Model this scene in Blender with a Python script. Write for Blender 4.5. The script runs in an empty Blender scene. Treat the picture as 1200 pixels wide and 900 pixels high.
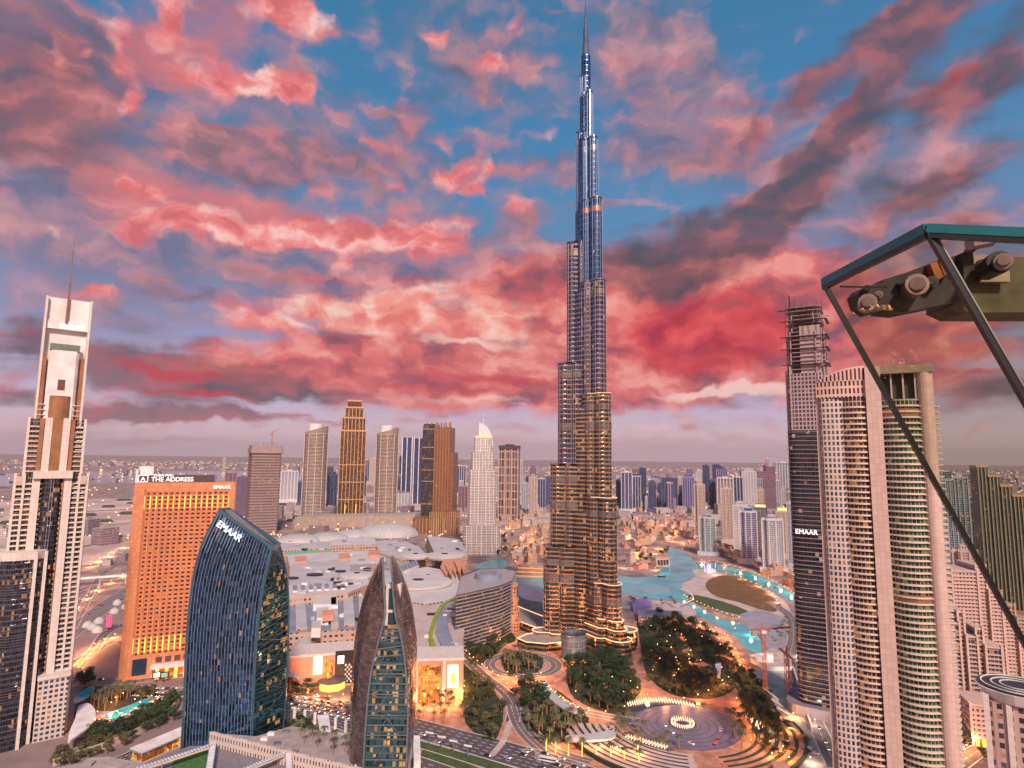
import bpy, bmesh, math, random
from mathutils import Vector, Matrix, noise as mnoise
rnd = random.Random(7)
S = bpy.context.scene
COL = S.collection
PI = math.pi
# ------------------------------------------------------------------ camera
CAM = Vector((0, 0, 217.0))
FPX = 715.0
PITCH = math.radians(6.8)
ROLL = math.radians(0.65)
_F = Vector((0, math.cos(PITCH), math.sin(PITCH)))
_R0 = Vector((1, 0, 0)); _U0 = Vector((0, -math.sin(PITCH), math.cos(PITCH)))
_R = _R0 * math.cos(ROLL) + _U0 * math.sin(ROLL)
_U = _U0 * math.cos(ROLL) - _R0 * math.sin(ROLL)
cam = bpy.data.cameras.new('camera'); camo = bpy.data.objects.new('camera', cam); COL.objects.link(camo)
cam.sensor_width = 36.0; cam.lens = FPX / 1200 * 36.0
cam.clip_start = 0.2; cam.clip_end = 90000
M = Matrix((_R, _U, -_F)).transposed().to_4x4(); M.translation = CAM
camo.matrix_world = M
S.camera = camo

def ray(px, py):
    return _F + _R * ((px - 600) / FPX) + _U * ((450 - py) / FPX)
def G(px, py, z=0.0):
    """ground point seen at a picture position"""
    d = ray(px, py)
    if d.z > -0.004: d.z = -0.004
    t = (z - CAM.z) / d.z
    return (CAM.x + d.x * t, CAM.y + d.y * t)
def AT(px, py, y):
    """point of the ray at forward distance y"""
    d = ray(px, py); t = y / d.y
    return Vector((d.x * t, y, CAM.z + d.z * t))
# ------------------------------------------------------------------ light
S.view_settings.view_transform = 'Standard'
S.view_settings.look = 'None'
S.view_settings.exposure = 0.35
S.view_settings.gamma = 1.0
S.view_settings.use_curve_mapping = False
SUN_EL = math.radians(38); SUN_AZ = math.radians(166)    # azimuth from +Y clockwise, the place the light comes from
sl = bpy.data.lights.new('sun', 'SUN'); sl.energy = 3.9; sl.angle = math.radians(8); sl.color = (1.0, 0.79, 0.68)
so = bpy.data.objects.new('sun', sl); COL.objects.link(so)
sd = Vector((math.sin(SUN_AZ) * math.cos(SUN_EL), math.cos(SUN_AZ) * math.cos(SUN_EL), math.sin(SUN_EL)))
so.rotation_euler = sd.to_track_quat('Z', 'Y').to_euler()

def lin(r, g, b):
    f = lambda c: (c / 255) / 12.92 if c <= 10 else ((c / 255 + 0.055) / 1.055) ** 2.4
    return (f(r), f(g), f(b), 1.0)
# ------------------------------------------------------------------ sky
W = bpy.data.worlds.new('World'); S.world = W; W.use_nodes = True
nt = W.node_tree; N = nt.nodes; L = nt.links
for n in list(N): N.remove(n)
def nd(t, **k):
    n = N.new(t)
    for a, b in k.items(): setattr(n, a, b)
    return n
def mth(op, a, b=None, c=None, clamp=False):
    n = nd('ShaderNodeMath', operation=op, use_clamp=clamp)
    for i, v in enumerate((a, b, c)):
        if v is None: continue
        if isinstance(v, (int, float)): n.inputs[i].default_value = v
        else: L.new(v, n.inputs[i])
    return n.outputs[0]
def vm(op, a, b):
    n = nd('ShaderNodeVectorMath', operation=op)
    for i, v in enumerate((a, b)):
        if isinstance(v, tuple): n.inputs[i].default_value = v
        else: L.new(v, n.inputs[i])
    return n.outputs[0]
def mixc(f, a, b):
    n = nd('ShaderNodeMix', data_type='RGBA')
    for i, v in ((0, f), (6, a), (7, b)):
        if isinstance(v, (int, float)): n.inputs[i].default_value = v
        elif isinstance(v, tuple): n.inputs[i].default_value = v
        else: L.new(v, n.inputs[i])
    return n.outputs[2]
def sstep(v, lo, hi):
    n = nd('ShaderNodeMapRange', interpolation_type='SMOOTHSTEP')
    L.new(v, n.inputs[0]); n.inputs[1].default_value = lo; n.inputs[2].default_value = hi
    return n.outputs[0]
tc = nd('ShaderNodeTexCoord'); sx = nd('ShaderNodeSeparateXYZ'); L.new(tc.outputs['Generated'], sx.inputs[0])
az = mth('ARCTAN2', sx.outputs[0], sx.outputs[1]); el = mth('ARCSINE', sx.outputs[2])
cb = nd('ShaderNodeCombineXYZ'); L.new(az, cb.inputs[0]); L.new(el, cb.inputs[1]); P0 = cb.outputs[0]
def nz(vec, scale, detail=4, rough=0.55, stretch=(1, 1), rot=0, off=0, color=False, dist=0):
    m = nd('ShaderNodeMapping'); L.new(vec, m.inputs[0])
    m.inputs['Rotation'].default_value = (0, 0, rot); m.inputs['Scale'].default_value = (stretch[0], stretch[1], 1)
    m.inputs['Location'].default_value = (off, off * 0.7, 0)
    n = nd('ShaderNodeTexNoise', noise_dimensions='2D'); L.new(m.outputs[0], n.inputs['Vector'])
    n.inputs['Scale'].default_value = scale; n.inputs['Detail'].default_value = detail; n.inputs['Roughness'].default_value = rough
    n.inputs['Distortion'].default_value = dist
    return n.outputs[1 if color else 0]
wc = nz(P0, 6, 3, 0.5, off=3.1, color=True)
wc2 = nz(P0, 22, 3, 0.55, off=9.1, color=True)
warp = vm('ADD', vm('MULTIPLY', vm('SUBTRACT', wc, (0.5, 0.5, 0.5)), (0.085, 0.05, 0.0)), vm('MULTIPLY', vm('SUBTRACT', wc2, (0.5, 0.5, 0.5)), (0.05, 0.03, 0.0)))
P1 = vm('ADD', P0, warp)
def azel(px, py):
    d = ray(px, py).normalized(); return (math.atan2(d.x, d.y), math.asin(d.z))
def blob(px, py, rx, ry, ang=0, amp=1.0, src=None):
    """soft ellipse on the sky, its size and slope measured in the photograph"""
    c = azel(px, py); a = math.radians(ang)
    e = azel(px + rx * math.cos(a), py - rx * math.sin(a)); q = azel(px + ry * math.sin(a), py + ry * math.cos(a))
    v = (e[0] - c[0], e[1] - c[1]); ra = math.hypot(*v); rb = math.hypot(q[0] - c[0], q[1] - c[1])
    m = nd('ShaderNodeMapping', vector_type='TEXTURE'); L.new(src or P1, m.inputs[0])
    m.inputs['Location'].default_value = (c[0], c[1], 0); m.inputs['Rotation'].default_value = (0, 0, math.atan2(v[1], v[0]))
    m.inputs['Scale'].default_value = (ra, rb, 1)
    g = nd('ShaderNodeTexGradient', gradient_type='SPHERICAL'); L.new(m.outputs[0], g.inputs[0])
    return g.outputs[1] if amp == 1.0 else mth('MULTIPLY', g.outputs[1], amp)
def total(items):
    t = None
    for b in items:
        v = blob(*b)
        t = v if t is None else mth('ADD', t, v)
    return t
nPuff = nz(P1, 13, 4, 0.46, (1, 1.9), off=1.7)
nPuf2 = nz(P1, 22, 3, 0.45, (1, 1.7), rot=0.15, off=5.2)
nBig = nz(P1, 5.5, 4, 0.55, (1, 1.8), off=8.3)
nDiag = nz(P0, 9, 5, 0.52, (0.55, 1.8), rot=-0.75, off=2.4, dist=0.3)
nStr = nz(P0, 11, 5, 0.55, (0.42, 2.9), rot=0.12, off=4.4, dist=0.35)
# clear air
ramp = nd('ShaderNodeValToRGB'); L.new(mth('MULTIPLY', el, 1.5), ramp.inputs[0])
cr = ramp.color_ramp; cr.elements[0].position = 0.0; cr.elements[0].color = lin(214, 184, 190)
cr.elements[1].position = 1.0; cr.elements[1].color = lin(58, 124, 166)
for p_, c_ in ((0.05, (224, 190, 200)), (0.12, (200, 178, 206)), (0.26, (150, 150, 188)), (0.42, (112, 134, 176)), (0.58, (84, 140, 184)), (0.75, (66, 132, 180))):
    e = cr.elements.new(p_); e.color = lin(*c_)
sky = nd('ShaderNodeTexSky', sky_type='NISHITA'); sky.sun_disc = False
sky.sun_elevation = SUN_EL; sky.sun_rotation = SUN_AZ; sky.air_density = 1.0; sky.dust_density = 2.0; sky.altitude = 200
skm = nd('ShaderNodeVectorMath', operation='SCALE'); L.new(sky.outputs[0], skm.inputs[0]); skm.inputs['Scale'].default_value = 0.10
c = mixc(0.90, skm.outputs[0], ramp.outputs[0])
def layer(c, mask, noise, lo, hi, colr, gain=1.0, nmix=0.9):
    """cover c with a cloud: mask says where, noise gives its torn edge"""
    v = mth('ADD', mask, mth('MULTIPLY', mth('SUBTRACT', noise, 0.5), nmix))
    f = sstep(v, lo, hi)
    if gain != 1.0: f = mth('MULTIPLY', f, gain)
    return mixc(f, c, colr)
def ramp2(v, stops):
    r = nd('ShaderNodeValToRGB'); L.new(v, r.inputs[0]); k = r.color_ramp
    k.elements[0].position = stops[0][0]; k.elements[0].color = lin(*stops[0][1])
    k.elements[1].position = stops[-1][0]; k.elements[1].color = lin(*stops[-1][1])
    for p_, c_ in stops[1:-1]:
        e = k.elements.new(p_); e.color = lin(*c_)
    return r.outputs[0]
# 1 wide mauve veil
m1 = total([(30, 130, 330, 200, 0, 1.1), (150, 240, 420, 110, -10, .7), (330, 60, 140, 90, 0, .5), (560, 60, 170, 80, -15, 1.0), (500, 190, 260, 90, 0, .75),
            (60, 330, 330, 120, 0, .55), (450, 330, 420, 120, 0, .7), (330, 170, 180, 70, 0, .6), (770, 90, 120, 130, -35, .6), (870, 165, 120, 80, 10, .95), (790, 175, 90, 60, 0, .8), (740, 60, 120, 90, -30, .8), (820, 110, 110, 60, 0, .6),
            (940, 230, 230, 90, 35, .8), (1090, 200, 230, 120, 20, .7), (1130, 330, 260, 150, 10, .9), (720, 180, 70, 60, 0, .5), (600, 290, 180, 60, 0, .6)])
nMix = mth('ADD', mth('MULTIPLY', nBig, 0.5), mth('MULTIPLY', nPuff, 0.5))
c = layer(c, m1, nMix, 0.10, 0.95, ramp2(nPuff, [(0.32, (118, 110, 134)), (0.47, (152, 124, 142)), (0.58, (186, 136, 144)), (0.7, (214, 156, 158))]), 0.78, 2.2)
mB = total([(40, 60, 260, 150, 0, 1.2), (60, 170, 260, 90, -20, .7)])
c = layer(c, mB, nBig, 0.3, 1.1, ramp2(nPuff, [(0.3, (112, 88, 98)), (0.7, (168, 100, 104))]), 0.75, 0.9)
m7 = total([(330, 185, 110, 50, -5, 1.0), (250, 165, 90, 40, 0, .7), (480, 150, 70, 50, 20, .9), (430, 200, 80, 40, -20, .8), (620, 265, 90, 40, 0, .7), (860, 170, 80, 50, 20, 1.0), (780, 180, 60, 40, 0, .7), (300, 205, 70, 24, 0, .8), (560, 100, 90, 50, -20, .6),
            (130, 150, 150, 60, -10, .8), (940, 110, 80, 40, 30, .7), (740, 110, 80, 60, -30, .6), (60, 80, 120, 70, 0, .8), (640, 190, 80, 40, 0, .7), (330, 320, 120, 30, -8, .6), (180, 330, 90, 24, 0, .6)])
c = layer(c, m7, nPuff, 0.2, 1.0, ramp2(nPuf2, [(0.35, (122, 94, 108)), (0.5, (160, 106, 114)), (0.65, (204, 122, 124))]), 0.66, 2.0)
# 2 red bank in the middle and to the right of the tall tower
m2 = total([(520, 395, 330, 100, -3, 1.3), (790, 385, 300, 120, 0, 1.9), (420, 445, 300, 48, 0, 1.0), (560, 440, 300, 60, 0, 1.0), (930, 345, 220, 80, 20, 1.2), (1080, 400, 300, 90, 15, 1.3), (650, 330, 120, 70, 0, .8),
            (690, 445, 260, 50, 0, 1.0), (330, 430, 150, 40, 5, .6)])
red = ramp2(nPuff, [(0.30, (140, 78, 92)), (0.44, (198, 92, 92)), (0.54, (226, 114, 106)), (0.68, (244, 158, 146))])
c = layer(c, m2, nStr, 0.10, 1.15, red, 0.93, 1.9)
m2b = total([(800, 385, 190, 75, 0, 1.2), (860, 400, 150, 60, 10, .8)])
c = layer(c, m2b, nDiag, 0.25, 1.0, ramp2(nPuff, [(0.3, (176, 50, 66)), (0.7, (228, 78, 84))]), 0.9, 0.7)
# 3 bright salmon puffs
m3 = total([(200, 262, 90, 26, -14, 1.2), (300, 268, 110, 26, -8, 1.5), (400, 270, 90, 30, -4, 1.4), (490, 285, 60, 32, -10, 1.3), (150, 275, 60, 18, -20, 1.0), (165, 222, 44, 12, -20, 1.1),
            (335, 15, 75, 34, -6, 1.5), (290, 100, 100, 28, -12, 1.4), (350, 112, 50, 24, -8, .9), (210, 25, 36, 50, -10, 1.1), (140, 45, 32, 70, 0, .8), (155, 118, 26, 36, -40, .9), (95, 62, 30, 14, 0, .7), (48, 55, 22, 24, 0, .6),
            (518, 165, 30, 22, 0, .9), (530, 200, 34, 26, 20, 1.1), (578, 195, 20, 22, 0, .8), (560, 222, 36, 16, 10, .9), (458, 215, 26, 20, 0, .85), (585, 72, 34, 26, 0, .9), (615, 28, 26, 26, 0, .6), (510, 45, 40, 20, 15, .6),
            (425, 170, 34, 20, -10, .6), (640, 168, 30, 18, 0, .6), (112, 338, 34, 15, 12, 1.2), (300, 372, 60, 24, -18, 1.2), (410, 303, 24, 14, 0, .8), (610, 245, 26, 16, 0, .7), (540, 262, 40, 20, 15, .6), (195, 183, 30, 16, -15, .6),
            (55, 270, 30, 12, -10, .5), (400, 135, 22, 16, 0, .3)])
sal = ramp2(nPuf2, [(0.3, (214, 108, 112)), (0.48, (238, 134, 134)), (0.6, (248, 164, 160)), (0.75, (253, 205, 196))])
m3h = total([(200, 240, 150, 50, -10, .8), (330, 262, 260, 60, -4, .9), (500, 290, 120, 50, -8, .8), (320, 20, 120, 60, -6, .8), (300, 105, 150, 50, -10, .8), (190, 45, 130, 90, 0, .9), (540, 200, 110, 60, 10, .7), (600, 60, 80, 60, 0, .5)])
c = layer(c, m3h, nPuff, 0.15, 1.0, lin(206, 118, 124), 0.8, 1.1)
c = layer(c, m3, nPuff, 0.12, 0.85, sal, 0.93, 1.35)
m3b = total([(480, 372, 170, 34, -2, 1.2), (520, 345, 90, 18, 4, 1.0), (590, 368, 60, 26, 0, 1.0), (400, 370, 120, 26, -6, .9), (620, 400, 90, 30, 0, .7), (330, 385, 70, 16, -16, 1.0)])
c = layer(c, m3b, nStr, 0.15, 1.0, ramp2(nPuf2, [(0.3, (232, 122, 116)), (0.5, (246, 160, 146)), (0.7, (252, 206, 190))]), 0.9, 1.2)
m3c = total([(560, 395, 80, 9, -3, 1.1), (850, 462, 150, 9, 3, 1.5), (910, 450, 100, 8, 3, 1.2), (340, 378, 46, 8, -20, 1.1), (500, 342, 50, 9, 8, .9), (560, 470, 130, 9, -1, .8), (1010, 430, 60, 10, 10, .5), (760, 505, 60, 8, 3, .6), (870, 510, 60, 9, 5, .5)])
c = layer(c, m3c, nStr, 0.2, 1.0, lin(250, 206, 196), 0.85, 0.8)
# 4 smoky streaks rising to the upper right, and their red undersides
m4 = total([(765, 300, 150, 55, 6, 1.5), (850, 285, 170, 60, 25, 1.6), (925, 240, 120, 52, 52, 1.3), (985, 170, 130, 55, 58, 1.2), (1060, 80, 150, 55, 48, 1.2), (1130, 110, 120, 45, 32, 1.2), (1180, 60, 110, 50, 35, 1.1), (1050, 240, 120, 34, 30, 1.0), (1130, 270, 110, 34, 30, 1.0), (1010, 60, 150, 32, 45, .9), (950, 120, 110, 26, 50, .7), (1120, 200, 150, 28, 30, .8), (1020, 225, 110, 24, 40, .7),
            (880, 150, 70, 26, 40, .6), (990, 290, 120, 28, 25, .9), (1150, 150, 80, 26, 25, .7), (1060, 30, 120, 40, 30, .8), (900, 210, 50, 22, 40, .4)])
c = layer(c, m4, nDiag, 0.15, 1.15, ramp2(nPuff, [(0.3, (84, 78, 88)), (0.5, (116, 84, 92)), (0.7, (168, 98, 100))]), 0.86, 2.2)
m4b = total([(1120, 95, 70, 20, 32, 1.0), (890, 160, 50, 26, 10, .8), (1000, 120, 40, 26, 50, .7), (860, 100, 0.1, 0.1, 0, 0.01)])
c = layer(c, m4b, nDiag, 0.15, 1.0, lin(168, 70, 66), 0.7, 0.8)
# 5 dark bands low on the left and far right
m5 = total([(190, 436, 200, 34, -6, 1.5), (60, 400, 170, 24, -4, .7), (330, 462, 220, 22, -2, .9), (170, 482, 190, 20, -3, 1.3), (260, 490, 170, 12, -2, .8), (170, 520, 170, 8, 0, .6), (30, 380, 70, 22, 0, .7), (1150, 465, 140, 36, 10, 1.0), (20, 460, 60, 26, 0, .8), (230, 350, 100, 16, -8, .7)])
c = layer(c, m5, nStr, 0.15, 0.95, ramp2(nPuff, [(0.3, (96, 78, 88)), (0.5, (134, 90, 98)), (0.7, (176, 88, 92))]), 0.85, 1.2)
m5b = total([(210, 440, 110, 12, -8, 1.2), (250, 466, 90, 8, -4, 1.1), (330, 490, 110, 8, -4, .8), (560, 440, 160, 14, -2, .8), (1150, 440, 90, 10, 5, .7), (30, 392, 60, 10, -6, .6), (520, 455, 200, 12, -2, .7)])
c = layer(c, m5b, nStr, 0.15, 0.9, lin(198, 66, 78), 0.8, 0.9)
m6 = total([(800, 522, 200, 11, 0, 1.2), (590, 508, 120, 10, 0, .8), (560, 525, 300, 10, 0, .7), (1000, 525, 140, 8, 0, .8)])
c = layer(c, m6, nStr, 0.3, 0.9, lin(206, 156, 160), 0.55, 0.8)
# the rest of the sky, behind the camera and overhead: sunset bank, broken cloud
back = sstep(mth('ABSOLUTE', az), 1.05, 1.7)
bc = ramp2(nBig, [(0.32, (120, 118, 160)), (0.48, (214, 140, 130)), (0.62, (250, 160, 110)), (0.75, (255, 196, 130))])
c = mixc(mth('MULTIPLY', mth('MULTIPLY', back, sstep(nStr, 0.3, 0.7)), sstep(el, 0.62, 0.28)), c, bc)
c = mixc(mth('MULTIPLY', mth('MULTIPLY', back, sstep(el, 0.22, 0.05)), 0.75), c, (1.3, 0.62, 0.26, 1))
# haze band on the horizon, and below it the haze colour of far ground
hz = sstep(el, 0.045, -0.005)
c = mixc(mth('MULTIPLY', hz, 0.75), c, lin(212, 178, 184))
bg = nd('ShaderNodeBackground'); wo = nd('ShaderNodeOutputWorld')
k = nd('ShaderNodeVectorMath', operation='SCALE'); L.new(c, k.inputs[0]); k.inputs['Scale'].default_value = 0.785 / 0.12
L.new(k.outputs[0], bg.inputs[0]); bg.inputs[1].default_value = 0.12
L.new(bg.outputs[0], wo.inputs[0])
W.cycles.sampling_method = 'MANUAL'; W.cycles.sample_map_resolution = 512
# ------------------------------------------------------------------ helpers
class MB:
    def __init__(s): s.v = []; s.f = []; s.uv = []; s.mi = []; s.n = 0
    def face(s, pts, uvs=None, mi=0):
        k = len(s.v); s.v.extend([tuple(p) for p in pts]); s.f.append(tuple(range(k, k + len(pts))))
        s.uv.append(uvs or [(p[0], p[1]) for p in pts]); s.mi.append(mi)
    def prism(s, poly, z0, z1, mi=0, cap=None, bottom=False, top=None, u0=0.0, closed=True):
        """walls from poly (ccw) at z0 to top (or poly) at z1, uv in metres"""
        t = top or poly; n = len(poly); u = u0; cap = mi if cap is None else cap
        for i in range(n if closed else n - 1):
            a, b = poly[i], poly[(i + 1) % n]; c, d = t[(i + 1) % n], t[i]
            w = math.hypot(b[0] - a[0], b[1] - a[1])
            s.face([(a[0], a[1], z0), (b[0], b[1], z0), (c[0], c[1], z1), (d[0], d[1], z1)], [(u, z0), (u + w, z0), (u + w, z1), (u, z1)], mi)
            u += w
        if cap >= 0 and closed:
            s.face([(p[0], p[1], z1) for p in t], None, cap)
            if bottom: s.face([(p[0], p[1], z0) for p in reversed(poly)], None, cap)
    def box(s, x0, x1, y0, y1, z0, z1, mi=0, bottom=True, cap=None):
        s.prism([(x0, y0), (x1, y0), (x1, y1), (x0, y1)], z0, z1, mi, cap, bottom)
    def beam(s, a, b, w, h=None, mi=0):
        a = Vector(a); b = Vector(b); h = h or w; d = (b - a)
        if d.length < 1e-6: return
        d.normalize(); up = Vector((0, 0, 1)) if abs(d.z) < 0.95 else Vector((0, 1, 0))
        r = d.cross(up).normalized() * w / 2; u = r.cross(d).normalized() * h / 2
        q = [a - r - u, a + r - u, a + r + u, a - r + u]; p = [x + (b - a) for x in q]
        for i in range(4): j = (i + 1) % 4; s.face([q[i], q[j], p[j], p[i]], None, mi)
        s.face(q[::-1], None, mi); s.face(p, None, mi)
    def tube(s, a, b, r0, r1, n=8, mi=0, caps=True):
        a = Vector(a); b = Vector(b); d = (b - a).normalized(); up = Vector((0, 0, 1)) if abs(d.z) < 0.95 else Vector((0, 1, 0))
        x = d.cross(up).normalized(); y = x.cross(d).normalized()
        A = [a + (x * math.cos(2 * PI * i / n) + y * math.sin(2 * PI * i / n)) * r0 for i in range(n)]
        B = [b + (x * math.cos(2 * PI * i / n) + y * math.sin(2 * PI * i / n)) * r1 for i in range(n)]
        for i in range(n): j = (i + 1) % n; s.face([A[j], A[i], B[i], B[j]], None, mi)
        if caps: s.face(A, None, mi); s.face(B[::-1], None, mi)
    def lathe(s, prof, n=24, mi=0, cx=0, cy=0, sx=1, sy=1):
        """prof: (radius, z) from bottom to top"""
        for (r0, z0), (r1, z1) in zip(prof, prof[1:]):
            for i in range(n):
                a = 2 * PI * i / n; b = 2 * PI * (i + 1) / n
                p = [(cx + r0 * math.cos(a) * sx, cy + r0 * math.sin(a) * sy, z0), (cx + r0 * math.cos(b) * sx, cy + r0 * math.sin(b) * sy, z0),
                     (cx + r1 * math.cos(b) * sx, cy + r1 * math.sin(b) * sy, z1), (cx + r1 * math.cos(a) * sx, cy + r1 * math.sin(a) * sy, z1)]
                rr = max(r0, r1)
                s.face(p, [(a * rr, z0), (b * rr, z0), (b * rr, z1), (a * rr, z1)], mi)
    def mesh(s, name, mats, smooth=False):
        me = bpy.data.meshes.new(name); me.from_pydata(s.v, [], s.f)
        for m in (mats if isinstance(mats, (list, tuple)) else [mats]): me.materials.append(m)
        ul = me.uv_layers.new(name='UVMap'); flat = [c for f in s.uv for uv in f for c in uv]
        ul.data.foreach_set('uv', flat); me.polygons.foreach_set('material_index', s.mi)
        if smooth:
            bm = bmesh.new(); bm.from_mesh(me); bmesh.ops.remove_doubles(bm, verts=bm.verts, dist=0.001); bm.to_mesh(me); bm.free()
            me.polygons.foreach_set('use_smooth', [True] * len(me.polygons))
        me.update(); return me
    def build(s, name, mats, parent=None, loc=(0, 0, 0), smooth=False):
        o = bpy.data.objects.new(name, s.mesh(name, mats, smooth)); COL.objects.link(o); o.location = loc
        if parent: o.parent = parent
        return o
def tag(o, label, cat, group=None, kind=None):
    o['label'] = label; o['category'] = cat
    if group: o['group'] = group
    if kind: o['kind'] = kind
    return o
def thing(name, label, cat, loc=(0, 0, 0), rz=0.0, group=None):
    o = bpy.data.objects.new(name, None); COL.objects.link(o); o.empty_display_size = 1
    o.location = loc; o.rotation_euler = (0, 0, rz); return tag(o, label, cat, group)
def obj(name, me, parent=None, loc=(0, 0, 0), rz=0.0, sc=None):
    o = bpy.data.objects.new(name, me); COL.objects.link(o); o.location = loc; o.rotation_euler = (0, 0, rz)
    if sc: o.scale = sc if isinstance(sc, tuple) else (sc, sc, sc)
    if parent: o.parent = parent
    return o
def struct(o): o['kind'] = 'structure'; return o
def rect(w, d, cx=0, cy=0): return [(cx - w / 2, cy - d / 2), (cx + w / 2, cy - d / 2), (cx + w / 2, cy + d / 2), (cx - w / 2, cy + d / 2)]
def ell(rx, ry, n=24, cx=0, cy=0, a0=0.0, a1=2 * PI):
    full = abs(a1 - a0 - 2 * PI) < 1e-6; m = n if full else n + 1
    return [(cx + rx * math.cos(a0 + (a1 - a0) * i / n), cy + ry * math.sin(a0 + (a1 - a0) * i / n)) for i in range(m)]
def scl(poly, k, cx=0, cy=0): return [(cx + (x - cx) * k, cy + (y - cy) * k) for x, y in poly]
def rrect(w, d, r, n=5, cx=0, cy=0):
    out = []
    for qx, qy, a in ((1, -1, -PI / 2), (1, 1, 0), (-1, 1, PI / 2), (-1, -1, PI)):
        for i in range(n + 1):
            t = a + PI / 2 * i / n; out.append((cx + qx * (w / 2 - r) + r * math.cos(t), cy + qy * (d / 2 - r) + r * math.sin(t)))
    return out
class SP:
    """a spot for a tower: picture column px at row py, at forward distance Y; turned to face the viewer"""
    def __init__(s, px, py, Y, turn=0.0):
        p = AT(px, py, Y); s.x = p.x; s.y = Y; s.px = px; s.Y = Y; th = math.atan2(p.x, Y)
        s.rz = -th + turn; s.mpp = Y * math.cos(th) / FPX; s.loc = (p.x, Y, 0)
    def z(s, py): return AT(s.px, py, s.Y).z
# ------------------------------------------------------------------ materials
MATS = {}
def newmat(name):
    m = bpy.data.materials.new(name); m.use_nodes = True; t = m.node_tree
    b = t.nodes['Principled BSDF']; return m, t, t.nodes, t.links, b
class NG:
    def __init__(s, t): s.t = t; s.N = t.nodes; s.L = t.links
    def n(s, ty, **k):
        n = s.N.new(ty)
        for a, b in k.items(): setattr(n, a, b)
        return n
    def put(s, sock, v):
        if isinstance(v, (int, float, tuple)): sock.default_value = v
        else: s.L.new(v, sock)
    def m(s, op, a, b=None, c=None, clamp=False):
        n = s.n('ShaderNodeMath', operation=op, use_clamp=clamp)
        for i, v in enumerate((a, b, c)):
            if v is not None: s.put(n.inputs[i], v)
        return n.outputs[0]
    def mix(s, f, a, b):
        n = s.n('ShaderNodeMix', data_type='RGBA')
        for i, v in ((0, f), (6, a), (7, b)): s.put(n.inputs[i], v)
        return n.outputs[2]
    def noise(s, scale, detail=3, vec=None, rough=0.55, sc=None):
        v = vec or s.n('ShaderNodeTexCoord').outputs['Object']
        if sc:
            mp = s.n('ShaderNodeMapping'); s.L.new(v, mp.inputs[0]); mp.inputs['Scale'].default_value = sc; v = mp.outputs[0]
        n = s.n('ShaderNodeTexNoise'); s.L.new(v, n.inputs['Vector']); n.inputs['Scale'].default_value = scale
        n.inputs['Detail'].default_value = detail; n.inputs['Roughness'].default_value = rough; return n.outputs[0]
    def rng(s, v, a, b, c=0.0, d=1.0):
        n = s.n('ShaderNodeMapRange'); s.put(n.inputs[0], v)
        for i, q in zip((1, 2, 3, 4), (a, b, c, d)): n.inputs[i].default_value = q
        return n.outputs[0]
def C4(c): return (c[0], c[1], c[2], 1.0)
def plain(name, col, rough=0.6, metal=0.0, var=0.18, scale=0.3, emit=None, es=0.0, bump=0.0, geo=False):
    """a real surface colour with soft wear"""
    m, t, N_, L_, b = newmat(name); g = NG(t)
    if var > 0:
        v = g.noise(scale, 4, vec=(g.n('ShaderNodeNewGeometry').outputs['Position'] if geo else None))
        lo = tuple(x * (1 - var) for x in col[:3]) + (1,); hi = tuple(min(1, x * (1 + var)) for x in col[:3]) + (1,)
        L_.new(g.mix(g.rng(v, 0.3, 0.7), lo, hi), b.inputs['Base Color'])
    else: b.inputs['Base Color'].default_value = C4(col)
    b.inputs['Roughness'].default_value = rough; b.inputs['Metallic'].default_value = metal
    if emit: b.inputs['Emission Color'].default_value = C4(emit); b.inputs['Emission Strength'].default_value = es
    if bump: 
        bn = g.n('ShaderNodeBump'); bn.inputs['Strength'].default_value = bump; L_.new(g.noise(scale * 3, 5), bn.inputs['Height']); L_.new(bn.outputs[0], b.inputs['Normal'])
    MATS[name] = m; return m
def glow(name, col, s):
    m, t, N_, L_, b = newmat(name); b.inputs['Base Color'].default_value = C4([x * .3 for x in col]); b.inputs['Emission Color'].default_value = C4(col); b.inputs['Emission Strength'].default_value = s
    MATS[name] = m; return m
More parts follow.
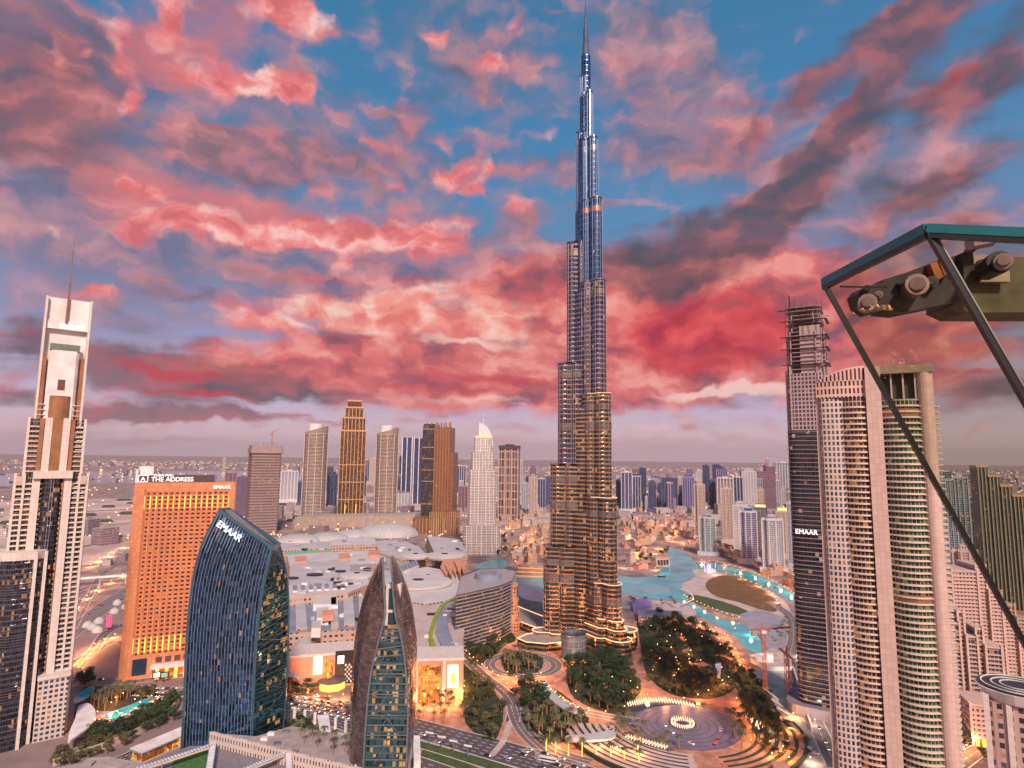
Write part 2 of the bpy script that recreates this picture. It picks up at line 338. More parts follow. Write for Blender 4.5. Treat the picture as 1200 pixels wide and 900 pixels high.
def facade(name, wall, glass=(0.03, 0.05, 0.08), cw=3.2, ch=3.6, fx=0.62, fz=0.55, lit=0.12, litc=(1.0, 0.30, 0.05), ls=1.1, wr=0.6, gr=0.12, metal=0.35, wmetal=0.0,
           belt=0, beltc=None, lit2=None, tilt=0.0, wvar=0.12, zmod=None, glass2=None):
    """a wall with openings laid out in metres along the wall (u) and up it (v)"""
    m, t, N_, L_, b = newmat(name); g = NG(t)
    uv = g.n('ShaderNodeUVMap').outputs[0]; sp = g.n('ShaderNodeSeparateXYZ'); L_.new(uv, sp.inputs[0])
    u = g.m('DIVIDE', sp.outputs[0], cw); v = g.m('DIVIDE', sp.outputs[1], ch)
    fu = g.m('FRACT', u); fv = g.m('FRACT', v)
    wu = g.m('LESS_THAN', g.m('ABSOLUTE', g.m('SUBTRACT', fu, 0.5)), fx / 2)
    wv = g.m('LESS_THAN', g.m('ABSOLUTE', g.m('SUBTRACT', fv, 0.5)), fz / 2)
    win = g.m('MULTIPLY', wu, wv)
    if belt:
        bb = g.m('GREATER_THAN', g.m('FRACT', g.m('DIVIDE', v, belt)), 1.2 / belt)
        win = g.m('MULTIPLY', win, bb)
    cell = g.n('ShaderNodeCombineXYZ'); L_.new(g.m('FLOOR', u), cell.inputs[0]); L_.new(g.m('FLOOR', v), cell.inputs[1])
    oi = g.n('ShaderNodeObjectInfo'); L_.new(g.m('MULTIPLY', oi.outputs['Random'], 97), cell.inputs[2])
    wn = g.n('ShaderNodeTexWhiteNoise', noise_dimensions='3D'); L_.new(cell.outputs[0], wn.inputs[0])
    r = wn.outputs[0]; spc = g.n('ShaderNodeSeparateColor'); L_.new(wn.outputs[1], spc.inputs[0])
    clus = g.rng(g.noise(0.045, 3, vec=uv), .42, .64, .03, 2.8)
    isl = g.m('MULTIPLY', g.m('LESS_THAN', r, g.m('MULTIPLY', clus, lit)), win)
    gcol = g.mix(spc.outputs[1], C4([x * 0.55 for x in glass]), C4(glass2 or [min(1, x * 1.9) for x in glass]))
    nv = g.noise(0.03, 3, vec=uv)
    wc_ = g.mix(g.rng(nv, 0.3, 0.7), C4([x * (1 - wvar) for x in wall]), C4([min(1, x * (1 + wvar)) for x in wall]))
    L_.new(g.mix(win, wc_, gcol), b.inputs['Base Color'])
    L_.new(g.rng(win, 0, 1, wr, gr), b.inputs['Roughness']); L_.new(g.rng(win, 0, 1, wmetal, metal), b.inputs['Metallic'])
    lc = g.mix(spc.outputs[2], C4(litc), C4(lit2 or (1.0, 0.48, 0.15)))
    L_.new(lc, b.inputs['Emission Color']); L_.new(g.m('MULTIPLY', isl, g.m('MULTIPLY', g.m('ADD', spc.outputs[0], 0.25), ls)), b.inputs['Emission Strength'])
    bn = g.n('ShaderNodeBump'); bn.inputs['Strength'].default_value = 0.35; bn.inputs['Distance'].default_value = 0.3; bn.invert = True
    L_.new(win, bn.inputs['Height'])
    if tilt:
        v1 = g.n('ShaderNodeVectorMath', operation='SUBTRACT'); L_.new(wn.outputs[1], v1.inputs[0]); v1.inputs[1].default_value = (.5, .5, .5)
        v2 = g.n('ShaderNodeVectorMath', operation='SCALE'); L_.new(v1.outputs[0], v2.inputs[0]); L_.new(g.m('MULTIPLY', win, tilt), v2.inputs['Scale'])
        v3 = g.n('ShaderNodeVectorMath', operation='ADD'); L_.new(bn.outputs[0], v3.inputs[0]); L_.new(v2.outputs[0], v3.inputs[1])
        v4 = g.n('ShaderNodeVectorMath', operation='NORMALIZE'); L_.new(v3.outputs[0], v4.inputs[0]); L_.new(v4.outputs[0], b.inputs['Normal'])
    else: L_.new(bn.outputs[0], b.inputs['Normal'])
    MATS[name] = m; return m
# shared finishes
roofm = plain('roof_screed', (0.36, 0.30, 0.28), 0.8, scale=0.08)
conc = plain('concrete', (0.42, 0.36, 0.33), 0.75, scale=0.1)
white = plain('white_paint', (0.74, 0.68, 0.66), 0.5, scale=0.1)
steel = plain('grey_metal', (0.35, 0.36, 0.40), 0.35, 0.7, scale=0.4)
darkm = plain('dark_metal', (0.03, 0.03, 0.035), 0.4, 0.4)
blueglass = plain('blue_glass', (0.05, 0.10, 0.16), 0.08, 0.6, var=0.1)
warm = glow('warm_light', (1.0, 0.50, 0.24), 1.5)
warmdim = glow('warm_light_dim', (1.0, 0.42, 0.14), 1.3)
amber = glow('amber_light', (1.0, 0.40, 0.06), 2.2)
coolw = glow('white_light', (0.85, 0.9, 1.0), 2.5)
signw = glow('white_sign_light', (1.0, 0.93, 0.9), 1.6)
def text_obj(s, size, depth, mat, parent, loc, rot, name='sign_lettering', spacing=1.0):
    cu = bpy.data.curves.new(name, 'FONT'); cu.body = s; cu.size = size; cu.extrude = depth; cu.align_x = 'CENTER'; cu.space_character = spacing
    tmp = bpy.data.objects.new('tmp', cu); COL.objects.link(tmp)
    dg = bpy.context.evaluated_depsgraph_get(); me = bpy.data.meshes.new_from_object(tmp.evaluated_get(dg))
    bpy.data.objects.remove(tmp); me.materials.clear(); me.materials.append(mat)
    o = bpy.data.objects.new(name, me); COL.objects.link(o); o.location = loc; o.rotation_euler = rot
    if parent: o.parent = parent
    return o
# ------------------------------------------------------------------ the tall tower
BY = 757.0; BX = AT(688, 536, BY).x
def ZB(py): return AT(688, py, BY).z
def spline0(P, n=4):
    k = len(P); out = []
    for i in range(k):
        a, b, c, d = P[i - 1], P[i], P[(i + 1) % k], P[(i + 2) % k]
        for j in range(n): t = j / n; out.append(tuple(.5 * ((2 * b[q]) + (c[q] - a[q]) * t + (2 * a[q] - 5 * b[q] + 4 * c[q] - d[q]) * t * t + (3 * b[q] - a[q] - 3 * c[q] + d[q]) * t ** 3) for q in (0, 1)))
    return out
def burj():
    t = thing('skyscraper', 'very tall stepped tapering glass skyscraper with a needle spire beside the lake', 'skyscraper', (BX, BY, 0))
    g1 = facade('tower_glass_warm_reflection', (0.60, 0.37, 0.23), (0.025, 0.05, 0.07), 2.9, 5.0, 0.93, 0.64, lit=0.035, litc=(1, .35, .06), ls=1.4, tilt=.05, wr=0.24, gr=0.10, metal=0.75, wmetal=0.8, wvar=0.15)  # warm horizon reflection put into the colour of the low tiers
    g2 = facade('tower_glass_sky_reflection', (0.17, 0.22, 0.33), (0.04, 0.09, 0.19), 3.6, 7.4, 0.80, 0.84, lit=0.006, litc=(1, .6, .3), ls=1.2, tilt=.05, wr=0.25, gr=0.09, metal=0.8, wmetal=0.85, wvar=0.15)  # blue sky reflection put into the colour of the high tiers
    gm_ = facade('tower_glass_mid_reflection', (0.40, 0.31, 0.31), (0.04, 0.06, 0.12), 3.2, 6.0, 0.88, 0.72, lit=0.012, litc=(1, .4, .1), ls=1.2, tilt=.05, wr=0.24, gr=0.09, metal=0.8, wmetal=0.85, wvar=0.15)  # middle tiers painted between the warm and the sky reflection tone
    mech = facade('mechanical_louvre', (0.30, 0.25, 0.24), (0.10, 0.09, 0.09), 1.4, 5.0, 0.5, 0.9, lit=0.01, wr=0.35, gr=0.3, metal=0.6, wmetal=0.7)
    copper = plain('copper_band', (0.42, 0.17, 0.09), 0.4, 0.5)
    fin = plain('steel_fin', (0.55, 0.48, 0.46), 0.25, 0.9, var=0.05)
    finb = plain('sky_reflection_fin', (0.13, 0.18, 0.28), .42, .7, var=.05)  # upper fins coloured darker and bluer, as if reflecting the sky
    roof = plain('terrace_deck', (0.30, 0.25, 0.24), 0.7)
    def outline(Lt, hw, ang):
        """three rounded lobes in plan: a nose and two shoulders"""
        r = hw * 0.62; c, s_ = math.cos(ang), math.sin(ang); pts = []
        sh = max(Lt - hw * 1.1, hw * 0.4)
        pts.append((0, -hw))
        for i in range(7): a = -PI / 2 + PI * 0.5 * i / 6; pts.append((sh - hw * .4 + hw * .4 * math.cos(a), -hw + hw * .4 + hw * .4 * math.sin(a)))
        pts.append((sh, -r))
        for i in range(11): a = -PI / 2 + PI * i / 10; pts.append((max(Lt - r, sh) + r * math.cos(a) * min(1, (Lt - sh) / r if Lt > sh else 1), r * math.sin(a)))
        pts.append((sh, r))
        for i in range(7): a = PI * 0.5 * i / 6; pts.append((sh - hw * .4 + hw * .4 * math.cos(a), hw - hw * .4 + hw * .4 * math.sin(a)))
        pts.append((0, hw))
        return [(x * c - y * s_, x * s_ + y * c) for x, y in pts]
    wings = {math.radians(-60): [(57, 677, 16.5), (50, 582, 16), (42, 465, 15), (34, 335, 14), (28, 240, 12.5), (21, 168, 10), (12, 112, 7.5)],
             math.radians(180): [(53, 640, 16.5), (45, 545, 15.5), (36, 427, 14.5), (25, 286, 13), (13.5, 157, 10), (7.5, 90, 6.5)],
             math.radians(60): [(66, 700, 16), (58, 600, 15.5), (50, 510, 14.5), (41, 393, 13.5), (31, 300, 12), (21, 176, 9.5), (13, 122, 7), (10, 66, 5)]}
    for ang, tiers in wings.items():
        z0 = 0.0
        for k, (Lt, py, hw) in enumerate(tiers):
            z1 = ZB(py); P = outline(Lt, hw, ang); b = MB()
            b.prism(P, z0, z1, 0, 1)
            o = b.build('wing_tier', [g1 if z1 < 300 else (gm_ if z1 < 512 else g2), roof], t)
            # parapet and its lit lip
            q = MB(); q.prism(scl(P, 1.012), z1 - 0.2, z1 + 1.4, 0, -1); q.prism(scl(P, 1.012)[::-1], z1 - 0.2, z1 + 1.4, 0, -1)
            q.build('parapet', fin, o)
            # vertical fins round the nose
            f = MB(); n = len(P); step = 2
            for i in range(2, n - 2, step):
                x, y = P[i]; d = math.hypot(x, y); f.beam((x, y, z0), (x, y, z1 - 2), 0.34, 0.9)
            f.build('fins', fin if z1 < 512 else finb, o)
            # a louvred plant band under the top of each tier
            if k < 6:
                zz = z1 - (14 if k < 2 else 11); bnd = MB(); bnd.prism(scl(P, 1.006), zz - 7, zz, 0, -1); bnd.build('plant_band', mech if not (k == 4 and ang < 0) else copper, o)
            z0 = z1 - 0.01
    for (zb, off) in ((250, 0), (155, 0), (70, 0)):
        for ang, tiers in wings.items():
            z0 = 0
            for (Lt, py, hw) in tiers:
                z1 = ZB(py)
                if z0 < zb < z1 - 20: b = MB(); b.prism(scl(outline(Lt, hw, ang), 1.008), zb, zb + 9, 0, -1); b.build('plant_band', mech, t)
                z0 = z1
    core = MB(); z0 = 0
    for r, py in ((24.5, 600), (21, 480), (17.5, 345), (14.5, 250), (11.5, 165), (8.5, 115), (6.2, 66)):
        core = MB(); z1 = ZB(py); core.prism(ell(r, r, 24), z0, z1, 0, 1); core.build('core', [g1 if z1 < 300 else (gm_ if z1 < 512 else g2), roof], t); z0 = z1 - .01
    b = MB(); b.prism(ell(12.4, 12.4, 18), ZB(242) , ZB(232), 0, -1)
    s = MB(); z = ZB(66)
    for r0, r1, pa, pb in ((5, 4.4, 66, 56), (4.0, 3.4, 56, 36), (2.6, 2.2, 36, 20), (1.3, 1.1, 20, 9), (0.7, 0.35, 9, 1)):
        s.prism(ell(r0, r0, 12), ZB(pa) - .01, ZB(pb), 0, 0, top=ell(r1, r1, 12))
    s.build('spire', facade('spire_steel', (0.34, 0.36, 0.42), (0.08, 0.12, 0.18), 1.6, 3.2, 0.8, 0.72, lit=0.0, wr=0.25, gr=0.1, metal=0.8, wmetal=0.8), t)
    # lit terrace edges on some setbacks
    def lip(ang, k, z=None, w=0.55):
        Lt, py, hw = wings[ang][k]; zz = (ZB(py) if z is None else z) + 1.6; P = outline(Lt, hw, ang); P = scl(P, 1.014)[2:-2]
        q = MB()
        for a, c_ in zip(P, P[1:]): q.beam((a[0], a[1], zz), (c_[0], c_[1], zz), w)
        q.build('lit_edge', warm, t)
    A, B_, C_ = wings.keys()
    lip(A, 0); lip(A, 1); lip(A, 2, w=.4)
    # curved terraces of the podium with lit rims
    def terrace(poly, z0, z1, m=None):
        b = MB(); b.prism(poly, z0, z1, 0, 1); o = b.build('podium_terrace', [g1, roof], t)
        q = MB(); P = scl(poly, 1.004, sum(p[0] for p in poly) / len(poly), sum(p[1] for p in poly) / len(poly)) 
        for a, c_ in zip(P, P[1:] + P[:1]): q.beam((a[0], a[1], z1 + .5), (c_[0], c_[1], z1 + .5), 0.8)
        q.build('lit_rim', warm, o)
    def lobe(L_, hw, ang): return outline(L_, hw, ang)
    terrace(lobe(72, 21, A), 0, 17); terrace(lobe(66, 17, A), 17, 27); terrace(lobe(61, 14.5, A), 27, 36)
    terrace(lobe(86, 22, C_), 0, 16); terrace(lobe(76, 17, C_), 16, 27)
    terrace(lobe(66, 18, B_), 0, 12); terrace([(-52, -44), (-20, -30), (-4, -20), (-10, 10), (-40, 8), (-72, -6), (-84, -24), (-74, -38)], 0, 9)
    terrace([(x - BX, y - BY) for x, y in [G(px, py, 10) for px, py in spline0([(574, 712), (598, 724), (632, 737), (660, 744), (662, 733), (640, 724), (612, 713), (590, 704)])]][::-1], 0, 10)
    # lower restaurant terraces toward the fountain side
    terrace([(38 + 16 * math.cos(a) , -26 + 13 * math.sin(a)) for a in [2 * PI * i / 20 for i in range(20)]], 0, 21)
    return t
burj()
def drum():
    s = SP(672, 752, 690); t = thing('entrance_drum', 'short round glass drum building standing at the foot of the tall skyscraper', 'building', s.loc)
    m = facade('drum_fins', (0.42, 0.42, 0.44), (0.10, 0.12, 0.14), 1.2, 7.5, 0.7, 0.93, lit=0.02, wmetal=.5)
    b = MB(); b.prism(ell(13.5, 13.5, 36), 3, 27, 0, -1); b.build('glass_wall', m, t)
    b = MB(); b.prism(ell(12.6, 12.6, 36), 25, 25.3, 0); b.build('roof', blueglass, t)
    b = MB(); b.prism(ell(14, 14, 36), 26.6, 27.8, 0, -1); b.prism(ell(13, 13, 36)[::-1], 25.3, 27.8, 0, -1); b.build('rim', steel, t)
    b = MB(); b.prism(ell(12, 12, 24), 0, 3, 0, -1); b.build('lit_base', warmdim, t)
drum()
# ------------------------------------------------------------------ ground and water
def ground_mat():
    m, t, N_, L_, b = newmat('city_ground'); g = NG(t); P = g.n('ShaderNodeNewGeometry').outputs['Position']
    a = g.noise(0.0012, 5, vec=P); c = g.noise(0.02, 5, vec=P, rough=0.7); d = g.noise(0.15, 3, vec=P)
    col = g.mix(g.rng(a, 0.35, 0.65), (0.48, 0.29, 0.23, 1), (0.36, 0.25, 0.23, 1))
    col = g.mix(g.rng(c, 0.40, 0.58, 0, 0.85), col, (0.13, 0.09, 0.095, 1)); col = g.mix(g.rng(d, 0.5, 0.75, 0, 0.5), col, (0.42, 0.30, 0.26, 1))
    L_.new(col, b.inputs['Base Color']); b.inputs['Roughness'].default_value = 0.85; return m
gm = ground_mat()
b = MB(); R_ = 42000
b.face([(-R_, -3000, 0), (R_, -3000, 0), (R_, R_, 0), (-R_, R_, 0)])
struct(b.build('ground', gm))
LZ = [0.05]
def sheet(name, pix, mat, z=None, world=False, kind='structure', label=None, cat=None):
    P = pix if world else [G(*p) for p in pix]
    if z is None: LZ[0] += 0.004; z = LZ[0]
    b = MB(); b.face([(p[0], p[1], z) for p in P]); o = b.build(name, mat)
    # keep it facing up
    if o.data.polygons[0].normal.z < 0: o.data.flip_normals()
    o['kind'] = kind
    return o
def spline(pts, n=6, closed=False):
    out = []; k = len(pts)
    rngk = range(k) if closed else range(k - 1)
    for i in rngk:
        p0 = pts[(i - 1) % k] if closed or i > 0 else pts[0]; p1 = pts[i]; p2 = pts[(i + 1) % k]; p3 = pts[(i + 2) % k] if closed or i + 2 < k else pts[-1]
        for j in range(n):
            t = j / n
            out.append(tuple(0.5 * ((2 * p1[q]) + (-p0[q] + p2[q]) * t + (2 * p0[q] - 5 * p1[q] + 4 * p2[q] - p3[q]) * t * t + (-p0[q] + 3 * p1[q] - 3 * p2[q] + p3[q]) * t ** 3) for q in range(2)))
    if not closed: out.append(tuple(pts[-1]))
    return out
def water_mat(name, col, em=0.0):
    m, t, N_, L_, b = newmat(name); g = NG(t); P = g.n('ShaderNodeNewGeometry').outputs['Position']
    v = g.noise(0.02, 4, vec=P)
    L_.new(g.mix(g.rng(v, .3, .7), C4([x * .6 for x in col]), C4([min(1, x * 1.15) for x in col])), b.inputs['Base Color'])
    b.inputs['Roughness'].default_value = 0.07; b.inputs['IOR'].default_value = 1.33
    bn = g.n('ShaderNodeBump'); bn.inputs['Strength'].default_value = 0.15; bn.inputs['Distance'].default_value = 0.6; L_.new(g.noise(0.25, 4, vec=P), bn.inputs['Height']); L_.new(bn.outputs[0], b.inputs['Normal'])
    if em: b.inputs['Emission Color'].default_value = C4(col); b.inputs['Emission Strength'].default_value = em
    return m
wlake = water_mat('lake_water', (0.03, 0.50, 0.60)); wpool = water_mat('pool_water', (0.03, 0.50, 0.60)); wsea = water_mat('creek_water', (0.14, 0.17, 0.27))
pave = plain('salmon_paving', (0.46, 0.20, 0.13), 0.8, scale=0.12, var=.34, geo=True); pave2 = plain('pale_paving', (0.50, 0.38, 0.35), 0.8, scale=0.05, geo=True)
asph = plain('asphalt', (0.085, 0.070, 0.078), 0.8, scale=0.06, var=0.25, geo=True); asph2 = plain('worn_asphalt', (0.16, 0.12, 0.12), 0.8, scale=0.06, var=0.25, geo=True)
sandm = plain('sand', (0.56, 0.38, 0.33), 0.9, scale=0.004, var=0.3, geo=True)
grassm = plain('grass', (0.055, 0.085, 0.025), 0.9, scale=0.2, var=0.4, geo=True); drygrass = plain('dry_lawn', (0.16, 0.075, 0.03), 0.9, scale=0.06, var=0.3, geo=True)
soil = plain('planting_bed', (0.03, 0.032, 0.018), 0.95, scale=0.1, var=0.4, geo=True)
kerbm = plain('kerb_stone', (0.55, 0.46, 0.43), 0.7, scale=0.3)
linem = plain('road_marking', (0.75, 0.70, 0.68), 0.6, var=0.1)
# far plain
sheet('sand', [(-200, 612), (-60, 590), (170, 583), (330, 575), (560, 580), (640, 590), (560, 604), (330, 604), (120, 660), (-200, 700)], sandm)
sheet('creek_water', [(-400, 562), (160, 552), (420, 553), (520, 556), (420, 561), (160, 566), (-400, 578)], wsea)
sheet('creek_water', [(700, 556), (900, 560), (960, 566), (700, 562)], wsea)
sheet('creek_water', [(-400, 540), (300, 541.5), (300, 544), (-400, 543)], wsea)
sheet('creek_water', [(150, 574), (330, 570), (330, 573), (150, 580)], wsea)
# lake and canals
WR = spline([(727, 676), (745, 677), (768, 674), (777, 665), (783, 655), (784, 643), (801, 643), (808, 650), (816, 662), (820, 671), (806, 679), (799, 684), (801, 692), (808, 697), (800, 704), (770, 702), (727, 694)], 4, True)
WL = spline([(586, 672), (604, 671), (612, 674), (645, 677), (645, 703), (622, 704), (606, 697), (592, 683)], 4, True)
sheet('lake_water', WR, wlake); sheet('lake_water', WL, wlake)
sheet('pond_water', spline([(556, 664), (572, 657), (592, 657), (592, 668), (572, 669)], 4, True), wlake)
sheet('pond_water', [(645, 677), (727, 676), (727, 694), (645, 703)], wlake)
sheet('canal_water', spline([(818, 659), (840, 661), (870, 668), (900, 679), (925, 692), (945, 706), (932, 708), (905, 692), (880, 681), (850, 671), (822, 666)], 3, True), wlake)
sheet('canal_water', spline([(793, 703), (812, 707), (832, 719), (850, 727), (868, 730), (882, 740), (892, 752), (893, 762), (884, 764), (872, 758), (864, 748), (850, 738), (828, 726), (800, 711)], 3, True), wpool)
sheet('island_paving', spline([(812, 668), (835, 668), (870, 680), (905, 694), (925, 712), (925, 740), (895, 735), (870, 724), (840, 712), (812, 700), (800, 692), (800, 684), (815, 676)], 3, True), pave2)
sheet('lawn', spline([(830, 680), (850, 674), (872, 680), (898, 694), (911, 708), (908, 717), (890, 714), (866, 706), (842, 700), (828, 690)], 4, True), drygrass)
sheet('lawn', spline([(806, 698), (820, 698), (850, 706), (876, 716), (868, 721), (838, 713), (812, 706)], 4, True), grassm)
sheet('plaza_paving', spline([(865, 722), (885, 716), (908, 720), (925, 730), (928, 760), (905, 765), (890, 744), (878, 734)], 4, True), plain('grey_paving', (0.30, 0.27, 0.32), 0.7, scale=0.05))
sheet('waterside_paving', spline([(727, 696), (760, 703), (795, 706), (815, 716), (808, 722), (760, 715), (727, 712)], 3, True), pave2)
# ------------------------------------------------------------------ the large towers
cream = facade('cream_panels', (.46, .38, .34), (1.14, .95, .85), 3.1, 3.7, .955, .965, lit=0, metal=0, gr=.6, glass2=(.72, .60, .54), wr=.7)
pinkst = facade('rose_panels', (.38, .26, .22), (.98, .67, .57), 2.9, 3.65, .955, .965, lit=0, metal=0, gr=.55, glass2=(.62, .43, .37), wr=.7)
bronze = plain('bronze_cladding', (0.42, 0.22, 0.12), 0.28, 0.6, scale=0.08, var=0.25)
darkg = facade('dark_bay_glass', (0.10, 0.09, 0.10), (0.05, 0.06, 0.09), 1.6, 3.7, 0.88, 0.8, lit=0.07, litc=(1, .3, .06), ls=1.2, wr=0.3, metal=0.85, wmetal=0.4, tilt=.16)
recess = facade('balcony_recess', (0.20, 0.14, 0.12), (0.02, 0.03, 0.035), 2.2, 3.7, 0.8, 0.75, lit=0.05, ls=.8, wr=0.6)
def slabs(t, name, me, z0, z1, step, skip=()):
    k = 0; z = z0
    while z < z1 and k < 98:
        obj(name, me, t, (0, 0, z)); z += step; k += 1
FWING = facade('pale_wing_wall', (0.60, 0.48, 0.43), (0.05, 0.08, 0.10), 3.4, 3.7, 0.62, 0.55, lit=0.08, wr=0.6)
def left_tower():
    s = SP(61, 555, 500); t = thing('hotel_tower', 'tall cream and bronze stepped tower with a tall antenna at the left edge', 'skyscraper', s.loc, s.rz + 0.05)
    Z = s.z; z3 = Z(557); z2 = Z(492); z1 = Z(352)
    def piece(name, m, x0, x1, y0, y1, za, zb, cap=0):
        b = MB(); b.box(x0, x1, y0, y1, za, zb, 0); return b.build(name, m, t)
    # lower shaft
    piece('shaft', recess, -22.5, 22.5, -11, 16, 0, z3)
    for x0, x1, y0 in ((-24, -22.2, -12.5), (-18.4, -16.8, -13.5), (-12.6, -7.6, -15), (7.6, 12.6, -15), (16.8, 18.4, -13.5), (22.2, 24, -12.5)):
        piece('pier', cream, x0, x1, y0, 0, 0, z3 + 2)
        b = MB(); b.box(x0 + .2 if x0 < 0 else x0 - .9, x0 + .9 if x0 < 0 else x0 - .2, y0 + .6, 0, 0, z3); b.build('pier_return', bronze, t) if abs(x0) in (12.6, 7.6) else None
    piece('side_pier', cream, 24, 24.6, -11, -6, 0, z3 + 3); piece('side_pier', cream, 23.6, 24.8, 6, 16, 0, z3)
    b = MB(); b.prism([(-7.6, -11), (-4.6, -15.5), (-1.2, -17), (1.2, -17), (4.6, -15.5), (7.6, -11)], 0, z3 - 2, 0); b.build('central_bay', darkg, t)
    b = MB(); b.beam((-0.9, -17.2, 4), (-0.9, -17.2, z3 - 3), .4); b.beam((0.9, -17.2, 4), (0.9, -17.2, z3 - 3), .4); b.build('bay_mullion', steel, t)
    m = MB()
    m.box(-22.2, 22.2, -12.9, -10.5, 0, 1.1)
    slabs(t, 'balcony_slab', m.mesh('balcony_slab', cream), 4, z3 - 6, 3.9)
    m = MB(); m.box(-24.2, 24.2, -13.2, -12.4, 0, 8); 
    piece('shoulder', pinkst, -22.4, -16.6, -13.2, 0, z3 - 7, z3); piece('shoulder', pinkst, 16.6, 22.4, -13.2, 0, z3 - 7, z3); piece('lintel', cream, -12.6, 12.6, -17.6, -10, z3 - 2, z3 + 4)
    # middle tier
    piece('middle_shaft', recess, -17.5, 17.5, -9, 14, z3, z2)
    for x0, x1, y0 in ((-19.2, -17.4, -10), (-8.2, -3.4, -13.5), (3.4, 8.2, -13.5), (17.4, 19.2, -10)): piece('pier', cream, x0, x1, y0, 0, z3, z2 + 1)
    for x0, x1 in ((-11.4, -8.6), (8.6, 11.4)): piece('bronze_pier', bronze, x0, x1, -12, 0, z3, z2 + .5)
    piece('bronze_bay', bronze, -3.4, 3.4, -12.6, -8, z3, z2)
    m = MB()
    m.box(-17.4, 17.4, -10.6, -8.5, 0, 1.2)
    slabs(t, 'balcony_slab', m.mesh('balcony_slab', pinkst), z3 + 3, z2 - 3, 3.9)
    # bronze drum and the tall framed crown
    za = Z(465); zb = Z(412); zc = Z(400); zd = Z(378)
    b = MB(); b.prism(ell(7.5, 6, 14, 0, -7), z2, za, 0); b.build('bronze_drum', bronze, t)
    for x in (-14.4, 11.4): piece('bronze_flank', bronze, x, x + 3, -8, 0, z2, Z(420))
    for x in (-15.6, 14): piece('crown_pier', cream, x, x + 1.6, -9, 8, z2 - 5, z1)
    m = MB()
    m.box(-14, 14, -8.9, -6.5, 0, .6)
    slabs(t, 'balcony_slab', m.mesh('balcony_slab', cream), z2 + 3, Z(470), 4.2)
    b = MB(); b.prism([(-10, -7), (-8, -9), (8, -9), (10, -7), (10, 4), (-10, 4)], z2, zb, 0); b.build('crown_block', white, t)
    b = MB(); b.prism([(-10, -9.3), (10, -9.3), (10, -7), (-10, -7)], zb, zb + 5, 0); b.build('crown_glass', plain('greenish_glass', (0.20, 0.30, 0.24), 0.1, .5), t)
    piece('core_opening', plain('red_brown_panel', (0.16, 0.05, 0.03), .5), -2.6, 2.2, -9.3, -8.9, Z(458), Z(446))
    piece('crown_screen', white, -14, 14, -2, 0, z2, z1 - 1); piece('crown_beam', white, -14, 14, -6.5, -2, zd - 7, zd); piece('crown_panel', white, -14, 14, -5, -3, zd, z1)
    text_obj('EMAAR', 5.4, .15, signw, t, (3.5, -6.75, zd - 6), (PI / 2, 0, 0))
    b = MB(); b.tube((-1, -8, zd - 2), (-1, -8, Z(332)), .9, .6, 8); b.tube((-1, -8, Z(332)), (-1, -8, Z(284)), .45, .15, 6); b.build('antenna', bronze, t)
    # front left projecting bay at the bottom
    zp = Z(648)
    P = [(-34, 4), (-34, -14), (-28, -22), (-18, -27), (-6, -26), (0, -20), (2, -11), (2, 0), (-10, 4)]
    b = MB(); b.prism(P, 0, zp, 0); b.build('front_wing', darkg, t)
    q = MB(); q.prism(scl(P, 1.02, -16, -12), zp - 1, zp + 5, 0); q.build('wing_band', cream, t)
    for x, y in ((-33.6, -14.5), (-27.8, -22.3), (-6, -26.5), (0.3, -20)): b = MB(); b.box(x - 1.1, x + 1.1, y - 1.1, y + 1.1, 0, zp + 4); b.build('wing_pier', cream, t)
    m = MB(); m.prism(scl(P, 1.012, -16, -12), 0, .4, 0); slabs(t, 'wing_slab', m.mesh('wing_slab', plain('dark_slab', (.12, .10, .11), .4)), 10, zp - 5, 4.1)
    piece('right_wing', FWING, 3, 22, -22, -11, 0, Z(790)); piece('wing_band', cream, 2.5, 23, -23, -11, Z(790), Z(786))
left_tower()
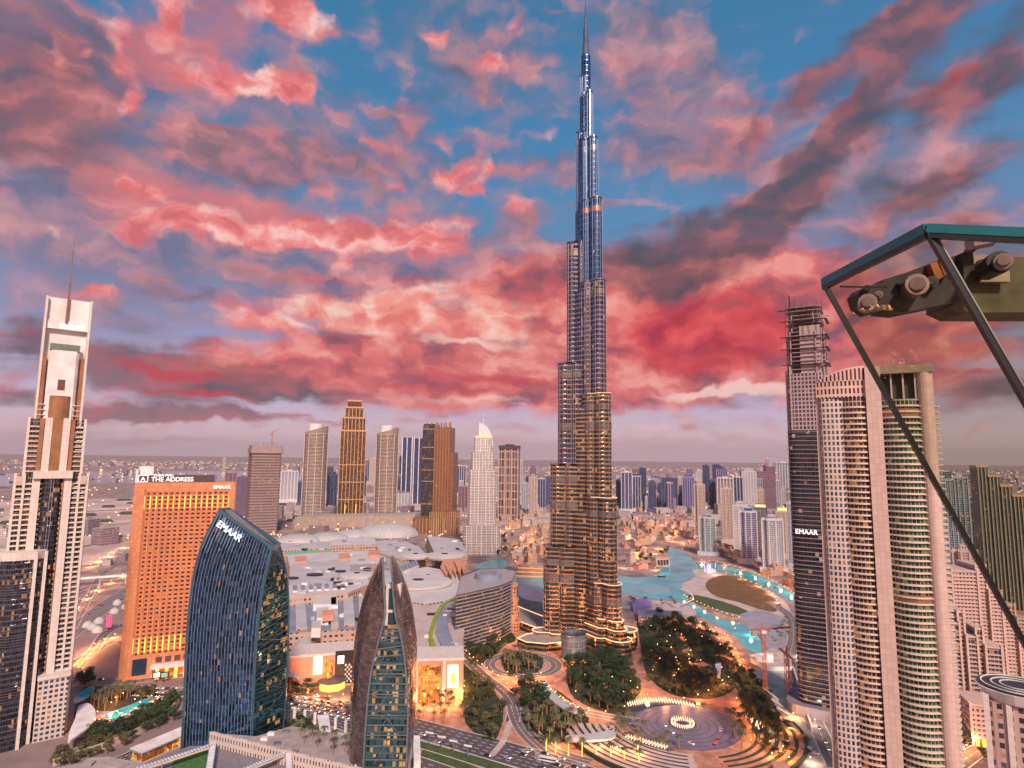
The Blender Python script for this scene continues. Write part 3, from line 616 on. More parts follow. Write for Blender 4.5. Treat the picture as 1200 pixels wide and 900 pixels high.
def orange_hotel():
    s = SP(212, 670, 640); t = thing('hotel_building', 'broad floodlit orange hotel slab with rows of small square windows', 'hotel', s.loc, s.rz - 0.06)
    Z = s.z; zt = Z(575); w = 45
    fm = facade('floodlit_orange_wall', (0.58, 0.20, 0.09), (0.035, 0.02, 0.02), 5.0, 4.15, 0.56, 0.42, lit=0.10, litc=(1, .5, .12), ls=.9, wr=.6, metal=.2, wvar=.2)  # orange of the floodlighting is put into the wall colour
    om = facade('floodlit_orange_panels', (.38, .13, .06), (1.0, .36, .17), 3.0, 4.15, .95, .96, lit=0, metal=0, gr=.6, glass2=(.66, .26, .125), wr=.7); dk = plain('brown_box', (0.09, 0.05, 0.05), .5)  # panels carry the same floodlight orange in their colour
    N0 = 15
    pts = [(-w + 2 * w * i / 12, -11 + 3.0 * (1 - ((i - 6) / 6.0) ** 2)) for i in range(13)]
    poly = pts + [(w, 13), (-w, 13)]
    b = MB(); b.prism(poly, 22, zt, 0); b.build('body', [fm], t)
    b = MB(); b.box(-w - .6, -w + 9, -12.4, 14, 0, zt + 3); b.build('end_bay', om, t); b = MB(); b.box(w - 5, w + .6, -12.0, 14, 0, zt + 3); b.build('end_bay', om, t)
    for i in range(N0 + 1):
        x = -w + 9 + (2 * w - 14) * i / N0; y = -11 + 3 * (1 - (x / w) ** 2)
        b = MB(); b.box(x - .75, x + .75, y - 1.2, y + 1, 22, zt); o = b.build('pilaster', om, t)
        b = MB(); b.box(x - .5, x + .5, y - 1.5, y - 1.25, 24, 38); b.box(x - .4, x + .4, y - 1.5, y - 1.25, zt - 17, zt - 4); b.build('uplight_glow', amber, o)  # yellow uplighting on the pilaster ends, built as glowing strips
    b = MB(); b.prism(scl(poly, 1.012), zt, zt + 9, 0); b.build('cornice', om, t)
    b = MB(); b.box(-w, w - 20, -8, 8, zt + 9, zt + 16); b.build('sign_block', dk, t)
    b = MB(); b.box(-w - .5, -w + 1.5, -9, 9, zt, zt + 22); b.box(-w + 1, -w + 14, -2, 6, zt + 16, zt + 25); b.build('roof_fin', white, t)
    text_obj('THE ADDRESS', 6.0, .2, signw, t, (-w + 32, -8.4, zt + 10), (PI / 2, 0, 0)); text_obj('DUBAI MALL', 3.2, .2, signw, t, (-w + 24, -8.4, zt + 15), (PI / 2, 0, 0))
    text_obj('A', 6, .2, signw, t, (-w + 6, -8.4, zt + 10.5), (PI / 2, 0, 0)); b = MB()
    for a, c in (((-w + 2, zt + 9.7), (-w + 10, zt + 9.7)), ((-w + 10, zt + 9.7), (-w + 10, zt + 16.2)), ((-w + 10, zt + 16.2), (-w + 2, zt + 16.2)), ((-w + 2, zt + 16.2), (-w + 2, zt + 9.7))): b.beam((a[0], -8.4, a[1]), (c[0], -8.4, c[1]), .5)
    b.build('sign_frame', signw, t)
    text_obj('EMAAR', 5.0, .2, signw, t, (w - 12, -12.9, zt + 2.4), (PI / 2, 0, 0))
    b = MB(); b.box(-w - 1, w + 1, -11.6, 14, 0, 22); b.build('base', om, t)
    b = MB(); b.box(-w + 10, -w + 22, -12.2, -11.5, 4, 19); b.build('lobby_window', blueglass, t)
    for i in range(7):
        x = -w + 32 + i * 8; b = MB(); b.box(x - 2.6, x + 2.6, -12.1, -11.5, 14, 19); b.build('base_window', dk, t)
        b = MB(); b.box(x - 1.4, x + 1.4, -19, -16.4, 0, 10); b.build('lit_column', amber, t)
    b = MB(); b.box(-w + 26, w, -20, -11.7, 10, 12.6); b.build('canopy', white, t)
orange_hotel()
def interp(keys, t):
    n = len(keys) - 1; f = t * n; i = min(int(f), n - 1); k = f - i
    p0 = keys[max(i - 1, 0)]; p1 = keys[i]; p2 = keys[i + 1]; p3 = keys[min(i + 2, n)]
    return Vector([0.5 * ((2 * p1[q]) + (-p0[q] + p2[q]) * k + (2 * p0[q] - 5 * p1[q] + 4 * p2[q] - p3[q]) * k * k + (-p0[q] + 3 * p1[q] - 3 * p2[q] + p3[q]) * k ** 3) for q in range(3)])
def ekeys(pix, Y, o): 
    k = [AT(x, y, Y) - Vector(o) for x, y in pix]; k[0].z = 0.0; return k
def sail_tower():
    o = AT(280, 866, 470); o.z = 0
    t = thing('glass_tower', 'dark blue glass office tower with a curved sail shaped side and sloping top', 'skyscraper', o)
    A = ekeys([(214, 872), (216, 820), (218, 770), (221, 724), (227, 676), (238, 636), (256, 600)], 458, o)
    B = ekeys([(296, 866), (297, 834), (298.5, 800), (300.5, 762), (304, 722), (310, 682), (319, 644)], 464, o)
    C = ekeys([(332, 853), (334.5, 820), (336.5, 780), (338, 735), (338, 700), (335, 668), (328, 640)], 492, o)
    n = 40
    gl = facade('navy_curtain_wall', (0.015, 0.025, 0.045), (0.02, 0.035, 0.08), 1.45, 3.9, 0.9, 0.93, lit=0.022, litc=(1, .30, .05), lit2=(1, .5, .2), ls=1.3, wr=.2, gr=.04, metal=.95, wmetal=.7, glass2=(0.14, .26, .50), tilt=.05)
    gs = facade('teal_side_glass', (0.02, 0.06, 0.08), (0.015, 0.035, 0.045), 2.6, 3.9, 0.9, 0.80, lit=0.10, litc=(1, .30, .04), lit2=(1, .5, .16), ls=1.3, wr=.25, gr=.05, metal=.9, wmetal=.4, glass2=(.08, .22, .24), tilt=.09)
    fr = plain('blue_steel_edge', (0.10, 0.22, 0.30), .25, .7, var=.08); finm = plain('pale_blue_fin', (0.32, 0.52, 0.72), .25, .7, var=.1)
    def pt(which, tt): return interp({'A': A, 'B': B, 'C': C}[which], tt)
    def D(tt): a = pt('A', tt); return a + (pt('C', tt) - pt('B', tt)) * 0.95
    def face(name, p, q, bulge, m, seg=6, keep=(0, 1)):
        b = MB()
        for i in range(n):
            t0, t1 = i / n, (i + 1) / n; P0, Q0, P1, Q1 = p(t0), q(t0), p(t1), q(t1)
            def at(P, Q, k):
                v = P.lerp(Q, k); d = (Q - P); nn = Vector((d.y, -d.x, 0)); nn.normalize(); return v + nn * bulge * 4 * k * (1 - k)
            for j in range(seg):
                k0, k1 = j / seg, (j + 1) / seg; w = (Q0 - P0).length
                v = [at(P0, Q0, k0), at(P0, Q0, k1), at(P1, Q1, k1), at(P1, Q1, k0)]
                b.face(v, [(k0 * w, v[0].z), (k1 * w, v[1].z), (k1 * w, v[2].z), (k0 * w, v[3].z)])
        return b.build(name, m, t), at
    pa, pb, pc = (lambda x: pt('A', x)), (lambda x: pt('B', x)), (lambda x: pt('C', x))
    _, at = face('front_glass', pa, pb, 2.2, gl)
    face('side_glass', pb, pc, 0.6, gs, 3); face('rear_glass', pc, D, 0, gs, 2); face('left_glass', D, pa, 0, gl, 2)
    b = MB(); b.face([pa(1), pb(1), pc(1), D(1)]); b.build('roof', darkm, t)
    for i in range(22):
        k = (i + .5) / 22; b = MB(); pr = None
        for j in range(17):
            tt = j / 16; v = at(pa(tt), pb(tt), k) + Vector((-.1, -.45, 0))
            if pr is not None: b.beam(pr, v, .26, .6)
            pr = v
        b.build('glass_fin', finm, t)
    for f in (pa, pb, pc):
        b = MB(); pr = None
        for j in range(21):
            v = f(j / 20) + Vector((0, -.3, 0))
            if pr is not None: b.beam(pr, v, 1.3, 1.3)
            pr = v
        b.build('edge_frame', fr, t)
    for j in range(1, 38):
        tt = j / 38; b = MB(); b.beam(pb(tt) + Vector((.4, -.6, 0)), pc(tt) + Vector((.5, -.4, 0)), .35, .35); b.build('floor_edge', fr, t)
    for j in range(9):
        t0, t1 = j / 9, (j + 1) / 9; b = MB(); x0 = (pb if j % 2 else pc)(t0); x1 = (pc if j % 2 else pb)(t1); b.beam(x0 + Vector((.5, -.7, 0)), x1 + Vector((.5, -.7, 0)), .45); b.build('diagonal_brace', fr, t)
    b = MB(); 
    for p, q in ((pa(1), pb(1)), (pb(1), pc(1)), (pc(1), D(1)), (D(1), pa(1))): b.beam(p + Vector((0, 0, 1)), q + Vector((0, 0, 1)), 1.0, 3.0)
    b.build('parapet', fr, t)
    for k in (.35, .65): b = MB(); b.beam(pa(1).lerp(D(1), k) + Vector((3, 0, 1)), pb(1).lerp(pc(1), k) + Vector((-3, 0, 1)), 2.6, 1.6); b.build('roof_plant', steel, t)
    p0 = at(pa(.955), pb(.955), .06); p1 = at(pa(.955), pb(.955), .55); d = p1 - p0; rz = math.atan2(d.y, d.x); sl_ = -math.atan2(p0.z - p1.z, math.hypot(d.x, d.y))
    e = text_obj('EMAAR', 6.6, .3, signw, t, (p0 + (p1 - p0) * .42 + Vector((0, -2.8, -3.5))), (0, 0, 0)); e.rotation_euler = (Matrix.Rotation(rz, 4, 'Z') @ Matrix.Rotation(-sl_, 4, 'Y') @ Matrix.Rotation(PI / 2, 4, 'X')).to_euler()
    b = MB(); b.box(24, 34, -3.5, 3, 0, 9); ob = b.build('entrance_portal', steel, t); ob.rotation_euler = (0, 0, .7)
sail_tower()
def blade_tower():
    o = AT(449, 900, 417); o.z = 0
    t = thing('blade_tower', 'twin bladed tower of two curved bronze shells around a glass core', 'skyscraper', o)
    LO = ekeys([(406, 922), (409, 880), (411, 820), (414, 765), (418, 735), (426, 700), (438, 670), (448, 653)], 428, o)
    LI = ekeys([(424, 926), (427, 880), (430, 835), (435, 790), (443, 755), (451, 722), (450, 690), (448.6, 653)], 410, o)
    RI = ekeys([(476, 926), (477, 880), (478, 835), (476, 790), (471, 750), (464, 722), (460.5, 690), (458.4, 652)], 410, o)
    RO = ekeys([(475, 922), (479, 890), (484, 825), (486, 765), (485, 740), (480, 704), (470, 674), (459.2, 652)], 428, o)
    m, tt_, N_, L_, bs = newmat('bronze_mosaic'); g = NG(tt_)
    uv = g.n('ShaderNodeUVMap').outputs[0]; br = g.n('ShaderNodeTexBrick'); L_.new(uv, br.inputs[0]); br.inputs['Scale'].default_value = 1.0
    br.inputs['Brick Width'].default_value = 2.4; br.inputs['Row Height'].default_value = 1.9; br.inputs['Mortar Size'].default_value = .06; br.inputs['Color1'].default_value = (.17, .14, .15, 1); br.inputs['Color2'].default_value = (.36, .28, .26, 1); br.inputs['Mortar'].default_value = (.04, .03, .03, 1)
    L_.new(br.outputs[0], bs.inputs['Base Color']); bs.inputs['Metallic'].default_value = .85; L_.new(g.rng(g.noise(.2, 3, vec=uv), .3, .7, .12, .42), bs.inputs['Roughness'])
    bn = g.n('ShaderNodeBump'); bn.inputs['Strength'].default_value = .5; L_.new(g.noise(.35, 4, vec=uv), bn.inputs['Height']); L_.new(bn.outputs[0], bs.inputs['Normal'])
    fr = plain('steel_blue_frame', (0.22, 0.27, 0.33), .3, .6)
    gl = facade('core_glass', (0.08, 0.12, 0.13), (0.02, 0.05, 0.055), 2.1, 4.2, 0.88, 0.72, lit=0.20, litc=(1, .34, .05), ls=1.2, wr=.3, gr=.08, metal=.5, wmetal=.3, glass2=(.06, .16, .17), tilt=.09)
    n = 36
    def shell(name, P, Q, out):
        b = MB()
        for i in range(n):
            t0, t1 = i / n, (i + 1) / n
            def sec(x):
                p, q = interp(P, x), interp(Q, x); mid = p.lerp(q, .5) + Vector((out * 1.0, -4.0 * math.sin(PI * min(1, x * .9 + .1)), 0)); bk = Vector((p.x * .9 + q.x * .1, p.y + 16 * (1 - x) + 3, p.z))
                return [p, p.lerp(mid, .55) + Vector((out * .6, -.6, 0)), mid, mid.lerp(q, .5) + Vector((out * .3, -.5, 0)), q, Vector((q.x, q.y + 10 * (1 - x) + 1.5, q.z)), bk]
            a, c = sec(t0), sec(t1); u = 0
            for j in range(7):
                k = (j + 1) % 7; w = (a[k] - a[j]).length; f = [a[j], a[k], c[k], c[j]]; uvs = [(u, a[j].z), (u + w, a[k].z), (u + w, c[k].z), (u, c[j].z)]; u += w
                if out > 0: f = f[::-1]; uvs = uvs[::-1]
                b.face(f, uvs)
        b.face(sec(1)[:5]); return b.build(name, m, t, smooth=False)
    shell('left_shell', LO, LI, -1); shell('right_shell', RO, RI, 1)
    for K in (LI, RI):
        b = MB(); pr = None
        for j in range(25):
            v = interp(K, j / 24) + Vector((0, -.5, 0))
            if pr is not None: b.beam(pr, v, 1.0, 1.4)
            pr = v
        b.build('edge_frame', fr, t)
    b = MB(); N2 = 28
    top = .66
    for i in range(N2):
        x0, x1 = i / N2 * top, (i + 1) / N2 * top; a, c, d, e = interp(LI, x0), interp(RI, x0), interp(RI, x1), interp(LI, x1)
        for v in (a, c, d, e): v.y += 2.0
        w = (c - a).length / 2; w2 = (d - e).length / 2; b.face([a, c, d, e], [(-w, a.z), (w, c.z), (w2, d.z), (-w2, e.z)])
    b.build('front_glass', gl, t)
    for i in range(1, 17):
        x = i / 17 * top; b = MB(); b.beam(interp(LI, x) + Vector((0, 1.2, 0)), interp(RI, x) + Vector((0, 1.2, 0)), .5, .7); b.build('floor_edge', fr, t)
    for i in range(7):
        x0 = (i + .1) / 7 * top; x1 = (i + .75) / 7 * top; b = MB(); mid = (interp(LI, x1) + interp(RI, x1)) / 2 + Vector((0, 1.3, 0))
        b.beam(interp(LI, x0).lerp(interp(RI, x0), .22) + Vector((0, 1.3, 0)), mid, .4); b.beam(interp(LI, x0).lerp(interp(RI, x0), .78) + Vector((0, 1.3, 0)), mid, .4); b.build('diagonal_brace', fr, t)
    c0 = (interp(LI, .62) + interp(RI, .62)) / 2; zt = interp(LI, .87).z
    b = MB(); b.box(c0.x - 4.8, c0.x + 4.8, c0.y + 6, c0.y + 12, 0, zt); b.build('core', cream, t)
    for za, zb in ((.66, .72), (.74, .80), (.80, .85)): b = MB(); b.box(c0.x - 2.9, c0.x + 2.9, c0.y + 5.4, c0.y + 6.1, interp(LI, za).z, interp(LI, zb).z); b.build('core_window', blueglass, t)
blade_tower()
def grand_tower():
    s = SP(1037, 650, 400); t = thing('residential_tower', 'large rose stone tower with curved green glass balconies behind the glass rail', 'skyscraper', s.loc, s.rz)
    Z = s.z; zt = Z(432); zg = zt - 4
    grid = facade('window_grid', (0.60, 0.43, 0.38), (0.04, 0.07, 0.10), 2.55, 3.65, 0.58, 0.66, lit=0.06, litc=(1, .4, .12), ls=.9, wr=.55, metal=.4, glass2=(.10, .16, .22))
    ba = facade('terrace_glass_red', (0.46, 0.28, 0.23), (0.03, 0.045, 0.04), 2.3, 3.65, 0.80, 0.80, lit=0.09, litc=(1, .25, .05), ls=.8, wr=.5, metal=.3, glass2=(.12, .07, .04))
    bb = facade('terrace_glass_green', (0.34, 0.32, 0.24), (0.025, 0.06, 0.035), 2.3, 3.65, 0.82, 0.80, lit=0.08, litc=(.75, .62, .12), ls=.5, wr=.5, metal=.3, glass2=(.06, .14, .09), lit2=(1, .45, .15))
    def arc(x0, x1, y0, bulge, n=8): return [(x0 + (x1 - x0) * i / n, y0 - bulge * 4 * (i / n) * (1 - i / n)) for i in range(n + 1)]
    g = arc(-34, -19, -8, 1.2, 6); g[0] = (-34, -4)
    b = MB(); b.prism(g + [(-19, 16), (-30, 16)], 0, zg - 3, 0); b.build('grid_wing', grid, t)
    P1 = arc(-19.5, -5, -7, 2.4); b = MB(); b.prism(P1 + [(-5, 15), (-19.5, 15)], 0, Z(452), 0); b.build('balcony_wing', ba, t)
    P2 = arc(3, 23, -7, 4.6); b = MB(); b.prism(P2 + [(23, 15), (3, 15)], 0, Z(470), 0); b.build('balcony_wing', bb, t)
    b = MB(); b.box(-5.4, 3.2, -10.6, 15, 0, zt); b.build('pier', pinkst, t); b = MB(); b.prism(ell(4.4, 4.4, 18, 27, -5), 0, zt - 3, 0); b.build('round_pier', pinkst, t)
    b = MB(); b.box(24, 31, -4, 15, 0, zt - 3); b.build('end_wall', pinkst, t); b = MB(); b.box(-35.3, -33.4, -5.4, 2, 0, zg - 9); b.build('edge_pier', pinkst, t)
    # crown
    g2 = arc(-34.5, -5.2, -8.2, 1.9, 10); crown = facade('crown_grid', (0.62, 0.40, 0.34), (0.07, 0.03, 0.04), 2.4, 5.2, 0.5, 0.7, lit=0.0, wr=.55)
    b = MB(); b.prism(g2 + [(-5.2, 14), (-33, 14)], Z(466), Z(447), 0); b.build('crown_wall', crown, t)
    top = [(x, y) for x, y in g2]; 
    b = MB()
    for i in range(10):
        (xa, ya), (xb, yb) = g2[i], g2[i + 1]; fa = lambda x: Z(447) + (zt - Z(447) + 1) * (1 - ((x + 5.2) / 29.3) ** 2)
        b.face([(xa, ya - .3, Z(447)), (xb, yb - .3, Z(447)), (xb, yb - .3, fa(xb)), (xa, ya - .3, fa(xa))], [(xa, 0.5), (xb, .5), (xb, 5), (xa, 5)])
        b.face([(xb, yb + 1, Z(447)), (xa, ya + 1, Z(447)), (xa, ya + 1, fa(xa)), (xb, yb + 1, fa(xb))]); b.face([(xa, ya - .3, fa(xa)), (xb, yb - .3, fa(xb)), (xb, yb + 1, fa(xb)), (xa, ya + 1, fa(xa))])
    b.build('curved_parapet', crown, t)
    b = MB(); b.box(3, 31.5, -9.4, 13, zt - 5, zt); b.build('crown_beam', plain('olive_stone', (0.30, 0.24, 0.15), .6), t)
    b = MB(); b.box(3.2, 23, -3, 12, Z(470), zt - 5.2); b.build('crown_recess', plain('dark_recess', (0.05, 0.045, 0.04), .7), t)
    for x in (9, 15.5, 22): b = MB(); b.box(x - .5, x + .5, -6.5, -3, Z(470), zt - 5.1); b.build('crown_column', pinkst, t)
    # balconies, one row per floor
    m = MB(); Q = [(x, y - 1.7) for x, y in P1] + [(x, y - 2.0) for x, y in P2]
    m.prism(Q + [(31, -2), (34, -1), (34.4, 2), (33, 4.5), (34.4, 8), (33, 11), (30, 12), (-19, 12)], 0, .6, 0, bottom=True)
    for P_ in (Q[:9], Q[9:]):
        for a, c in zip(P_, P_[1:]): m.beam((a[0], a[1] + .1, 1.0), (c[0], c[1] + .1, 1.0), .12, .9) if False else m.face([(a[0], a[1], .6), (c[0], c[1], .6), (c[0], c[1], 1.15), (a[0], a[1], 1.15)])
    slabs(t, 'balcony_slab', m.mesh('balcony_slab', plain('balcony_edge', (0.62, 0.48, 0.40), .5, var=.08)), 3, Z(474), 3.65)
    for z in (Z(700) , Z(490)): b = MB(); b.prism([(x, y - .9) for x, y in P2] + [(23, 0), (3, 0)], z, z + 5, 0); b.build('louvre_band', bronze, t)
    text_obj('EMAAR', 8.5, .15, plain('sign_back', (.42, .22, .22), .6), t, (2, 6, zt + .5), (PI / 2, 0, PI), spacing=1.3)
    b = MB(); b.beam((-15, 7, zt + .3), (20, 7, zt + .3), .5); b.build('sign_rail', darkm, t)
grand_tower()
def dark_tower():
    s = SP(954, 600, 562); t = thing('unfinished_tower', 'very tall dark tower still being built with bare floors at its top', 'skyscraper', s.loc, s.rz - .1)
    Z = s.z; za = Z(505); zb = Z(440); zc = Z(362); P = rrect(36, 34, 8, 4)
    dk = facade('black_ribbon_glass', (0.05, 0.04, 0.05), (0.015, 0.018, 0.025), 3.0, 3.7, 0.92, 0.8, lit=0.025, litc=(.9, .8, .9), ls=1.2, wr=.35, metal=.4)
    b = MB(); b.prism(P, 0, za, 0); b.build('shaft', dk, t)
    m = MB(); m.prism(scl(P, 1.035), 0, .5, 0, bottom=True)
    z = 4; k = 0
    me = m.mesh('floor_slab', plain('mauve_slab', (0.33, 0.24, 0.28), .5, var=.1))
    while z < za: obj('floor_slab', me, t, (0, 0, z)); z += 3.9
    # upper shaft with pale ribs
    pr = plain('mauve_concrete', (0.40, 0.28, 0.28), .7, var=.15); Pu = rrect(34, 32, 7, 4)
    ug = facade('open_grid', (0.40, 0.29, 0.30), (0.05, 0.04, 0.06), 3.1, 3.7, 0.66, 0.7, lit=.01, wr=.7, metal=.2)
    b = MB(); b.prism(Pu, za, zb, 0); b.build('upper_shaft', ug, t)
    for i in range(0, len(Pu), 2): x, y = Pu[i]; b = MB(); b.box(x * 1.02 - .7, x * 1.02 + .7, y * 1.02 - .7, y * 1.02 + .7, za, zb + (i % 5) * 3); b.build('rib', pr, t)
    b = MB(); b.box(-4, 13, -14, 13, zb, Z(385)); b.build('core', pr, t)
    sk = rrect(33, 31, 7, 4); z = zb
    m = MB(); m.prism(sk, 0, .5, 0, bottom=True); me2 = m.mesh('bare_floor', pr)
    m3 = MB(); 
    for x, y in sk[::2]: m3.box(x * .96 - .45, x * .96 + .45, y * .96 - .45, y * .96 + .45, .5, 3.9)
    me3 = m3.mesh('column_ring', pr); k = 0
    while z < zc:
        sc = 1.0 if z < Z(392) else .93 - .05 * (k % 3)
        obj('bare_floor', me2, t, (rnd.uniform(-.4, .4), 0, z), sc=(sc, sc, 1))
        if z < Z(372): obj('column_ring', me3, t, (0, 0, z), sc=(sc, sc, 1))
        z += 3.9; k += 1
    for i in range(7):
        x = -16 + 5.2 * i; b = MB(); b.beam((x, -15, Z(400)), (x + rnd.uniform(-2, 2), -15, zc + rnd.uniform(0, 8)), .3); b.beam((x, -15, Z(385) + i), (x + 6, -15, Z(385) + i + 1), .3); b.build('scaffold_pole', darkm, t)
    for zz in (Z(430), Z(412), Z(398), Z(380)): b = MB(); b.box(-20, 19, -17.5, -15.5, zz, zz + .6); b.box(17, 19.5, -17, 10, zz, zz + .6); b.build('safety_deck', darkm, t)
    b = MB(); b.beam((-12, -8, zc - 20), (-12, -8, zc + 12), 1.0); b.beam((-23, -8, zc - 2), (-4, -8, zc - 1), .8); b.build('climbing_crane', darkm, t)
    e = text_obj('EMAAR', 5.6, .2, signw, t, (-5, -18.7, Z(624)), (PI / 2, 0, 0))
    b = MB(); b.prism(rrect(56, 50, 14, 5), 0, 9, 0); b.build('podium', [plain('mauve_podium', (.22, .17, .2), .7)], t)
dark_tower()
# ------------------------------------------------------------------ towers behind the mall
def wpx(x0, x1, Y): return abs(AT(x1, 560, Y).x - AT(x0, 560, Y).x)
def spot(x0, x1, ybase, yref=None):
    xc = (x0 + x1) / 2; X, Y = G(xc, ybase); s = SP(xc, yref or ybase, Y); s.w = (x1 - x0) * s.mpp; return s
def mid_towers():
    stone = facade('sand_tower_wall', (0.42, 0.30, 0.24), (0.05, 0.05, 0.06), 3.4, 3.8, 0.62, 0.5, lit=0.10, wr=.6, metal=.3)
    gold = facade('gold_tower_wall', (0.17, 0.085, 0.05), (0.07, 0.035, 0.03), 4.2, 3.8, 0.62, 0.7, lit=0.10, litc=(1, .45, .08), ls=1.0, wr=.35, metal=.5, wmetal=.5)
    goldp = plain('gold_pier', (0.58, 0.36, 0.19), .4, .45, var=.1)
    conM = facade('raw_frame', (0.30, 0.20, 0.19), (0.03, 0.02, 0.025), 5.0, 7.6, 0.66, 0.6, lit=.06, wr=.8, metal=0, gr=.8)
    # round towers
    for (x0, x1, yt, yb, rx, lab) in ((355, 383, 490, 604, .5, 'round sand coloured tower with a slanted open crown, left of the golden tower'), (440, 466, 492, 604, .5, 'round sand coloured tower with a slanted open crown, right of the golden tower')):
        s = spot(x0, x1, yb, 550); r = s.w / 2; h = s.z(yt + 10); t = thing('round_tower', lab, 'skyscraper', s.loc, s.rz, 'pair of round towers')
        b = MB(); b.prism(ell(r * .97, r * .97, 28), 0, h - 22, 0); b.build('shaft', stone, t)
        P = ell(r * .97, r * .97, 28); b = MB()
        for i in range(28):
            a, c = P[i], P[(i + 1) % 28]; f = lambda p: h - 22 + 26 * (0.5 + .5 * p[0] / r); b.face([(a[0], a[1], h - 22.1), (c[0], c[1], h - 22.1), (c[0], c[1], f(c)), (a[0], a[1], f(a))], [(i * 5, h - 22), (i * 5 + 5, h - 22), (i * 5 + 5, f(c)), (i * 5, f(a))])
        b.build('slanted_crown', stone, t)
        b = MB(); b.prism(ell(r * .62, r * .62, 20, -r * .1, 0), h - 22, h + 10, 0); b.build('crown_drum', white, t)
        m = MB(); m.prism(ell(r * 1.05, r * 1.05, 28), 0, .9, 0, bottom=True); slabs(t, 'floor_ring', m.mesh('floor_ring', cream), 6, h - 24, 5.0)
        for a in (200, 235, 270, 305, 340): an = math.radians(a); b = MB(); b.box(r * 1.04 * math.cos(an) - .8, r * 1.04 * math.cos(an) + .8, r * 1.04 * math.sin(an) - .8, r * 1.04 * math.sin(an) + .8, 0, h - 24); b.build('pier', cream, t)
    # golden tower
    s = spot(398, 427, 612, 550); w = s.w; t = thing('golden_tower', 'tall golden tower with bright vertical ribs and a stepped top behind the mall', 'skyscraper', s.loc, s.rz)
    for k, (f, yt) in enumerate(((1.0, 505), (.9, 490), (.74, 478), (.56, 470))):
        b = MB(); b.box(-w / 2 * f, w / 2 * f, -w / 2 * f * .9, w / 2 * f * .9, 0 if k == 0 else zt_, s.z(yt)); b.build('shaft_tier', gold, t); zt_ = s.z(yt)
        b = MB(); b.box(-w / 2 * f - 1, w / 2 * f + 1, -w / 2 * f * .9 - 1, w / 2 * f * .9 + 1, zt_ - 3, zt_ + 2); b.build('cornice', goldp, t)
    for i in range(8):
        x = -w / 2 + w * i / 7; b = MB(); e = 1 - abs(i - 3.5) / 3.5; b.box(x - 1.1, x + 1.1, -w * .45 - 2.2, -w * .45 + .5, 0, s.z(505 if abs(x) > .37 * w else 480)); b.build('rib', goldp, t)
        if i in (2, 5): b = MB(); b.box(x - .8, x + .8, -w * .45 - 2.8, -w * .45 - 2.3, 4, 60); b.build('uplight_glow', amber, t)  # uplighting on two ribs, built as tall glowing strips
    for yy in (545, 565, 585): b = MB(); b.box(-w / 2 - 1.5, w / 2 + 1.5, -w * .45 - 2.6, w * .45, s.z(yy), s.z(yy) + 3); b.build('belt', goldp, t)
    # frame tower under construction
    s = spot(290, 328, 624, 560); w = s.w; h = s.z(522); t = thing('construction_tower', 'square brown concrete tower under construction left of the round towers', 'skyscraper', s.loc, s.rz + .15)
    b = MB(); b.prism(rrect(w * .9, w * .8, w * .05, 2), 0, h, 0); b.build('frame', conM, t)
    b = MB(); b.prism(rrect(w * .98, w * .88, w * .08, 2), h - 22, h - 10, 0); b.prism(rrect(w * .94, w * .84, w * .08, 2), h - 10, h, 0); b.build('crown_ring', plain('raw_concrete', (.33, .23, .22), .8), t)
    m = MB(); m.prism(rrect(w * .92, w * .82, w * .05, 2), 0, 1, 0, bottom=True); slabs(t, 'floor_slab', m.mesh('floor_slab', MATS['raw_concrete']), 5, h - 24, 7.6)
    for i in range(8): an = 2 * PI * i / 8; b = MB(); b.beam((w * .4 * math.cos(an), w * .36 * math.sin(an), h), (w * .4 * math.cos(an), w * .36 * math.sin(an), h + 9), 1.4); b.build('column_stub', MATS['raw_concrete'], t)
    c = thing('tower_crane', 'small tower crane on top of the brown unfinished tower', 'crane', (s.x + w * .2, s.Y, h)); 
    b = MB(); b.beam((0, 0, 0), (0, 0, 42), 1.6); b.build('mast', MATS.setdefault('crane_red', plain('crane_red', (.5, .10, .06), .5)), c); b = MB(); b.beam((-8, 0, 30), (18, 0, 48), 1.2); b.build('jib', MATS['crane_red'], c)
    # bronze twin step tower
    s = spot(497, 534, 612, 560); w = s.w; t = thing('bronze_tower', 'dark bronze tower with gold belts and a dark glass left face', 'skyscraper', s.loc, s.rz - .25); h = s.z(497)
    brz = facade('bronze_tower_wall', (0.36, 0.17, 0.09), (0.05, 0.03, 0.03), 3.2, 3.8, 0.5, 0.8, lit=.06, wr=.4, metal=.4, wmetal=.4)
    b = MB(); b.box(-w * .42, w * .38, -w * .35, w * .35, 0, h - 12); b.build('shaft', brz, t); b = MB(); b.box(-w * .46, -w * .12, -w * .40, w * .3, 0, h - 2); b.build('glass_wing', darkg, t)
    for i in range(6): x = -w * .1 + i * w * .09; b = MB(); b.box(x - .9, x + .9, -w * .39, -w * .3, 0, h - 6 + (i % 2) * 8); b.build('rib', plain('bronze_rib', (.52, .26, .14), .35, .5) if 'bronze_rib' not in MATS else MATS['bronze_rib'], t)
    for yy in (504, 525, 538, 551, 564, 590): b = MB(); b.box(-w * .475, -w * .11, -w * .415, w * .3, s.z(yy), s.z(yy) + 2.2); b.build('gold_belt', goldp, t)
    b = MB(); b.box(w * .38, w * .5, -w * .3, w * .3, 0, s.z(530)); b.box(-w * .54, -w * .46, -w * .2, w * .3, 0, s.z(500)); b.build('side_step', brz, t)
    for i in range(6): b = MB(); b.box(-w * .4 + i * w * .15, -w * .4 + i * w * .15 + 3, -w * .3, -w * .2, h - 12, h + 3 + (i % 3)); b.build('crown_tooth', MATS['bronze_rib'], t)
    # lattice podium that runs below the golden and bronze towers
    X0, Y0 = G(345, 620); X1, Y1 = G(486, 616)
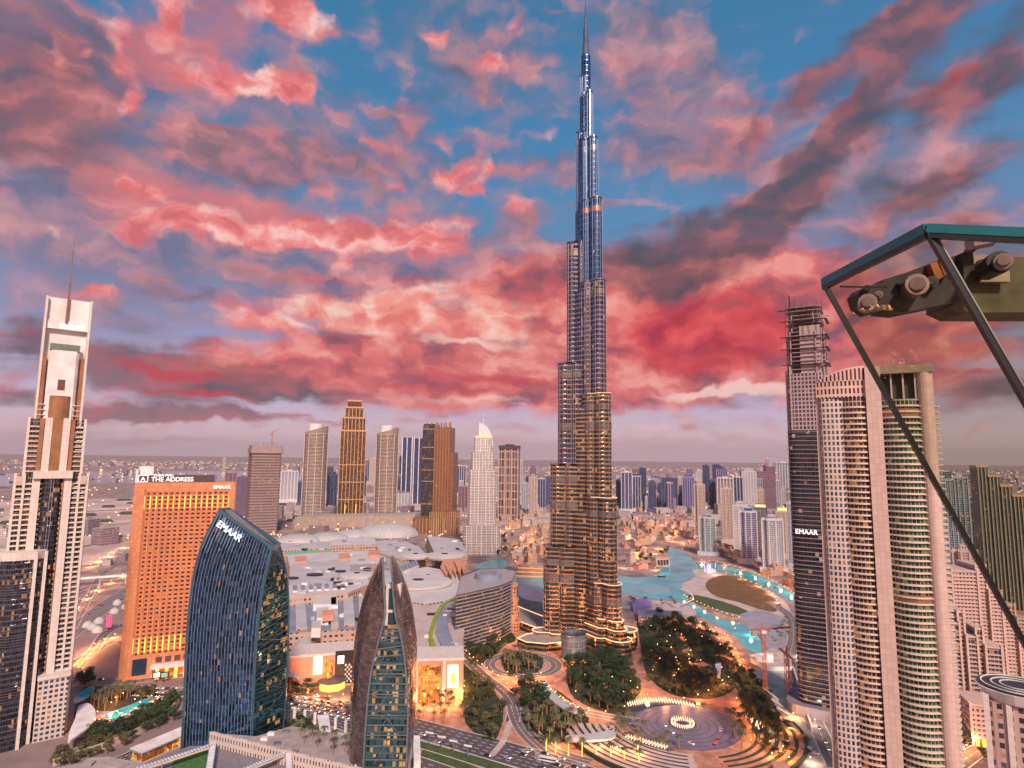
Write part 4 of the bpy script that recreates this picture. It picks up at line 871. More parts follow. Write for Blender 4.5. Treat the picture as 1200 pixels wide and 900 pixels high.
    t = thing('lattice_podium', 'long low podium with a zigzag lattice front under the golden tower', 'building', (0, 0, 0)); h = 34
    b = MB(); b.prism([(X0, Y0), (X1, Y1), (X1 + 10, Y1 + 90), (X0, Y0 + 90)], 0, h, 0); b.build('body', roofm, t)
    d = Vector((X1 - X0, Y1 - Y0, 0)); 
    for i in range(46):
        if 26 < i < 29: continue
        p = Vector((X0, Y0, 0)) + d * (i / 46) + Vector((0, -1.5, 2)); q = Vector((X0, Y0, 0)) + d * ((i + .7) / 46) + Vector((0, -1.5, h)); b = MB(); b.beam(p, q, 2.0); b.build('lattice_bar', goldp, t)
    s = spot(484, 536, 626); w = s.w; t = thing('gold_podium', 'stepped podium with gold window frames under the bronze tower', 'building', s.loc, s.rz - .1)
    for k, (f, h) in enumerate(((1.0, 44), (.62, 62))):
        b = MB(); b.box(-w * .5 + w * (1 - f), w * .5, -10, 60, 0 if k == 0 else 44, h); b.build('tier', brz, t)
        for i in range(14): x = -w * .5 + w * (1 - f) + w * f * i / 13; b = MB(); b.box(x - .9, x + .9, -11.5, -10, 0, h); b.build('frame_rib', goldp, t)
    # twin-slab blue and white tower
    s = spot(471, 495, 590, 550); w = s.w; t = thing('blue_white_tower', 'blue glass tower with pale vertical strips behind the round tower', 'skyscraper', s.loc, s.rz); h = s.z(513)
    bl = facade('indigo_glass', (0.10, 0.11, 0.20), (0.03, 0.05, 0.14), 3.5, 3.8, .9, .8, lit=.01, wr=.3, metal=.5)
    for k in (-1, 1): b = MB(); b.prism(rrect(w * .46, w * .5, 4, 3, k * w * .25), 0, h - (0 if k < 0 else 3), 0); b.build('wing', bl, t)
    for x in (-.5, -.28, -.04, .06, .3, .48): b = MB(); b.box(x * w - 1.6, x * w + 1.6, -w * .29, -w * .24, 0, h + 2); b.build('pale_strip', white, t)
    # the curved hotel by the lake
    s = spot(545, 585, 648, 580); w = s.w; t = thing('curved_hotel', 'white stepped hotel tower with a sail shaped top and rounded base', 'hotel', s.loc, s.rz)
    wf = facade('white_hotel_wall', (0.62, 0.52, 0.48), (0.06, 0.07, 0.09), 3.4, 3.6, .62, .5, lit=.06, wr=.5, metal=.3); Z = s.z
    tiers = [(0, Z(614), 1.06, 1.0), (Z(614), Z(550), .80, .8), (Z(550), Z(530), .66, .7), (Z(530), Z(513), .50, .6)]
    for a, c, f, d in tiers: b = MB(); b.prism(rrect(w * f, w * d * .8, w * .2 * f, 4), a, c, 0); b.build('tier', wf, t)
    for a, c, f, d in tiers:
        m = MB(); m.prism(rrect(w * f * 1.04, w * d * .84, w * .2 * f, 4), 0, .9, 0, bottom=True); me = m.mesh('balcony_ring', white); z = a + 3
        while z < c: obj('balcony_ring', me, t, (0, 0, z)); z += 7.2
        for i in range(7): x = (-.5 + i / 6) * w * f * .8; b = MB(); b.box(x - .8, x + .8, -w * d * .44, -w * d * .3, a, c); b.build('pier', white, t)
    b = MB(); zc = Z(513); R2 = Z(496) - zc; n = 14
    for sg, y in ((1, -5), (-1, 5)):
        P = [(-w * .10, y, zc)] + [(-w * .10 + w * .40 * math.sin(PI / 2 * i / n), y, zc - 22 + (R2 + 22) * math.cos(PI / 2 * i / n)) for i in range(n + 1)]
        b.face(P if sg > 0 else P[::-1])
    for i in range(n):
        a = PI / 2 * i / n; c = PI / 2 * (i + 1) / n; f = lambda q: (-w * .10 + w * .40 * math.sin(q), zc - 22 + (R2 + 22) * math.cos(q)); p, q = f(a), f(c); b.face([(p[0], -5, p[1]), (p[0], 5, p[1]), (q[0], 5, q[1]), (q[0], -5, q[1])])
    b.build('sail_crown', plain('pale_sail', (.62, .60, .64), .4), t); b = MB(); b.box(-w * .12, -w * .08, -5.4, 5.4, zc, Z(495)); b.build('crown_spine', white, t)
    b = MB(); b.tube((0, 0, Z(498)), (0, 0, Z(484)), .8, .3); b.build('mast', white, t); b = MB(); b.prism(rrect(w * .46, w * .4, 6, 3), Z(515), Z(511), 0); b.build('lit_floor', warmdim, t)
    # square brown tower
    s = spot(585, 609, 612, 560); w = s.w; h = s.z(526); t = thing('square_tower', 'square brown tower with a dark flat top beside the white sail topped hotel', 'skyscraper', s.loc, s.rz - .15)
    sq = facade('brown_grid_wall', (0.38, 0.26, 0.23), (0.10, 0.07, 0.07), 9, 26, .72, .84, lit=0, wr=.6, gr=.4); b = MB(); b.box(-w * .46, w * .46, -w * .4, w * .4, 0, h); b.build('shaft', sq, t)
    for i in range(4): x = -w * .46 + w * .92 * i / 3; b = MB(); b.box(x - 2, x + 2, -w * .44, -w * .38, 0, h + 2); b.build('pier', plain('brown_pier', (.42, .29, .25), .6) if 'brown_pier' not in MATS else MATS['brown_pier'], t)
    b = MB(); b.box(-w * .47, w * .47, -w * .45, w * .42, h - 1, h + 11); b.build('crown', plain('dark_crown', (.07, .05, .06), .5), t); b = MB(); b.box(-w * .2, w * .2, -w * .2, w * .2, h + 11, h + 15); b.build('roof_plant', darkm, t)
mid_towers()
# ------------------------------------------------------------------ skyline
FM = {
 'navy': facade('navy_tower', (0.07, 0.09, 0.18), (0.02, 0.035, 0.10), 3.0, 3.8, .8, .75, lit=.03, wr=.3, metal=.5),
 'indigo': facade('indigo_tower', (0.13, 0.12, 0.26), (0.04, 0.05, 0.15), 3.0, 3.8, .75, .7, lit=.03, wr=.3, metal=.5),
 'pale': facade('pale_tower', (0.48, 0.43, 0.46), (0.06, 0.08, 0.13), 3.2, 3.7, .52, .52, lit=.05),
 'beige': facade('beige_tower', (0.45, 0.34, 0.29), (0.05, 0.06, 0.08), 3.2, 3.7, .5, .55, lit=.06),
 'grey': facade('grey_tower', (0.36, 0.36, 0.42), (0.05, 0.07, 0.12), 3.2, 3.7, .6, .6, lit=.05),
 'teal': facade('teal_tower', (0.20, 0.26, 0.28), (0.03, 0.09, 0.12), 3.2, 3.7, .78, .7, lit=.08, wr=.35, metal=.5),
 'maroon': facade('maroon_tower', (0.20, 0.11, 0.16), (0.04, 0.03, 0.06), 3.2, 3.7, .6, .6, lit=.05),
 'brown': facade('brown_tower', (0.30, 0.19, 0.17), (0.05, 0.03, 0.04), 3.2, 3.7, .6, .6, lit=.05)}
pierm = {'pale': plain('pale_pier', (.55, .50, .52), .6), 'beige': plain('beige_pier', (.50, .38, .33), .6), 'dark': plain('navy_pier', (.09, .10, .18), .5), 'grey': plain('grey_pier', (.42, .42, .47), .6), 'brown': plain('brown_rib', (.33, .21, .18), .6), 'violet': plain('violet_pier', (.34, .28, .42), .6)}
crownlit = glow('crown_light', (1.0, .66, .22), 1.3)
def hi(x0, x1, yt, yb, fm, pm, style, label, turn=0.0, group='city skyline towers', dratio=.8, name='city_tower'):
    s = spot(x0, x1, yb, yb - 20); w = s.w * .96; h = max(12, s.z(yt)); d = w * dratio
    t = thing(name, label, 'skyscraper' if h > 60 else 'building', s.loc, s.rz + turn, group); F = FM[fm]; P = pierm[pm]
    if style == 'round': poly = rrect(w, d, min(w, d) * .35, 4)
    elif style == 'cross': poly = [(-w * .5, -d * .3), (-w * .28, -d * .3), (-w * .28, -d * .5), (w * .28, -d * .5), (w * .28, -d * .3), (w * .5, -d * .3), (w * .5, d * .4), (-w * .5, d * .4)]
    else: poly = rect(w, d)
    if style == 'slope':
        b = MB(); b.prism(poly, 0, h * .86, 0); a = h * .86
        b.face([(-w / 2, -d / 2, a), (w / 2, -d / 2, a), (w / 2, -d / 2, a + .1), (-w / 2, -d / 2, h)]); b.face([(w / 2, d / 2, a), (-w / 2, d / 2, a), (-w / 2, d / 2, h), (w / 2, d / 2, a + .1)])
        b.face([(-w / 2, d / 2, a), (-w / 2, -d / 2, a), (-w / 2, -d / 2, h), (-w / 2, d / 2, h)]); b.face([(-w / 2, -d / 2, h), (w / 2, -d / 2, a + .1), (w / 2, d / 2, a + .1), (-w / 2, d / 2, h)]); b.build('shaft', F, t)
    else:
        hs = h * (.93 if style in ('step', 'cross') else .97); b = MB(); b.prism(poly, 0, hs, 0); b.build('shaft', F, t)
        if style == 'step': b = MB(); b.prism(rect(w * .66, d * .7), hs - .05, h, 0); b.build('upper_tier', F, t)
        if style == 'cross': b = MB(); b.prism(rect(w * .5, d * .6), hs - .05, h, 0); b.build('upper_tier', F, t)
    if style != 'slope':
        b = MB(); q = scl(poly, 1.03); b.prism(q, h * .93 - 1.5 if style in ('step', 'cross') else h * .97 - 1, h * .93 + 2 if style in ('step', 'cross') else h * .97 + 2.2, 0); b.build('parapet', P, t)
        b = MB(); b.box(-w * .2, w * .15, -d * .15, d * .2, h * .97, h + 1.5); b.build('roof_plant', P, t)
    nx = 4 if w < 45 else 6
    for i in range(nx):
        x = -w / 2 + w * i / (nx - 1)
        y = -d / 2 if style != 'cross' or abs(x) < w * .29 else -d * .3
        if style == 'round' and i in (0, nx - 1): continue
        b = MB(); b.box(x - w * .03, x + w * .03, y - 1.2, y + .6, 0, h * (.93 if style in ('step', 'cross') else .97 if style != 'slope' else .86) + 1); b.build('pier', P, t)
    if style == 'litcrown': b = MB(); b.prism(rect(w * .8, d * .8), h, h + w * .22, 0); b.build('lit_crown', crownlit, t); b = MB(); b.prism(rect(w * .9, d * .9), h + w * .22, h + w * .26, 0); b.build('crown_roof', P, t)
    if w / s.mpp > 14:
        m = MB(); m.prism(scl(poly, 1.015), 0, .7, 0, bottom=True); me = m.mesh('floor_slab', P); z = 8; st = max(3.8, h / 60)
        while z < h * .9: obj('floor_slab', me, t, (0, 0, z)); z += st
    b = MB(); b.prism(rect(w * 1.35, d * 1.4), 0, min(14, h * .1), 0); b.build('podium', P, t)
    return t
for a in [
 (728, 741, 552, 600, 'indigo', 'pale', 'plain', 'slim tower with pale left edge and dark glass, first right of the tallest tower'),
 (741.5, 751, 555, 599, 'navy', 'pale', 'step', 'slim dark tower with a pale strip, second right of the tallest tower'),
 (760, 769, 563, 600, 'navy', 'dark', 'step', 'narrow dark blue tower standing alone between two wider groups'),
 (775, 794, 559, 598, 'navy', 'dark', 'plain', 'broad dark navy slab tower behind a pale slim one'),
 (780, 789, 565, 601, 'indigo', 'beige', 'round', 'slim pale ribbed tower in front of a broad navy slab'),
 (794, 800, 558, 592, 'beige', 'pale', 'plain', 'very slim pale pink tower beside the broad navy slab'),
 (800, 814, 556, 598, 'indigo', 'violet', 'step', 'violet and navy tower with stepped top'),
 (814, 827, 563, 634, 'beige', 'beige', 'cross', 'tall slim beige tower beside the head of the canal'),
 (824, 832, 544, 594, 'navy', 'dark', 'plain', 'thin navy tower rising behind the beige tower'),
 (829.5, 841, 561, 597, 'navy', 'dark', 'plain', 'dark blue glass block right of the thin navy tower'),
 (840, 853, 543, 590, 'indigo', 'violet', 'slope', 'purple tower with a slanted pointed top'),
 (841, 860, 559, 606, 'maroon', 'pale', 'plain', 'dark tower in a pale frame with a flat top'),
 (860, 871, 558, 600, 'navy', 'pale', 'plain', 'dark blue tower with a pale frame around its top'),
 (870, 887, 549, 600, 'pale', 'pale', 'step', 'white topped pale tower with a brightly lit flat crown'),
 (820, 839, 603, 650, 'teal', 'grey', 'cross', 'teal glass tower with a pale crown nearest the canal'),
 (847, 859, 571, 638, 'beige', 'beige', 'plain', 'tall slim beige tower with plain pale sides'),
 (860, 877, 588, 650, 'pale', 'pale', 'step', 'pale tower with blue windows, left of the broad blue striped one'),
 (868, 888, 595, 660, 'indigo', 'pale', 'cross', 'pale tower with a broad blue glass middle'),
 (885, 900, 594, 652, 'brown', 'dark', 'litcrown', 'dark tower with a glowing yellow crown'),
 (894, 919, 604, 671, 'grey', 'pale', 'cross', 'broad pale grey tower with balconies in front of the lit crown towers'),
 (911, 926, 598, 654, 'beige', 'beige', 'litcrown', 'beige tower with a glowing yellow crown beside the black tower'),
 (924, 934, 587, 668, 'grey', 'grey', 'plain', 'narrow grey tower half hidden by the black tower'),
 (911, 927, 541, 588, 'teal', 'pale', 'plain', 'teal and white tower behind the building sites'),
 (722, 728, 561, 598, 'navy', 'dark', 'plain', 'dark blue sliver of a tower touching the tallest tower'),
 (753, 758, 578, 598, 'beige', 'beige', 'plain', 'short slim beige block between dark towers'),
 (804, 812, 548, 580, 'maroon', 'violet', 'plain', 'far maroon tower above the violet one'),
 (816, 824, 551, 580, 'pale', 'pale', 'plain', 'far pale tower peeping above the beige tower'),
 (886, 894, 560, 600, 'teal', 'grey', 'plain', 'thin teal tower right of the white topped tower'),
 (533, 546, 545, 580, 'navy', 'beige', 'plain', 'dark blue block right of the bronze tower'),
 (537, 548, 569, 602, 'maroon', 'brown', 'plain', 'maroon block between the bronze tower and the white hotel'),
 (611, 619, 565, 600, 'grey', 'grey', 'plain', 'grey tower right of the square brown tower'),
 (620, 629, 556, 607, 'beige', 'beige', 'step', 'slim beige tower with a pointed top left of the tallest tower'),
 (630, 639, 560, 598, 'navy', 'grey', 'plain', 'blue grey tower tight against the tallest tower on its left'),
 (639, 647, 558, 596, 'indigo', 'dark', 'plain', 'dark indigo tower touching the left side of the tallest tower'),
 (329, 349, 551, 588, 'grey', 'pale', 'plain', 'wide pale block with a dark glass side right of the unfinished tower'),
 (349, 357, 564, 592, 'navy', 'dark', 'plain', 'short dark navy block left of the first round tower'),
 (383, 395, 553, 598, 'navy', 'dark', 'step', 'dark tower between the round tower and the golden tower'),
 (427, 433, 538, 566, 'navy', 'pale', 'plain', 'far slim blue tower right of the golden tower'),
 (433, 442, 536, 568, 'beige', 'beige', 'plain', 'far beige tower right of the golden tower'),
 (463, 482, 574, 600, 'grey', 'pale', 'slope', 'low white building with a slanting roof behind the round tower'),
 (262, 276, 552, 604, 'maroon', 'brown', 'plain', 'dark brown block just right of the orange hotel'),
 (276, 290, 558, 610, 'maroon', 'dark', 'plain', 'dark block left of the unfinished square tower'),
 (261, 265, 536, 556, 'beige', 'beige', 'plain', 'lone thin tower on the horizon above the orange hotel'),
 (534, 540, 545, 566, 'beige', 'pale', 'plain', 'small beige block far behind the bronze tower'),
 (466, 472, 556, 585, 'maroon', 'brown', 'plain', 'narrow maroon tower left of the blue and white tower')]:
    hi(*a)
rs = random.Random(12)
for (xa, xb, ya, yb_, n, wh) in ((722, 930, 586, 600, 34, 'in the packed skyline right of the tallest tower'), (536, 648, 574, 590, 12, 'in the far skyline left of the tallest tower'), (1096, 1200, 585, 640, 16, 'in the skyline beyond the glass rail'), (300, 536, 572, 588, 16, 'far behind the golden tower'), (870, 932, 600, 640, 6, 'between the pale towers and the black tower')):
    for i in range(n):
        x = xa + (xb - xa) * (i + rs.random()) / n; w_ = rs.uniform(5, 9); yb2 = rs.uniform(ya, yb_); k = rs.choice(['navy', 'indigo', 'navy', 'grey', 'beige', 'maroon', 'teal']); hi(x, x + w_, yb2 - rs.uniform(16, 44), yb2, k, {'navy': 'dark', 'indigo': 'violet', 'grey': 'pale', 'beige': 'beige', 'maroon': 'brown', 'teal': 'grey'}[k], rs.choice(['plain', 'step', 'plain']), '%s slim tower %s' % ({'navy': 'navy blue', 'indigo': 'violet blue', 'grey': 'grey', 'beige': 'beige', 'maroon': 'dark maroon', 'teal': 'teal grey'}[k], wh), group='small far towers')
# two towers still being built, with cranes
redc = MATS['crane_red']
def crane(px, yb, yt, label, jib=(-14, 30), scale=1.0, ang=.4):
    s = spot(px - 2, px + 2, yb); h = s.z(yt); c = thing('tower_crane', label, 'crane', s.loc, s.rz + ang); w = 2.0 * scale
    b = MB(); n = max(6, int(h / (w * 2.2)))
    for sx_, sy_ in ((-1, -1), (1, -1), (1, 1), (-1, 1)): b.beam((sx_ * w / 2, sy_ * w / 2, 0), (sx_ * w / 2, sy_ * w / 2, h), .3 * scale)
    for i in range(n): z0, z1 = h * i / n, h * (i + 1) / n; b.beam((-w / 2, -w / 2, z0), (w / 2, -w / 2, z1), .2 * scale); b.beam((w / 2, -w / 2, z0), (w / 2, w / 2, z1), .2 * scale); b.beam((-w / 2, w / 2, z0), (-w / 2, -w / 2, z1), .2 * scale)
    b.build('mast', redc, c); b = MB(); b.box(-w * .8, w * .8, -w * .8, w * .8, h, h + w); b.build('cab', white, c)
    b = MB(); 
    b.beam((jib[0], 0, h + w), (jib[1], 0, h + w + abs(jib[1]) * .12), w * .5); b.beam((0, 0, h + w), (0, 0, h + w * 3.5), .5 * scale); b.beam((0, 0, h + w * 3.5), (jib[1] * .8, 0, h + w + abs(jib[1]) * .1), .18 * scale); b.beam((0, 0, h + w * 3.5), (jib[0], 0, h + w), .18 * scale); b.build('jib', redc, c)
    b = MB(); b.box(jib[0] - 1, jib[0] + 2.5 * scale, -w * .6, w * .6, h - w, h + w); b.build('counterweight', conc, c)
def site(x0, x1, yt, yb, label):
    s = spot(x0, x1, yb); h = s.z(yt); w = s.w; t = thing('unfinished_block', label, 'building', s.loc, s.rz + .1, 'building sites in the skyline')
    b = MB(); b.box(-w / 2, w / 2, -w * .35, w * .35, 0, h * .9); b.build('frame', FM['maroon'], t); b = MB(); b.box(-w * .2, w * .2, -w * .2, w * .2, h * .9, h); b.build('core', pierm['violet'], t)
    m = MB(); m.box(-w * .52, w * .52, -w * .37, w * .37, 0, 1); slabs(t, 'floor_slab', m.mesh('floor_slab', pierm['brown']), 6, h * .92, 7)
site(889, 899, 547, 600, 'violet unfinished block with bare floors left of the red crane'); site(899, 910, 541, 600, 'taller violet unfinished block with bare floors right of the red crane')
crane(900, 598, 537, 'red tower crane between the two unfinished violet blocks', scale=1.8); crane(895, 596, 545, 'smaller red tower crane at the left unfinished violet block', scale=1.2)
# ------------------------------------------------------------------ shopping mall
greyroof = plain('grey_roof', (0.46, 0.42, 0.43), .7, scale=.03, var=.14); paleroof = plain('pale_roof', (0.56, 0.49, 0.48), .7, scale=.03, var=.12)
peach = plain('peach_wall', (0.60, 0.27, 0.17), .7, scale=.05); greenm = plain('mint_roof', (0.16, 0.45, 0.30), .6); slate = plain('slate_roof', (0.22, 0.24, 0.32), .5, scale=.05)
mallwall = facade('mall_wall', (0.48, 0.32, 0.26), (0.07, 0.05, 0.05), 6, 6, .5, .4, lit=.25, litc=(1, .45, .1), wr=.7)
mall = thing('shopping_mall', 'sprawling low shopping mall with many pale roofs, tents and round discs', 'shopping mall', (0, 0, 0))
def block(pix, h, wall, roof, name='roof_block', parent=None, z0=0.0):
    P = [G(x, y, h) for x, y in pix]
    A = sum(P[i][0] * P[(i + 1) % len(P)][1] - P[(i + 1) % len(P)][0] * P[i][1] for i in range(len(P)))
    if A < 0: P = P[::-1]
    b = MB(); b.prism(P, z0, h, 0, 1); return b.build(name, [wall, roof], parent)
BL = [([(322, 634), (388, 631), (388, 641), (322, 645)], 30, greyroof), ([(385, 628), (438, 625), (441, 638), (386, 640)], 33, paleroof), ([(333, 642), (388, 640), (388, 646), (333, 650)], 26, greenm),
      ([(336, 650), (430, 645), (452, 652), (452, 660), (340, 664)], 27, paleroof), ([(342, 660), (410, 655), (412, 676), (400, 686), (338, 690)], 29, greyroof), ([(410, 656), (470, 652), (478, 664), (412, 672)], 26, roofm),
      ([(438, 634), (470, 632), (490, 640), (500, 650), (470, 655), (445, 648)], 31, greyroof), ([(338, 686), (405, 682), (430, 676), (434, 684), (408, 694), (338, 700)], 31, paleroof), ([(338, 700), (435, 690), (437, 736), (338, 742)], 20, slate),
      ([(465, 672), (500, 664), (540, 672), (545, 700), (500, 708), (470, 704)], 27, paleroof), ([(478, 706), (520, 698), (540, 704), (546, 720), (540, 770), (484, 772)], 25, pave2), ([(500, 628), (540, 632), (548, 650), (510, 650)], 25, greyroof),
      ([(440, 664), (480, 660), (490, 674), (470, 690), (440, 690)], 24, greyroof), ([(322, 700), (338, 700), (338, 745), (322, 745)], 22, paleroof)]
for k, (p, h, m) in enumerate(BL): block(p, h + k * .13, mallwall, m, parent=mall)
def dome(px, py, r, hh, h0, m, name='tent_dome', sx=1.0, parent=None):
    x, y = G(px, py, h0); b = MB(); b.lathe([(r * math.cos(a), hh * math.sin(a)) for a in [PI / 2 * i / 7 for i in range(8)]], 20, sx=sx); return b.build(name, m, parent or mall, (x, y, h0), smooth=True)
tentm = facade('tent_segments', (.30, .27, .27), (.75, .70, .68), 9, 400, .93, 1, lit=0, metal=0, gr=.6, glass2=(.48, .44, .43))
for px, py, r, hh in ((350, 634, 42, 15), (384, 632, 40, 15), (416, 629, 42, 17), (454, 627, 62, 29)): dome(px, py, r, hh, 29, tentm, sx=1.2)
for px, py, r in ((418, 674, 27), (487, 651, 28), (521, 651, 38), (490, 682, 50)):
    x, y = G(px, py, 32); b = MB(); b.lathe([(r * .96, -4), (r, -1), (r, 1.2), (r * .93, 1.6), (r * .55, 2.6), (r * .2, 3), (0.01, 3)], 32); d = b.build('roof_disc', paleroof, mall, (x, y, 32))
    b = MB(); b.prism(ell(r * .16, r * .1, 12), 2.8, 4.4, 0); b.build('skylight', darkm, d)
for i in range(7): block([(343 + i * 9.3, 686 - i * .55), (348 + i * 9.3, 685.7 - i * .55), (348.6 + i * 9.3, 692 - i * .55), (343.6 + i * 9.3, 692.3 - i * .55)], 34, white, slate, 'sawtooth_skylight', mall, 30)
for px, py, r in ((369, 674, 13), (399, 670, 9), (343, 678, 9), (430, 667, 7)):
    x, y = G(px, py, 30); b = MB(); b.prism(ell(r, r * .7, 18), 0, 1.2, 0); b.build('dark_vent', darkm, mall, (x, y, 30.6))
for i, (x0, y0) in enumerate(((346, 702), (402, 697), (420, 698), (388, 712))): block([(x0, y0), (x0 + 11, y0 - 1), (x0 + 14, y0 + 33), (x0 + 1, y0 + 34)] if i < 3 else [(x0, y0), (x0 + 8, y0), (x0 + 9, y0 + 22), (x0, y0 + 22)], 24 + i * .3, mallwall, greyroof, 'roof_ridge', mall, 19)
for x0, y0, w, h in ((367, 694, 27, 14), (371, 712, 14, 12), (365, 728, 11, 8), (388, 700, 8, 9)): block([(x0, y0), (x0 + w, y0 - 1), (x0 + w, y0 + h), (x0, y0 + h)], 29, white, paleroof, 'white_plant_room', mall, 19)
for x0, y0 in ((346, 652), (432, 645), (397, 649), (378, 715)): block([(x0, y0), (x0 + 13, y0 - 1), (x0 + 13, y0 + 5), (x0, y0 + 6)], 33, peach, peach, 'peach_skylight', mall, 26)
for i in range(6): block([(466 + i * 3.8, 664 - i * 1.4), (469 + i * 3.8, 663 - i * 1.4), (476 + i * 3.0, 668 - i * 1.2), (473 + i * 3.0, 669 - i * 1.2)], 31, white, slate, 'fan_skylight', mall, 24)
for i in range(5): block([(516 + i * 5.5, 664 - i * 2.2), (520 + i * 5.5, 655 - i * .5), (527 + i * 5, 655), (524 + i * 5, 676 - i * .6)], 33 + (i % 2) * 4, peach, peach, 'folded_roof', mall, 20)
for a in range(96):
    p = rnd.choice(BL); cx = sum(q[0] for q in p[0]) / len(p[0]); cy = sum(q[1] for q in p[0]) / len(p[0]); k = rnd.uniform(.1, .75); q = rnd.choice(p[0]); x, y = G(cx + (q[0] - cx) * k, cy + (q[1] - cy) * k, p[1])
    b = MB(); w = rnd.uniform(2, 6); b.box(-w, w, -w * .6, w * .6, 0, rnd.uniform(1.5, 4)); b.build('rooftop_unit', rnd.choice([white, steel, darkm, greyroof]), mall, (x, y, p[1] + 1))
# roof garden on the right wing
block([(513, 722), (519, 712), (530, 706), (536, 712), (530, 722), (524, 730), (528, 744), (536, 762), (528, 766), (516, 754), (510, 740)], 28.2, mallwall, slate, 'teardrop_roof', mall, 24)
gp = spline([(533, 701), (520, 708), (511, 722), (505, 742), (508, 758), (520, 770), (530, 772)], 5); b = MB()
for p, q in zip(gp, gp[1:]): a, c = G(*p, 28), G(*q, 28); b.beam((a[0], a[1], 28), (c[0], c[1], 28), 4.5, 1.4)
b.build('roof_garden', plain('yellow_green_hedge', (.24, .30, .03), .9, var=.4, scale=.4), mall)  # hedge in bright yellow green, mottled at random
# lit entrances
def entrance(pxa, pxb, py, h, label, parts, name='mall_entrance'):
    s = spot(pxa, pxb, py); w = s.w; t = thing(name, label, 'building', s.loc, s.rz)
    b = MB(); b.box(-w / 2, w / 2, 0, 34, 0, h); b.build('wall', peach, t); b = MB(); b.box(-w / 2 - .6, w / 2 + .6, -.6, 34.6, h - 1.4, h + .8); b.build('cornice', cream, t)
    for nm, x0, x1, z0, z1, m, y in parts: b = MB(); b.box(-w / 2 + w * x0, -w / 2 + w * x1, y, y + .8, h * z0, h * z1); b.build(nm, m, t)
    return t, w, h
warmglass = facade('lit_glass', (0.30, 0.09, 0.03), (0.30, .12, .03), 1.8, 2.4, .8, .85, lit=.75, litc=(1, .30, .03), lit2=(1, .55, .12), ls=1.1)
t, w, h = entrance(485, 541, 822, 36, 'peach mall entrance with a curved amber glass front and a lit poster', [('poster_screen', .68, .9, .32, .86, glow('lit_poster', (1, .72, .5), 1.6), -1.2), ('side_pier', .02, .09, 0, 1.02, cream, -1.5), ('side_pier', .58, .64, 0, 1.0, cream, -1.5)])
b = MB(); b.prism(ell(w * .22, 7, 16, -w * .17, 1, PI, 2 * PI), 0, h * .86, 0); b.build('curved_glass', warmglass, t)
b = MB(); b.prism(ell(w * .05, 2, 8, w * .29, -1.4, 0, 2 * PI), h * .45, h * .68, 0); b.build('poster_figure', amber, t)
t, w, h = entrance(341, 412, 806, 30, 'peach mall entrance with a lit white sign, amber glass and a black checked wall', [('lit_sign', .36, .50, .42, .95, glow('lit_banner', (1, .70, .46), 1.8), -1.2), ('black_wall', .70, .99, .1, 1.08, darkm, -2.2), ('sign_line', .74, .84, .7, .94, signw, -2.5)])
b = MB(); b.prism(ell(w * .07, 5, 12, w * .10, -1, PI, 2 * PI), 0, h * .84, 0); b.build('curved_glass', warmglass, t)
b = MB()
for i in range(6):
    for j in range(8):
        if (i + j) % 2: b.box(w * .36 + i * 1.7, w * .36 + i * 1.7 + 1.3, -2.6, -2.3, 4 + j * 2.1, 5.6 + j * 2.1)
b.build('checked_screen', white, t)
x, y = G(389, 806); tt = tag(MB().build('x', white), '', ''); bpy.data.objects.remove(tt)
t = thing('lit_pavilion', 'small octagonal pavilion with glowing amber sides in front of the mall entrance', 'pavilion', (x, y, 0)); b = MB(); b.prism(ell(12, 12, 8), 0, 7, 0); b.build('glass_wall', amber, t); b = MB(); b.prism(ell(14, 14, 8), 7, 10, 0, top=ell(5, 5, 8)); b.build('roof', plain('dark_roof', (.12, .08, .08), .6), t)
# vaulted grey link roof beside the left entrance
a = G(338, 815); c = G(360, 757); t = thing('vaulted_walkway', 'long grey barrel vaulted roof running beside the parking below the mall', 'walkway', (a[0], a[1], 0)); d = Vector((c[0] - a[0], c[1] - a[1], 0)); n_ = Vector((d.y, -d.x, 0)).normalized(); b = MB(); pr = None
for i in range(9): an = PI * i / 8; v = n_ * (9 * math.cos(an)) + Vector((0, 0, 9 + 7 * math.sin(an))); pr_ = pr; pr = v; (b.face([pr_, v, v + d, pr_ + d]) if pr_ is not None else None)
b.build('vault', greyroof, t); b = MB(); b.face([n_ * 9, n_ * 9 + Vector((0, 0, 9)), n_ * 9 + Vector((0, 0, 9)) + d, n_ * 9 + d]); b.face([n_ * -9, n_ * -9 + Vector((0, 0, 9)), n_ * -9 + Vector((0, 0, 9)) + d, n_ * -9 + d]); b.build('wall', warmglass, t)
